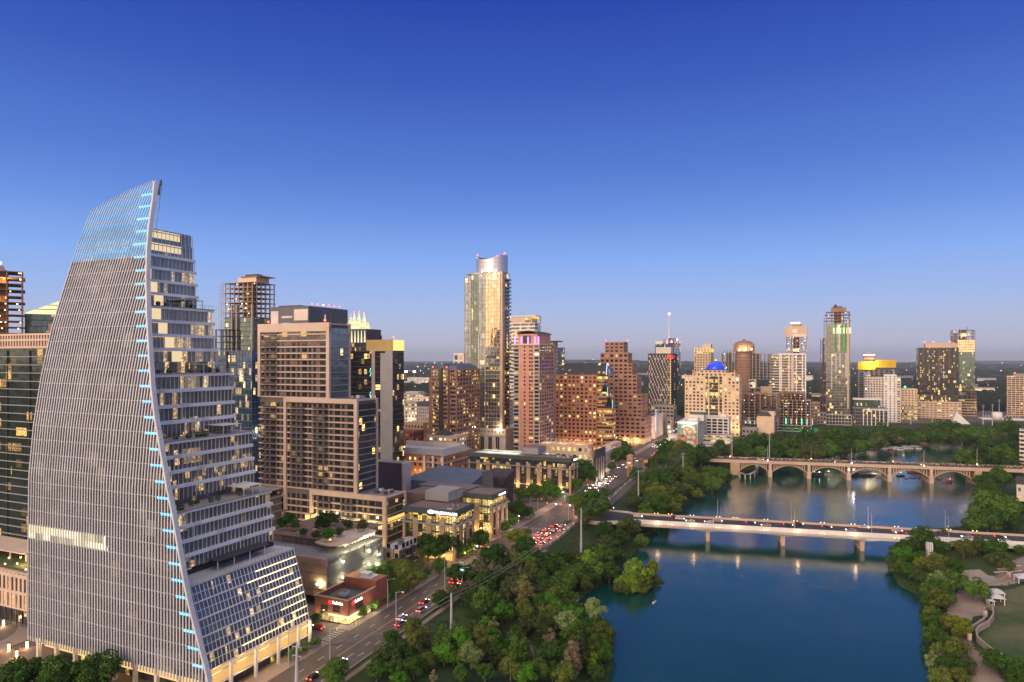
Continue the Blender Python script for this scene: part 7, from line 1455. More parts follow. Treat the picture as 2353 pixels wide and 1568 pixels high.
def zone(name, ax, bx, ay, by, items, zg=None, k=1.0, **kw):
    for it in items.split(';'):
        it = it.strip()
        if not it: continue
        p = it.split(); x, y, r = map(float, p[:3]); c = p[3] if len(p) > 3 else 'g'; sh = p[4] if len(p) > 4 else 'R'
        tree(ax+bx*x, ay+by*y, r*bx*(k if y < 420 else 1), c, sh, name, zg=zg, up=float(p[5]) if len(p) > 5 else 0, **kw)
# zoomed readings: picture x = ax+bx*zx, y = ay+by*zy
zone('in the riverside park below the road', 1034.1, .26748, 1149, .26748, """640 400 110 d;380 500 120 d;300 620 130 k S;960 480 55 d;1060 480 50 k;830 600 120 d;1180 530 85 l;985 630 75 o;1350 380 110 k;1330 250 90 d;1460 330 90 d;
1540 230 120 k;1650 350 75 g;1690 140 85 g;1310 480 95 g;1230 610 95 g;1370 610 90 d;640 790 105 b T;800 740 105 g;970 740 120 g;1100 640 105 g;1160 720 60 o;880 900 95 v;450 960 100 v;290 1020 80 d;650 960 100 o;380 1120 85 b C;520 1170 50 m W;
580 1130 60 g;660 1070 85 k;990 1060 110 s;1240 1000 110 s T;1290 1150 110 o;1170 1130 80 d;860 1250 105 m C;1060 1370 110 m C;1220 1370 80 l C;1310 1290 85 v;1100 1240 60 v;180 1340 105 s;30 1360 60 l;520 1450 90 o;640 1500 90 v;750 1450 85 g;980 1500 100 o;300 1480 80 d;100 1500 80 d;400 1350 80 k;880 1480 80 d;560 640 100 k S;500 760 90 k S;200 760 90 k S;730 500 70 d;1420 480 80 d;1100 560 60 d;1250 1480 70 d;780 900 80 d;1000 850 90 g""", k=.78)
zone('on the islet in the lake', 1034.1, .26748, 1149, .26748, "1600 650 115 l R -2;1525 720 85 l R -2.4;1690 650 90 o R -2.4;1745 580 60 y R -1;1640 730 85 o R -2.6;1580 580 70 l R -1;1480 760 60 o R -1.6;1570 745 70 l R -2.2", zg=ZW+.3)
zone('beside the lakeside road near the garage', 631.95, .21247, 1235.2, .21247, "1420 380 140 o;1180 400 120 g;1280 560 90 g;1330 300 80 o;1060 480 80 g;1780 300 75 d;1120 660 60 g;1200 640 60 v;940 800 65 g;1030 720 75 g;450 870 55 d;610 850 38 g S;1600 430 50 v;1640 380 50 k", zg=0)
zone('in the park right of the lakeside road', 631.95, .21247, 1235.2, .21247, "1260 1090 90 d;1800 660 90 d;1920 620 100 k S;2050 560 110 k S;1600 1030 100 k S;1650 1170 80 k S;1210 1290 130 k;1380 1250 110 d;640 1470 150 g;1100 1440 110 d;1830 1260 110 v;1500 1400 120 d;1350 1540 90 v;1710 1500 60 m W;1960 380 100 d;2080 400 110 d;1950 1010 80 d;1650 1330 90 o;1300 1420 110 d")
zone('in front of the sail tower', 0, 1, 0, 1, "50 1552 42 d;140 1556 48 d;228 1548 44 d;725 1477 12 g;700 1489 12 g;674 1504 13 g;20 1568 40 d", zg=0)
zone('in front of the SILICON LABS building', 574.5, .25647, 976.65, .25647, "1740 1065 95 d R 3;1590 1050 80 d R 4;1500 1060 60 d R 3;1660 1120 85 d R 2;1820 1085 75 d R 2;1600 1140 65 g R 1;1900 1130 65 g;2010 1060 85 d;2080 1000 60 d;1700 1265 65 g;1150 1370 100 g;1250 1330 80 g;1420 1370 110 o;1480 1280 60 o", zg=0)
zone('on the garage roof garden', 574.5, .25647, 976.65, .25647, "660 870 75 d;700 980 60 v;740 840 55 k;870 890 45 k;1010 900 50 k;360 840 50 d;400 900 40 g;290 880 55 d;590 990 40 k;800 960 40 k;480 960 35 d", zg=20.1)
zone('around the plaza and junction', 976.65, .24416, 976.65, .24416, "900 650 65 g;980 640 70 g;1050 630 70 g;1140 630 75 g;1210 640 70 v;890 800 85 d;820 790 60 d;960 820 60 d;1490 410 95 d;1440 470 70 d;1540 470 80 d;1430 570 65 g;1590 760 140 d;1420 720 75 g;1500 820 90 d;1660 760 80 d;1500 890 65 k;1700 640 65 k S;820 900 60 d;700 960 50 g;540 1080 60 g;460 1110 60 d;860 1060 90 y;960 1010 60 k S;1200 980 50 k B;1110 990 50 k B;760 960 50 g;1160 570 60 g;1280 570 55 g", zg=0)
zone('along the left bank beyond the near bridge', 1378.8, .13556, 965.2, .13556, """340 420 110 d;420 560 140 g;300 620 110 d;480 640 90 d;200 790 75 k;470 890 90 k B;260 1000 90 k B;380 1000 80 k B;1130 480 170 d;1060 560 120 d;1390 450 110 v;1700 600 160 d;1820 640 90 d;1480 720 150 d;930 760 150 k;1270 830 90 k;1000 950 150 d;740 1020 70 g;650 1130 60 d;900 1100 100 d;1200 1070 60 k;930 1230 150 o;1200 1250 150 o;1450 1180 120 o;1600 1050 150 g;1750 1000 110 o;1100 1400 150 o;1250 1480 130 o;780 1490 100 g;2000 920 150 g;1900 1080 150 g;2080 1000 90 o;1650 1250 90 o;600 900 90 d;820 900 90 d;60 1200 80 k S;1350 1350 100 o;560 1250 80 k;700 1380 80 d;1500 900 100 d;1830 850 90 g;2150 950 80 k""")
zone('on the left bank beyond the arched bridge', 1493.7, .23814, 976.65, .23814, "680 240 85 k;780 240 65 k;850 260 80 d;940 190 90 d;1010 180 70 d;1070 190 75 d;960 290 85 d;1070 290 80 g;1200 260 105 d;1200 180 80 d;1330 230 100 g;1250 150 90 k;1440 240 110 d;1570 260 120 k;1500 150 110 d;1730 250 65 v;1640 200 90 k;1850 200 100 d;1880 110 90 d;1780 110 90 d;1660 110 80 k;1390 300 80 g;490 300 100 d;620 290 70 k;1000 120 50 d;1100 130 60 d")
zone('on the left bank by the boat docks', 1896, .2198, 976.65, .2198, "40 160 90 d;160 120 90 d;60 250 80 v;180 240 90 k;300 230 90 g;420 220 70 g;300 130 90 d;420 130 80 d;560 180 95 k;650 130 80 k;760 160 50 m;720 80 70 d;580 60 80 d;850 110 80 d;900 160 60 d;980 130 70 g;1080 130 70 d;1190 130 85 d;1290 140 75 k;1430 110 95 g;1560 110 95 g;1680 130 100 g;1800 140 85 k;1330 60 80 d;1500 40 80 d;1900 60 90 d;1980 120 80 d;1180 60 70 d;1040 60 70 k;1650 50 80 k;1780 50 80 d")
zone('on the right bank by the arched bridge', 1896, .2198, 976.65, .2198, "1830 560 115 d;1700 680 105 d;1640 580 70 d;1480 350 100 g;1400 390 55 d;1590 300 95 k;1720 290 115 d;1850 320 115 g;1960 250 95 d;1800 400 90 d;1950 390 90 k;1500 300 70 d;1640 400 60 d;2060 330 90 d")
zone('on the right bank between the two bridges', 1896, .2198, 976.65, .2198, "1700 850 150 g;1600 990 110 g;1890 900 145 g;1780 990 130 d;2010 900 90 g;1980 1020 80 d;1560 1060 70 g;1820 790 90 d;1700 1020 100 g")
zone('in the park on the right bank', 1953.3, .23086, 1206.4, .23086, """720 120 125 d;600 220 110 d;470 270 80 d;540 300 105 v;690 330 85 d;870 220 105 d;940 110 85 k S;740 400 90 y;890 360 90 y;1050 420 80 d;1040 550 95 g;900 570 105 s;800 650 85 g;880 730 105 o;820 880 75 o;850 970 105 d;960 990 90 o;1070 1010 110 y;830 1090 95 d;1050 1230 110 o;850 1360 100 s S;1000 1400 110 d;1140 1380 80 k;900 1530 110 o;1250 640 105 g;1130 230 110 o;1290 200 100 k;1450 240 125 d;1540 310 70 k;1420 340 70 k;1560 400 70 k;1690 250 60 d;1450 1350 110 d;1600 1420 120 d;1700 1530 100 d;1400 1330 60 g;780 760 70 d;760 540 70 g;1070 1500 90 o;960 1160 80 d;1180 1450 50 k;900 1250 70 o;430 350 75 d;500 400 75 g;590 450 75 d;680 500 70 k;440 430 60 k""", k=.84)
# thickets that fill the banks between the trees above
def thicket(n, y0, y1, zname, r0, r1, side, seed, cols):
    rr_ = random.Random(seed); ok = 0
    for _ in range(n*9):
        if ok >= n: break
        Y = 1/(rr_.random()*(1/y0-1/y1)+1/y1)
        if side == 'L': X = np.interp(Y, [p[1] for p in R_], [p[0] for p in R_])+rr_.uniform(9, 85)
        else: X = Y*rr_.uniform(.58, .80)
        z = hz(X, Y); px = CX+F*X/Y; py = HY+F*(H-z)/Y; R = rr_.uniform(r0, r1)
        if z < ZW+.5 or px > 2400: continue
        if 925 < px < 1100 and 1400 < py < 1500: continue
        if 1180 < px < 1400 and py < 1300: continue
        if Y < 480 and Y > 320 and X > 36 and math.hypot(X-60, Y-395) < 26: continue
        if px > 1585 and Y > 500 and side == 'L': continue
        if side == 'R' and (2165 < px and py > 1290): continue
        dmin = min((math.hypot(X-T[4], Y-T[5])-(T[6]+R)*.62) for T in TREES)
        if dmin < 0: continue
        tree(px, HY+F*(H-z-R*1.24)/Y, R*F/Y, rr_.choice(cols), rr_.choice('RRRTS'), zname); ok += 1
thicket(60, 205, 330, 'in the thicket of the near riverside park', 3.0, 5.5, 'L', 21, 'ddgkogv')
thicket(45, 420, 640, 'in the thicket along the far lawn', 4, 7, 'L', 22, 'ddgkok')
thicket(22, 225, 318, 'in the thicket of the right bank', 3.5, 6, 'R', 23, 'ddgko')
# labels: colour and kind, then the place in its zone, counted when look-alikes remain
ORD_ = ['first', 'second', 'third', 'fourth', 'fifth', 'sixth', 'seventh', 'eighth', 'ninth', 'tenth', 'eleventh', 'twelfth', 'thirteenth', 'fourteenth', 'fifteenth', 'sixteenth', 'seventeenth', 'eighteenth', 'nineteenth', 'twentieth']
ORD = ORD_+['twenty-'+q for q in ORD_[:9]]+['thirtieth']+['thirty-'+q for q in ORD_[:9]]
SN = {'R': 'round tree', 'T': 'tall tree', 'C': 'cone-shaped cypress', 'S': 'sparse tree', 'W': 'drooping tree', 'B': 'bare tree'}
from collections import defaultdict
TREES.sort(key=lambda T: -T[6]/T[5])
mass, TREES = TREES[290:], TREES[:290]      # the smallest in view become one mass of foliage
VV, MI = [], []; mcs = sorted({T[1] for T in mass})
for T in mass:
    r_, kids = T[0], KIDS[T[0].name]; cr_ = kids[1]; n = len(cr_.data.vertices); co = np.empty(n*3); cr_.data.vertices.foreach_get('co', co); co = co.reshape(-1, 4, 3)[::3]
    c0 = co.mean(1, keepdims=True); co = c0+(co-c0)*1.55; co = co*np.array(cr_.scale)+np.array([0, 0, cr_.location[2]]); a = r_.rotation_euler[2]; x, y = co[..., 0].copy(), co[..., 1].copy()
    co[..., 0] = x*math.cos(a)-y*math.sin(a)+r_.location[0]; co[..., 1] = x*math.sin(a)+y*math.cos(a)+r_.location[1]; co[..., 2] += r_.location[2]
    VV.append(co.reshape(-1, 3)); MI += [mcs.index(T[1])]*len(co)
    for k_ in kids: bpy.data.objects.remove(k_)
    bpy.data.objects.remove(r_)
VV = np.concatenate(VV); nq = len(VV)//4; me = bpy.data.meshes.new('lakeside_woods'); me.vertices.add(nq*4); me.vertices.foreach_set('co', VV.ravel()); me.loops.add(nq*4); me.loops.foreach_set('vertex_index', np.arange(nq*4)); me.polygons.add(nq); me.polygons.foreach_set('loop_start', np.arange(nq)*4)
for c in mcs: me.materials.append(MAT('leaf_'+c))
me.polygons.foreach_set('material_index', MI); me.update(calc_edges=True); tag(link('lakeside_woods', me), label='small far trees massed along the lake banks and streets', kind='stuff')
gp = defaultdict(list)
for T in TREES: gp[(T[1], T[2], T[3])].append(T)
for (c, sh, z), l in gp.items():
    l.sort(key=lambda T: T[4]/T[5])
    for i, T in enumerate(l):
        nm = CNAME[c]+' '+SN[sh]
        if sh == 'B': nm = 'leafless grey tree'
        lb = nm+' '+z if len(l) == 1 else (ORD[i]+' '+nm+' from the left '+z)
        tag(T[0], lb, 'tree', 'trees '+z)
# ------------------------------------------------------------------ vehicles
paint = {'white': (.7, .7, .7), 'silver': (.4, .4, .42), 'dark': (.03, .03, .035), 'red': (.35, .02, .02), 'grey': (.15, .15, .16), 'blue': (.04, .07, .15), 'tan': (.4, .32, .22)}
for k, c in paint.items():
    m, t = newmat('paint_'+k); b = NB(t); pbsdf(b, c, .25, .2, spec=.6)
def prism_y(mb, prof, w, m, inset=0.0):
    n = len(mb.v); k = mb.mi(m); c = len(prof)
    for s_ in (-1, 1):
        for (x, z, q) in prof: mb.v.append((x, s_*(w/2-q), z))
    mb.f.append(tuple(n+i for i in range(c))); mb.m.append(k); mb.f.append(tuple(n+2*c-1-i for i in range(c))); mb.m.append(k)
    for i in range(c): j = (i+1) % c; mb.f.append((n+i, n+c+i, n+c+j, n+j)); mb.m.append(k)
def make_car(pk, kind='sedan', on=True):
    """nose toward local +x"""
    r_ = empty('car', (0, 0, 0)); w = 1.85; suv = kind == 'suv'; h = 1.75 if suv else 1.42
    mb = MB(); prism_y(mb, [(-2.3, .32, .08), (2.3, .32, .1), (2.32, .62, .12), (1.95, .82, .08), (.95, .95, .05), (-1.7 if not suv else -2.2, 1.0, .05), (-2.3, .92, .1)], w, 'paint_'+pk)
    prism_y(mb, [(-1.45 if not suv else -2.05, h-.06, .28), (.15, h-.06, .28), (.35, h-.10, .28), (.35, h-.14, .28), (-1.5 if not suv else -2.1, h-.12, .27)], w, 'paint_'+pk); mb.build('body', r_)
    mb = MB(); prism_y(mb, [(.98, .93, .10), (.34, h-.12, .27), (-1.45 if not suv else -2.05, h-.12, .27), (-1.95 if not suv else -2.2, .98, .10)], w, 'win_dark'); mb.build('windows_glass', r_)
    for x in (-1.4, 1.42):
        for y in (-.86, .86): mb = MB(); mb.tube((x, y-.1, .34), (x, y+.1, .34), .34, .34, 'rubber', 12); wh_ = mb.build('wheel', r_); mb = MB(); mb.tube((x, y-.11, .34), (x, y+.11, .34), .18, .18, 'metal_grey', 8); mb.build('rim', wh_)
    for y in (-.66, .66):
        mb = MB(); mb.box(2.22, 2.36, y-.22, y+.22, .60, .78, 'head_light' if on else 'roof_white'); mb.build('headlight', r_)
        mb = MB(); mb.box(-2.37, -2.25, y-.24, y+.24, .66, .90, 'tail_light' if on else 'red_paint'); mb.build('taillight', r_)
    return r_
CP = {}
def put_car(pk, kind, x, y, z, head, label, group, on=True):
    k = (pk, kind, on)
    if k not in CP: CP[k] = make_car(pk, kind, on); o = CP[k]
    else: o = copy_tree(CP[k])
    o.location = (x, y, z); o.rotation_euler = (0, 0, head); tag(o, label, 'car', group); return o
def roadpt(s_, f):      # point at distance y along the lakeside road, fraction across
    xl = np.interp(s_, [p[1] for p in L_], [p[0] for p in L_]); xr = np.interp(s_, [p[1] for p in R_], [p[0] for p in R_]); return xl*(1-f)+xr*f, s_
def roadhead(s_): a, c = roadpt(s_-4, .5), roadpt(s_+4, .5); return math.atan2(c[1]-a[1], c[0]-a[0])
A_ = 'cars on the lakeside road'
def nearest(px, py): X, Y = G(px, py, .5); return X, Y
for px, py, pk, kd, lb in [(721, 1556, 'dark', 'sedan', 'black car nearest the bottom edge with red tail lights'), (782, 1523, 'dark', 'sedan', 'dark car partly behind a tree at the road bend'), (920, 1434, 'dark', 'sedan', 'dark car braking just behind a white car, under the tall lamp post'), (922, 1420, 'white', 'sedan', 'white car braking beside a dark car, under the tall lamp post'), (968, 1402, 'silver', 'suv', 'silver hatchback with a glowing rear light, alone in its lane'), (975, 1384, 'red', 'sedan', 'dark red car ahead of the silver hatchback'),
                           (1049, 1347, 'dark', 'sedan', 'dark car at the rear of the red-lit queue before the junction'), (1043, 1337, 'red', 'sedan', 'red car in the middle of the queue before the junction'), (1048, 1330, 'dark', 'suv', 'dark car at the head of the queue before the junction'), (1064, 1334, 'grey', 'sedan', 'grey car under the sign in the queue by the tree')]:
    X, Y = nearest(px, py); o = put_car(pk, kd, X, Y, .1, roadhead(Y), lb, A_); 
X, Y = nearest(1065, 1299); put_car('white', 'suv', X, Y, .1, -.12, 'white sport utility car turning across the junction', A_); X, Y = nearest(729, 1444); put_car('red', 'sedan', X, Y, .25, -TH+math.pi, 'red car waiting on the side street by the zebra crossing', A_)
X, Y = nearest(1187, 1224); put_car('white', 'sedan', X, Y, .1, roadhead(Y)+math.pi, 'car with white headlights coming toward the camera at the junction', A_)
# queues of traffic: (direction, from, to, fraction list)
qn = 0
def queue(y0, y1, fr_, step, toward, gname, where):
    global qn
    y = y0; row = 0; rr_ = random.Random(int(y0)); out = []
    while y < y1:
        for f in fr_:
            if rr_.random() < .82:
                yy = y+rr_.uniform(-1.2, 1.2); X, Y = roadpt(yy, f); h_ = roadhead(yy)+(math.pi if toward else 0)
                out.append((row, f, put_car(rr_.choice(['white', 'silver', 'dark', 'grey', 'red', 'blue']), rr_.choice(['sedan', 'suv']), X, Y, .1, h_, None, gname)))
        y += step; row += 1
    n = len(out)
    for i, (row, f, o) in enumerate(out): lane = ['left', 'middle', 'right', 'far right'][list(fr_).index(f)]; tag(o, f"{'headlit' if toward else 'tail-lit'} car {where}, {ORD[row]} row back, {lane} lane", 'car')
queue(328, 366, (.62, .78, .92), 9, False, 'cars queuing at the bridge junction', 'queuing at the bridge junction')
queue(462, 520, (.15, .28, .42), 9, True, 'cars waiting at the plaza crossing', 'waiting at the plaza crossing')
queue(560, 640, (.15, .35), 12, True, 'cars beyond the bell tower', 'beyond the bell tower')
queue(612, 668, (.58, .75, .92), 8, False, 'cars in the red-lit queue by the bell tower', 'in the red-lit queue by the bell tower')
queue(690, 800, (.15, .32, .48), 11, True, 'cars on the bright far stretch of road', 'on the bright far stretch of road')
queue(700, 800, (.62, .8), 14, False, 'cars on the dim side of the far road', 'on the far road heading away')
# cars on the near bridge
brm = br.rotation_euler[2]
def on_bridge(x, y): return A1[0]+x*math.cos(brm)-y*math.sin(brm), A1[1]+x*math.sin(brm)+y*math.cos(brm)
for i, (px, lane, pk, kd) in enumerate([(1551, 3, 'dark', 'sedan'), (1562, 2, 'white', 'suv'), (1586, 1, 'white', 'sedan'), (1629, 1, 'white', 'sedan'), (1649, 2, 'silver', 'sedan'), (1725, 2, 'dark', 'sedan'), (1760, 1, 'silver', 'sedan'), (1811, 2, 'dark', 'sedan'), (1835, 3, 'dark', 'suv'), (1900, 2, 'dark', 'sedan'), (1955, 1, 'silver', 'sedan'), (1985, 3, 'white', 'sedan'), (2062, 2, 'white', 'sedan'), (2070, 1, 'red', 'sedan'), (2222, 1, 'silver', 'sedan'), (2298, 2, 'dark', 'sedan'), (2308, 0, 'white', 'sedan'), (1466, 2, 'white', 'sedan')]):
    y = (2.4, 6.2, 10.2, 14)[lane]; X0_, Y0_ = on_bridge(0, y); k = (px-CX)/F; x = (X0_-k*Y0_)/(k*math.sin(brm)-math.cos(brm)); X, Y = on_bridge(x, y)
    put_car(pk, kd, X, Y, .04, brm+(math.pi if lane < 2 else 0), f"{ORD[i] if i < 17 else 'leftmost'} {pk} car from the left end on the nearer bridge" if i < 17 else 'white car entering the nearer bridge from its left end', 'cars crossing the nearer bridge')
for i, (px, py, pk) in enumerate([(1387, 1158, 'dark'), (1397, 1162, 'red'), (1402, 1167, 'dark')]): X, Y = G(px, py, .5); put_car(pk, 'sedan', X, Y, .12, -1.0, ('first', 'second', 'third')[i]+' red-lit car turning onto the nearer bridge from the road', 'cars turning onto the bridge')
# cars on the arched bridge and its approach
b2r = b2.rotation_euler[2]
for i, (x, y, pk, kd) in enumerate([(26, 9, 'white', 'sedan'), (86, 8, 'tan', 'suv'), (-30, 5, 'white', 'sedan'), (-40, 11, 'red', 'sedan'), (-52, 6, 'silver', 'suv'), (150, 9, 'tan', 'suv'), (220, 6, 'white', 'sedan')]):
    X, Y = A2[0]+x*cb-y*sb, A2[1]+x*sb+y*cb; put_car(pk, kd, X, Y, ZC, b2r+(math.pi if i % 2 else 0), f"{ORD[i]} {pk} car on the arched bridge" , 'cars on the arched bridge')
# red and white glow of the queues on the road surface
for s_, f, e, c in ((345, .78, 900, (1, .12, .05)), (335, .8, 500, (1, .2, .1)), (612, .75, 4500, (1, .10, .04)), (640, .75, 4500, (1, .12, .05)), (485, .25, 1500, (1, .85, .7)), (500, .3, 1500, (1, .85, .7)), (590, .2, 1800, (1, .9, .8)), (705, .3, 7000, (1, .85, .75)), (745, .3, 7000, (1, .8, .7)), (790, .4, 5000, (1, .7, .5)), (395, .55, 1200, (1, .42, .18)), (410, .5, 1200, (1, .42, .18)), (600, .55, 2500, (1, .4, .15))):
    X, Y = roadpt(s_, f); lamp('traffic_glow', X, Y, 3.0, e*.5, c, .5)
for px, py in ((920, 1428), (1047, 1340), (975, 1390)): X, Y = nearest(px, py); lamp('tail_glow', X-.9*math.cos(roadhead(Y))*3, Y-2.7, 1.2, 60, (1, .08, .04), .3)
# ------------------------------------------------------------------ street furniture
def street_lamp(px, py, h, lab, Y=None, arm=2.2, on=False, double=False, rz=None, z=None, grp='street lamps', m='steel_pole'):
    z_ = 0 if z is None else z; X, Yg = G(px, py, z_); r_ = tag(empty('street_lamp', (X, Yg, z_), -TH+math.pi if rz is None else rz), lab, 'street lamp', grp)
    mb = MB(); mb.tube((0, 0, 0), (0, 0, h), .16, .09, m, 8); mb.tube((0, 0, 0), (0, 0, .5), .26, .24, m, 8); mb.build('pole', r_)
    for s_ in ((-1, 1) if double else (-1,)):
        if arm: mb = MB(); mb.tube((0, 0, h-.1), (s_*arm, 0, h+.5), .07, .05, m, 6); mb.build('arm', r_)
        mb = MB(); mb.box(s_*(arm+.45)-.4, s_*(arm+.45)+.4, -.14, .14, h+.42, h+.58, 'metal_grey'); mb.box(s_*(arm+.45)-.3, s_*(arm+.45)+.3, -.1, .1, h+.36, h+.42, 'lamp_warm' if on else 'roof_white'); mb.build('lamp_head', r_)
    return r_
for i, (px, py, h, lb) in enumerate([(1022, 1357, 12, 'grey lamp post by the red-lit queue of cars'), (910, 1456, 13.5, 'tall lamp post rising beside the two braking cars'), (891, 1395, 10, 'lamp post beside the trees opposite the brick corner shop'), (758, 1531, 11, 'lamp post beside the road below the corner crossing'), (663, 1534, 11.5, 'slim pole in front of the slatted lobby'), (1062, 1352, 8, 'short pole carrying a lit blue-white street sign'), (1292, 1150, 10, 'lamp post by the plaza kerb beyond the junction'), (1235, 1180, 8, 'lamp post in the plaza right of the round dark tree'), (1149, 1236, 9, 'lamp post by the lime-lit street tree'), (1306, 1197, 9, 'lamp post at the bridge junction island'), (1376, 1133, 10, 'lamp post in the median beyond the plaza crossing'), (1218, 1176, 7, 'short plaza lamp post'), (1342, 1108, 9, 'lamp post by the restaurant kerb')]): street_lamp(px, py, h, lb, on=i in (1, 3, 7, 10))
X, Y = G(1062, 1352); mb = MB()
sg = tag(empty('street_sign', (X, Y, 0), -TH), 'lit blue-white street sign on a pole above the car queue', 'sign', None); mb.box(-.9, .9, -.12, -.05, 6.6, 7.5, 'led_blue'); mb.box(-.5, .5, -.16, -.13, 6.8, 7.3, 'sign_white'); mb.build('sign_panel', sg); mb = MB(); mb.box(-.06, .06, -.05, .05, 5.5, 7.5, 'steel_pole'); mb.build('bracket', sg)
for px, py, c, e in ((1149, 1215, (1, .8, .2), 500), (1345, 1086, (.9, 1, .3), 700), (1372, 1100, (1, .6, .2), 900), (1190, 1222, (1, .95, .9), 500), (1255, 1172, (1, .6, .3), 500), (995, 1350, (1, .85, .6), 150), (1185, 1240, (1, .45, .2), 500), (1250, 1235, (1, .4, .2), 400), (1390, 1080, (1, .7, .5), 900), (1480, 1010, (1, .5, .3), 2600), (1510, 990, (1, .6, .5), 2600), (1545, 975, (.9, .5, .6), 2600), (860, 1420, (1, .7, .4), 120), (1300, 1160, (1, .7, .45), 500)): X, Y = G(px, py); lamp('street_glow', X, Y, 6, e, c, .4)
# neon and shop lights up the far cross street
mb = MB(); rr_ = random.Random(4)
NS = []
for i in range(16):
    px = rr_.uniform(1534, 1550); py = rr_.uniform(962, 1000); X, Y = G(px, py); c = rr_.choice(['sign_red', 'lamp_warm', 'led_blue_white', 'led_violet', 'lamp_white', 'lamp_orange']); o = empty('shop_sign', (X, Y, 0), -TH); mb = MB(); z_ = rr_.uniform(3, 11); mb.box(-.8, .8, -.1, .1, z_, z_+1.3, c); mb.build('sign_panel', o); mb = MB(); mb.tube((0, .2, 0), (0, .2, z_+1), .1, .1, 'gunmetal', 6); mb.build('post', o); NS.append((px, o))
NS.sort(key=lambda q: q[0])
for i, (_, o) in enumerate(NS): tag(o, f'{ORD[i]} glowing shop sign from the left up the far cross street', 'sign', 'glowing signs up the cross street')
# traffic signals on mast arms
def signal(px, py, L0, h, colr, lab, n=4, rz=-TH):
    X, Y = G(px, py); r_ = tag(empty('traffic_signal', (X, Y, 0), rz), lab, 'traffic light', 'traffic signals'); mb = MB(); mb.tube((0, 0, 0), (0, 0, h+1), .18, .13, 'steel_pole', 8); mb.build('pole', r_); mb = MB(); mb.tube((0, 0, h), (-L0, 0, h+.7), .12, .07, 'steel_pole', 6); mb.build('mast_arm', r_)
    for i in range(n):
        x = -L0*(i+.7)/n; mb = MB(); mb.box(x-.24, x+.24, -.35, -.12, h-.5, h+.75, 'debris_net' if i % 2 else 'black'); hd = mb.build('signal_head', r_); mb = MB(); mb.ball((x, -.40, h+(.5 if colr != 'lamp_green' else -.2)), .2, colr, 8, 5); mb.build('signal_light', hd)
        if i % 2 == 0: mb = MB(); mb.box(x+.5, x+1.3, -.2, -.1, h-.1, h+.6, 'sign_white'); mb.build('sign_panel', r_)
    mb = MB(); mb.ball((0, -.35, h-2.2), .22, colr, 8, 5); mb.build('signal_light', r_)
signal(1318, 1192, 17, 7, 'lamp_red', 'row of red signals on a mast arm over the bridge junction'); signal(1380, 1140, 9, 6.5, 'lamp_red', 'red signals over the crossing by the plaza'); signal(1298, 1154, 6, 6, 'lamp_green', 'green signals by the plaza kerb', 2); signal(1130, 1292, 9, 6, 'lamp_red', 'red signals above the trees at the white car junction', 3); signal(1192, 1204, 1.2, 4, 'lamp_red', 'single signal on a short post at the plaza corner', 1)
# tall tapered power poles
def monopole(px, pyb, pyt, label, z=None, arms=0, w=.55, m='steel_pole'):
    X, Y = G(px, pyb, 0 if z is None else z)
    if z is None:
        for _ in range(6): z_ = hz(X, Y); Y = F*(H-z_)/(pyb-HY); X = (px-CX)*Y/F
        z = hz(X, Y)
    top = H-(pyt-HY)*Y/F; r_ = tag(empty('utility_pole', (X, Y, z-.1), -TH), label, 'power pole', 'tall steel power poles'); h = top-z
    mb = MB(); mb.tube((0, 0, 0), (0, 0, h*.28), w*1.1, w, 'roof_white', 10); mb.tube((0, 0, h*.28), (0, 0, h), w*.98, w*.45, m, 10); mb.build('pole', r_); mb = MB(); mb.tube((0, 0, 0), (0, 0, .5), w*2.2, w*1.8, 'roof_white', 10); mb.build('footing', r_)
    for i in range(arms): mb = MB(); z_ = h-1-i*2.4; mb.box(-1.5, 1.5, -.08, .08, z_, z_+.16, m); mb.tube((-1.4, 0, z_), (-1.4, 0, z_-.7), .12, .12, m, 6); mb.tube((1.4, 0, z_), (1.4, 0, z_-.7), .12, .12, m, 6); mb.build('cross_arm', r_)
    return X, Y, top
PW = [monopole(682, 1600, 1478, 'steel power pole at the bottom edge before the slatted lobby', 0, 2), monopole(1037, 1482, 1363, 'white-footed power pole on the park lawn below the road'), monopole(1335.5, 1275, 1168, 'tall power pole rising from the bank by the retaining wall'), monopole(1467, 1153, 1080, 'tall power pole on the lawn beyond the nearer bridge', None, 1, .5), monopole(1569.5, 1108, 1040, 'power pole above the lakeside trees left of the arched bridge', None, 2, .5),
      monopole(1926, 1180, 1120, 'never', None) if False else None, monopole(1768, 1058, 1000, 'slim power pole left of the arched bridge middle', None, 2, .5, 'steel_pole'), monopole(1682, 1052, 990, 'power pole near the mural hotel trees', None, 1, .5), monopole(2142, 985, 950, 'power pole right of the boat docks', 0, 2, .5), monopole(2093, 975, 938, 'power pole left of the black tower podium', 0, 2, .5), monopole(2259, 975, 930, 'power pole by the white hall', 0, 2, .5), monopole(2280.5, 978, 928, 'power pole just right of the one by the white hall', 0, 2, .5), monopole(2296, 960, 918, 'power pole behind the white hall', 0, 2, .5), monopole(1856, 994, 957, 'power pole by the slender glass tower', 0, 0, .5)]
PW = [p for p in PW if p]
def wire(a, c, sag, nm, lb):
    r_ = MB(); n = 14; pts = [Vector(a).lerp(Vector(c), i/n)-Vector((0, 0, sag*4*(i/n)*(1-i/n))) for i in range(n+1)]
    for p, q in zip(pts[:-1], pts[1:]): r_.tube(p, q, .05, .05, 'metal_grey', 4, False)
    return tag(r_.build(nm), lb, 'cable', 'power lines')
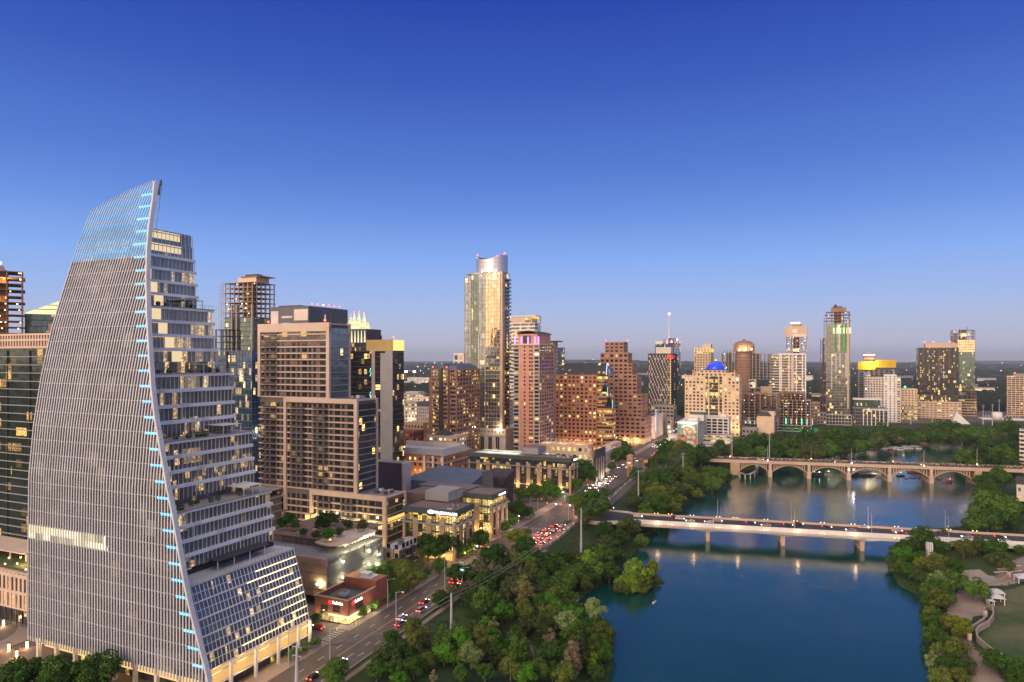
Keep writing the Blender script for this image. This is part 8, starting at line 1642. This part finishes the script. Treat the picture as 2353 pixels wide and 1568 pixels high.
for j, dx in enumerate((-1.2, 1.2)):
    for i, (a, c) in enumerate(((0, 1), (1, 2), (2, 3), (3, 4))): wire((PW[a][0]+dx, PW[a][1], PW[a][2]-1.2), (PW[c][0]+dx, PW[c][1], PW[c][2]-1.2), 3.2, 'power_line', f"{('left', 'right')[j]} power line sagging along the {('first', 'second', 'third', 'fourth')[i]} span of poles from the camera")
# lamp posts on both bridges
def blamp(Xo, rz, h, lb, grp, m='steel_pole', on=True, z=0):
    r_ = tag(empty('street_lamp', (Xo[0], Xo[1], z), rz), lb, 'street lamp', grp); mb = MB(); mb.tube((0, 0, 0), (0, 0, h), .13, .08, m, 6); mb.build('pole', r_); mb = MB(); mb.tube((0, 0, h), (0, 1.6, h+.3), .06, .05, m, 5); mb.build('arm', r_); mb = MB(); mb.box(-.15, .15, 1.3, 2.0, h+.2, h+.34, 'metal_grey'); mb.build('lamp_head', r_)
for i, px in enumerate((1657, 1826, 2003, 2180)):
    for side, y in (('near', .1), ('far', 16.3)):
        X0_, Y0_ = on_bridge(0, y); k = (px-(0 if side == 'near' else 8)-CX)/F; x = (X0_-k*Y0_)/(k*math.sin(brm)-math.cos(brm)); blamp(on_bridge(x, y), brm, 10.5, f"{ORD[i]} tall lamp post from the left on the {side} side of the nearer bridge", 'lamp posts on the nearer bridge')
for i, px in enumerate((1508, 1540, 1590, 1650, 1690, 1760, 1828, 1890, 1960, 2060, 2110, 2180, 2240)):
    for side, y, zz in (('near', -.35, .9), ('far', 16.9, 1.1)):
        X0_, Y0_ = on_bridge(0, y); k = (px-CX)/F; x = (X0_-k*Y0_)/(k*math.sin(brm)-math.cos(brm)); p = on_bridge(x, y); mb = MB(); sg_ = -1 if side == 'near' else 1
        for dx in (-.9, .9):
            if side == 'near' and i > 10: continue
            mb.ball((dx, 0, (-.95 if side == 'near' else 1.35)), .17, 'lamp_warm', 8, 5); mb.box(dx-.12, dx+.12, -.12, .12, (-1.35 if side == 'near' else 1.0), (-1.15 if side == 'near' else 1.12), 'metal_grey')
        if mb.f:
            o = mb.build('bridge_light'); o.location = (p[0], p[1]+(-.25 if side == 'near' else 0), .35 if side == 'near' else 0); o.rotation_euler = (0, 0, brm); tag(o, f"{ORD[i]} warm light pair from the left on the {side} parapet of the nearer bridge", 'bridge light', 'parapet lights of the nearer bridge')
            if side == 'near' and i % 2 == 0: lamp('parapet_glow', p[0]+.6, p[1]-1.6, .3, 60, WARM, .3)
for i, px in enumerate((1678, 1764, 1864, 1957, 2052, 2123, 2245)):
    y = CW+.1 if i % 2 == 0 else .0; X0_, Y0_ = A2[0]-y*sb, A2[1]+y*cb; k = (px-CX)/F; x = (X0_-k*Y0_)/(k*sb-cb); p = (X0_+x*cb, Y0_+x*sb); r_ = tag(empty('street_lamp', (p[0], p[1], ZC), b2r), f"{ORD[i]} lamp post from the left on the arched bridge", 'street lamp', 'lamp posts on the arched bridge'); orange = i in (0, 2, 4)
    mb = MB(); mb.tube((0, 0, 0), (0, 0, 13), .2, .12, 'ochre_panel' if orange else 'steel_pole', 8); mb.tube((0, 0, 13), (.8, 0, 13.8), .1, .08, 'ochre_panel' if orange else 'steel_pole', 6); mb.build('pole', r_); mb = MB(); mb.ball((0, -.3, 1.4), .45, 'lamp_warm' if orange or i > 4 else 'lamp_white', 8, 6); mb.build('lamp_head', r_)
for px, py, e, c in ((1955, 1093, 120, (1, .95, .9)),): X, Y = G(px, py, -2); lamp('pier_light', X, Y-4, 1, e, c)
for i, (px, py) in enumerate(((1951, 1079), (1962, 1079))): X, Y = G(px, py, 1.5); o = empty('floodlight', (X-.5, Y-.8, 0)); tag(o, ('left' if i == 0 else 'right')+' white floodlight under the arched bridge deck', 'floodlight', 'bridge floodlights'); mb = MB(); mb.ball((0, 0, 1.5), .5, 'lamp_white', 8, 5); mb.build('lamp_head', o); mb = MB(); mb.box(-.2, .2, 0, .8, 1.4, 1.6, 'gunmetal'); mb.build('bracket', o)
# stone retaining wall with posts along the road and down to the path
def wall_run(name, label, pts, z0, h, m='stone_wall', w=.6, posts=6):
    r_ = tag(empty(name, (0, 0, 0)), label, 'wall'); P = [G(x, y, z0) for x, y in pts]; A = offset(P, -w/2); Bq = offset(P, w/2); mb = MB()
    for i in range(len(P)-1):
        zz = [hz(*A[i])-.5, hz(*Bq[i])-.5, hz(*Bq[i+1])-.5, hz(*A[i+1])-.5]; q = [A[i], Bq[i], Bq[i+1], A[i+1]]
        mb.hexa([(q[j][0], q[j][1], min(zz)) for j in range(4)]+[(q[j][0], q[j][1], z0+h) for j in range(4)], m)
    mb.build('wall_run', r_); L0 = np.r_[0, np.cumsum(np.hypot(*np.diff(np.array(P), axis=0).T))]
    for k in range(posts): s_ = L0[-1]*k/(posts-1); x, y = np.interp(s_, L0, [p[0] for p in P]), np.interp(s_, L0, [p[1] for p in P]); mb = MB(); mb.box(x-.45, x+.45, y-.45, y+.45, z0-1, z0+h+.55, 'beige_stone'); mb.box(x-.55, x+.55, y-.55, y+.55, z0+h+.55, z0+h+.7, 'cream_stone'); mb.build('post', r_)
wall_run('retaining_wall', 'stone retaining wall with square posts beside the junction', [(1241, 1264), (1262, 1254), (1283, 1240), (1303, 1222), (1322, 1205), (1334, 1200)], 0, 1.1, posts=7)
wall_run('retaining_wall', 'stone wall climbing the bank beyond the nearer bridge', [(1400, 1150), (1415, 1138), (1428, 1125), (1441, 1112), (1466, 1095), (1490, 1092)], 0, 1.0, posts=7)
wall_run('retaining_wall', 'pale curved stone wall beside the gravel path on the right bank', [(2254, 1345), (2268, 1386), (2281, 1396), (2283, 1414), (2272, 1430), (2250, 1442), (2243, 1452), (2246, 1466), (2262, 1480), (2282, 1496), (2298, 1510)], -4, .6, 'stone_wall', .5, 2)
wall_run('retaining_wall', 'low stone edging around the small lawn on the right bank', [(2264, 1412), (2262, 1422), (2240, 1437), (2227, 1444), (2223, 1452), (2228, 1464)], -4, .4, 'stone_wall', .5, 2)
wall_run('retaining_wall', 'pale low wall in front of the amphitheatre terrace', [(2214, 1336), (2245, 1341), (2275, 1338), (2300, 1332), (2318, 1322)], -4, .5, 'stone_wall', .5, 2)
wall_run('retaining_wall', 'low edging of the mulch bed on the park lawn', [(1062, 1468), (1059, 1474), (1063, 1481), (1072, 1485)], -3, .4, 'light_concrete', .4, 2)
drape('small_lawn', [(2222, 1437), (2238, 1408), (2262, 1406), (2266, 1414), (2256, 1428), (2230, 1443)], 'terrain', .16, 40)
# gazebo, tents, stage frame, steps, footbridge, docks, boats
def gazebo(px, py, z, name, label, cat, w, h, roofm, postm):
    X, Y = G(px, py, z); zz = hz(X, Y); r_ = tag(empty(name, (X, Y, zz), -.3), label, cat); 
    for a, c in ((-w, -w), (w, -w), (w, w), (-w, w)): mb = MB(); mb.box(a-.12, a+.12, c-.12, c+.12, -.4, h, postm); mb.build('post', r_)
    mb = MB(); mb.box(-w-.5, w+.5, -w-.5, w+.5, h, h+.12, roofm); mb.hexa([(-w-.5, -w-.5, h+.12), (w+.5, -w-.5, h+.12), (w+.5, w+.5, h+.12), (-w-.5, w+.5, h+.12), (-.15, -.15, h+w*.65), (.15, -.15, h+w*.65), (.15, .15, h+w*.65), (-.15, .15, h+w*.65)], roofm); mb.build('roof', r_); return r_
gazebo(1543, 1104, -3, 'gazebo', 'small open pavilion with a pale hipped roof on the left bank lawn', 'gazebo', 4.2, 3.4, 'roof_white', 'white_paint')
gazebo(2290, 1378, -4, 'canopy_tent', 'white peaked canopy tent, the nearer of two beside the meadow', 'tent', 2.0, 2.5, 'roof_white', 'white_paint'); gazebo(2290, 1366, -4, 'canopy_tent', 'white peaked canopy tent, the farther of two beside the meadow', 'tent', 2.0, 2.5, 'roof_white', 'white_paint'); gazebo(2277, 1382, -4, 'canopy_tent', 'tiny white umbrella tent left of the two canopy tents', 'tent', .8, 1.8, 'roof_white', 'white_paint'); gazebo(2351, 1334, -4, 'canopy_tent', 'white flat-roofed tent at the right edge by the terrace', 'tent', 2.4, 2.2, 'roof_white', 'white_paint')
X, Y = G(2136, 1279, -3); tw = tag(empty('stage_tower', (X, Y, -6.5), -.2), 'small white flared tower poking out of the right bank trees', 'tower'); mb = MB(); mb.hexa([(-1.6, -1.6, 0), (1.6, -1.6, 0), (1.6, 1.6, 0), (-1.6, 1.6, 0), (-1.0, -1.0, 6.5), (1.0, -1.0, 6.5), (1.0, 1.0, 6.5), (-1.0, 1.0, 6.5)], 'light_concrete'); mb.build('tower_body', tw)
for j in range(3): mb = MB(); mb.box(-1.2+j*.9, -.75+j*.9, -1.2, 1.2, 6.5, 10, 'white_paint'); mb.build('fin', tw)
X, Y = G(2262, 1330, -4); th_ = tag(empty('amphitheatre_terrace', (X, Y, hz(X, Y)), .15), 'grey paved amphitheatre terrace with stepped edge on the right bank', 'terrace'); mb = MB(); mb.box(-9, 9, -5, 6, .05, .35, 'slab_grey'); mb.build('terrace_slab', th_)
for j in range(4): mb = MB(); mb.box(-9+j, 8, 6+j*1.3, 7.2+j*1.3, .1, .5+j*.35, 'stone_wall'); mb.build('step', th_)
for i, (px, py) in enumerate(((2310, 1306), (2330, 1300), (2300, 1312), (2335, 1312))): X, Y = G(px, py, -4); b9 = tag(empty('stone_bench', (X, Y, hz(X, Y)), .1*i), f'{ORD[i]} long stone bench behind the amphitheatre terrace, counted from the left' if False else ['stone bench row left of the centre behind the terrace', 'stone bench row farthest back behind the terrace', 'stone bench row nearest the terrace slab', 'stone bench row at the right edge behind the terrace'][i], 'bench', 'stone benches'); mb = MB(); mb.box(-3.5, 3.5, -.4, .4, .45, .65, 'beige_stone'); mb.build('seat', b9); [(lambda mb: (mb.box(x_, x_+.6, -.3, .3, -.2, .45, 'stone_wall'), mb.build('leg', b9)))(MB()) for x_ in (-3, 2.4)]
# tiny footbridge over the park inlet
X, Y = G(1210, 1497, -6); fb = tag(empty('footbridge', (X, Y, -5.5), -.12), 'narrow footbridge with violet rails over the dark inlet', 'footbridge'); mb = MB(); mb.box(-7, 7, -1, 1, -.2, 0, 'dirt'); mb.build('deck', fb)
for y in (-1, 1): mb = MB(); mb.box(-7, 7, y-.05, y+.05, 1.0, 1.1, 'purple_panel'); [mb.box(-7+j, -6.9+j, y-.05, y+.05, 0, 1.0, 'metal_grey') for j in range(15)]; mb.build('railing', fb)
# lakeside boardwalk under the arched bridge
bw = tag(empty('boardwalk', (0, 0, 0)), 'curved concrete boardwalk on piles at the foot of the arched bridge', 'boardwalk'); P = [G(x, y, -4.5) for x, y in [(1700, 1086), (1712, 1090), (1724, 1089), (1734, 1084), (1740, 1076), (1738, 1068)]]; A = offset(P, -1.3); Bq = offset(P, 1.3); mb = MB()
for i in range(len(P)-1): q = [A[i], Bq[i], Bq[i+1], A[i+1]]; mb.hexa([(p[0], p[1], -4.9) for p in q]+[(p[0], p[1], -4.5) for p in q], 'concrete')
mb.build('deck', bw)
for p in P: mb = MB(); mb.box(p[0]-.35, p[0]+.35, p[1]-.35, p[1]+.35, ZW-2, -4.9, 'pale_panel'); mb.build('pile', bw)
# docks with moored boats
def boat(px, py, kind, label, grp, rz=0.0, m='white_paint', lightm=None):
    X, Y = G(px, py, ZW+.3); r_ = tag(empty('boat' if kind != 'kayak' else 'kayak', (X, Y, ZW), rz), label, 'boat' if kind != 'kayak' else 'kayak', grp); L0, w, h = {'kayak': (3.6, .8, .35), 'boat': (7, 2.4, .9), 'tour': (15, 4.6, 1.2)}[kind]
    mb = MB(); sec = [(-.5, .75), (-.2, 1), (.2, .9), (.4, .5), (.5, .06)]
    for (a, wa), (c, wc) in zip(sec[:-1], sec[1:]): mb.hexa([(a*L0, -wa*w*.35, -.15), (c*L0, -wc*w*.35, -.15), (c*L0, wc*w*.35, -.15), (a*L0, wa*w*.35, -.15), (a*L0, -wa*w/2, h), (c*L0, -wc*w/2, h), (c*L0, wc*w/2, h), (a*L0, wa*w/2, h)], m)
    mb.build('hull', r_)
    if kind == 'kayak': mb = MB(); mb.box(-.25, .15, -.22, .22, .3, .85, random.choice(['red_paint', 'debris_net', 'gunmetal', 'roof_blue']), taper=.06); mb.ball((-.05, 0, 1.0), .14, 'beige_stone', 6, 5); o = mb.build('paddler', r_); mb = MB(); mb.tube((.3, -1.1, .45), (.3, 1.1, .9), .03, .03, 'black', 4); mb.build('paddle', r_)
    else:
        mb = MB(); mb.box(-L0*.35, L0*.22, -w*.42, w*.42, h+1.9, h+2.05, 'roof_white' if kind == 'boat' else 'gunmetal'); mb.build('canopy', r_)
        for a in (-.33, .2):
            for s_ in (-1, 1): mb = MB(); mb.box(a*L0-.05, a*L0+.05, s_*w*.4-.05, s_*w*.4+.05, h, h+1.9, 'metal_grey'); mb.build('canopy_post', r_)
        if kind == 'tour': mb = MB(); [mb.box(-4+j*1.6, -3.4+j*1.6, -1, 1, h, h+.8, 'roof_blue') for j in range(5)]; mb.build('seat_rows', r_)
    if lightm: mb = MB(); mb.ball((0, 0, h+2.4 if kind != 'kayak' else 1.4), .35 if kind != 'kayak' else .28, lightm, 8, 5); mb.build('lamp', r_)
    return r_
KY = 'boats watching below the arched bridge'
for a in [(1967, 1092, 'tour', 'tour boat with a lit cyan canopy right behind the third pier', KY, .5, 'gunmetal', 'led_cyan'), (1986, 1082, 'tour', 'lit white tour boat farthest under the arched bridge', KY, .2, 'roof_white', 'led_cyan'), (1994, 1094, 'tour', 'dark tour boat between the third and fourth piers', KY, .1, 'gunmetal', None), (2020, 1097, 'boat', 'small boat midway between the third and fourth piers', KY, .3, 'tan_stone', None), (2070, 1094, 'boat', 'small boat with a green light right of the fourth pier', KY, .1, 'gunmetal', 'lamp_green'), (2107, 1086, 'tour', 'long red-trimmed tour boat beneath the fifth span', KY, -.1, 'red_brick', None), (2125, 1097, 'boat', 'boat with a glowing red light among kayaks', KY, .2, 'red_brick', 'lamp_red'), (2183, 1109, 'boat', 'dark boat with a red lamp near the right bank', KY, .2, 'gunmetal', 'lamp_red'), (1904, 1091, 'boat', 'small white boat left of the third pier', KY, 0, 'white_paint', 'lamp_white'), (1871, 1092, 'boat', 'small boat with a green light just right of the second pier', KY, 0, 'gunmetal', 'lamp_green'), (1883, 1093, 'boat', 'small dark boat between the second and third piers', KY, 0, 'gunmetal', 'lamp_white'), (2075, 1046, 'boat', 'little white motor boat alone beyond the arched bridge', 'boats on open water', 1.2, 'white_paint', None), (1504, 1383, 'kayak', 'lone white kayak beside the islet', 'boats on open water', 1.0, 'white_paint', None)]: boat(*a)
for i, (px, py) in enumerate(((2083, 1100), (2090, 1097), (2098, 1099), (2105, 1096), (2112, 1099), (2118, 1101), (2133, 1099), (2139, 1097), (2152, 1098), (2158, 1102), (2164, 1097), (2169, 1109), (2176, 1111), (2190, 1112), (2196, 1110), (1858, 1094), (2030, 1090))):
    boat(px, py, 'kayak', f'{ORD[i]} kayak from the left in the cluster under the arched bridge' if i < 15 else ['kayak left of the second pier', 'kayak beneath the fourth span'][i-15], 'kayaks under the arched bridge', i*1.3, random.choice(['gunmetal', 'red_paint', 'roof_blue', 'debris_net']))
DK = 'moored boats at the docks'
dk2 = tag(empty('boat_dock', (0, 0, 0)), 'row of floating docks with pale planks beyond the arched bridge', 'dock')
for (a, c) in (((2012, 1031), (2060, 1029)), ((2040, 1026), (2100, 1030)), ((2050, 1023), (2110, 1026)), ((2075, 1020), (2118, 1018))):
    p, q = G(*a, ZW+.5), G(*c, ZW+.5); mb = MB(); dx, dy = q[0]-p[0], q[1]-p[1]; l_ = math.hypot(dx, dy); nx_, ny_ = -dy/l_*1.1, dx/l_*1.1; pts = [(p[0]+nx_, p[1]+ny_), (q[0]+nx_, q[1]+ny_), (q[0]-nx_, q[1]-ny_), (p[0]-nx_, p[1]-ny_)]; mb.hexa([(*t_, ZW-.2) for t_ in pts]+[(*t_, ZW+.5) for t_ in pts], 'light_concrete'); mb.build('walkway', dk2)
X, Y = G(2120, 1021, ZW); bh = tag(empty('boathouse', (X, Y, ZW), -.2), 'small cream concrete block at the end of the long dock', 'building'); mb = MB(); mb.box(-2, 5, 0, 5, -1, 4.5, 'cream_stone'); mb.build('wall', bh); mb = MB(); mb.box(-2.3, 5.3, -.3, 5.3, 4.5, 4.9, 'concrete'); mb.build('roof', bh)
for i, (px, py, m_) in enumerate(((2004, 1032, 'roof_white'), (2015, 1035, 'red_paint'), (2024, 1036, 'roof_blue'), (2034, 1033, 'roof_white'), (2046, 1033, 'red_paint'), (2060, 1032, 'white_paint'), (2070, 1034, 'white_paint'), (2084, 1031, 'white_paint'), (2098, 1029, 'roof_blue'), (2112, 1031, 'white_paint'))): boat(px, py, 'boat', f'{ORD[i]} moored boat from the left at the floating docks', DK, .1+(i % 3)*.1, m_)
# people strolling on the right bank path
GL = [(20, 1496), (62, 1490), (38, 1512), (8, 1440)]
for i, (px, py) in enumerate(GL): X, Y = G(px, py); o = tag(empty('garden_lamp', (X, Y, 0)), f'{ORD[i]} low glowing garden lamp from the left on the plaza by the sail tower' if i < 3 else 'glowing garden lamp farthest back at the left edge plaza', 'lamp', 'plaza garden lamps'); mb = MB(); mb.tube((0, 0, 0), (0, 0, 2.2), .35, .3, 'lamp_warm', 8); mb.build('lamp_head', o); mb = MB(); mb.tube((0, 0, 2.2), (0, 0, 2.5), .45, .4, 'gunmetal', 8); mb.build('cap', o); lamp('plaza_light', X, Y-.8, 1.5, 160, WARM)
for i, (px, py, cl) in enumerate(((2272, 1352, 'white_paint'), (2275, 1345, 'gunmetal'), (2318, 1338, 'roof_blue'), (2302, 1342, 'gunmetal'), (2262, 1393, 'tan_stone'))):
    X, Y = G(px, py, -4); r_ = tag(empty('person', (X, Y, hz(X, Y)), i), ['person in white standing left of the canopy tents', 'person in dark clothes near the terrace wall', 'person in blue walking past the terrace', 'person in dark clothes in front of the terrace', 'person in tan crouching on the gravel under the tree'][i], 'person', 'people on the right bank')
    mb = MB(); hgt_ = 1.7 if i != 4 else 1.1
    prof = [(0, .10), (.25, .11), (.48, .15), (.52, .17), (.62, .15), (.78, .20), (.83, .12), (.86, .06), (.90, .10), (.95, .11), (1, .04)]
    for (a, ra), (c, rc) in zip(prof[:-1], prof[1:]): mb.tube((0, 0, a*hgt_), (0, 0, c*hgt_), ra, rc, 'gunmetal' if c <= .5 else (cl if c <= .83 else 'beige_stone'), 8, False)
    for s_ in (-1, 1): mb.tube((0, s_*.2, .80*hgt_), (.08, s_*.26, .45*hgt_), .055, .04, cl, 6)
    mb.build('body', r_, True)
# park bushes as ground cover under the trees
mb = MB(); rb = random.Random(9); lx_ = []
for i in range(3600):
    if rb.random() < .5: f = rb.random(); j = rb.randrange(len(shore)-1); x = shore[j][0]*(1-f)+shore[j+1][0]*f; y = shore[j][1]*(1-f)+shore[j+1][1]*f; X, Y = G(x, y, ZW); X += rb.uniform(-5, 5); Y += rb.uniform(-5, 5)
    else: Y = 1/(rb.random()*(1/215-1/700)+1/700); X = np.interp(Y, [p[1] for p in R_], [p[0] for p in R_])+rb.uniform(6, 60)
    z = hz(X, Y)
    if z < ZW+.25 or Y > 1100 or Y < 170: continue
    if X > 60 and Y < 330 and z > -7.0: continue
    lx_.append((X, Y, z))
for (X, Y, z) in lx_:
    s = rb.uniform(.5, 1.7)
    for _ in range(16):
        a, e = rb.random()*6.28, rb.random()*1.3; p = Vector((X+s*math.cos(a)*math.cos(e), Y+s*math.sin(a)*math.cos(e), z+s*.8*math.sin(e))); u = Vector((rb.uniform(-1, 1), rb.uniform(-1, 1), rb.uniform(-.6, .6)))*.32; w_ = Vector((rb.uniform(-1, 1), rb.uniform(-1, 1), rb.uniform(-.2, .8)))*.32
        mb.poly([p-u, p-w_, p+u, p+w_], 'leaf_k' if rb.random() < .5 else 'leaf_d')
tag(mb.build('undergrowth'), label='undergrowth and scrub covering the banks of the lake', kind='stuff')
SUBS.sort(key=lambda q: q[0])
for i, (px, yy, q) in enumerate(SUBS):
    near = min([(1100, 'the tallest tower'), (1325, 'the orange granite block'), (1435, 'the brown stepped tower'), (1520, 'the charcoal hotel tower'), (1640, 'the blue dome'), (1720, 'the orange core'), (1820, 'the screened tower'), (1928, 'the slender glass tower'), (2015, 'the yellow netting'), (2150, 'the black tower'), (2215, 'the green glass tower'), (2335, 'the right edge tower'), (950, 'the black glass tower')], key=lambda k: abs(k[0]-px)); q['cat_'] = 1; del q['cat_']
    q['near_'] = near[1]
cnt = defaultdict(list)
for px, yy, q in SUBS: cnt[q['near_']].append(q)
for k, l in cnt.items():
    for i, q in enumerate(l): tag(q, (f'low building on the plain beyond {k}' if len(l) == 1 else f'{ORD[i]} low building from the left on the plain beyond {k}'), 'building', 'low buildings on the plain')
for q in bpy.data.objects:
    if 'near_' in q: del q['near_']
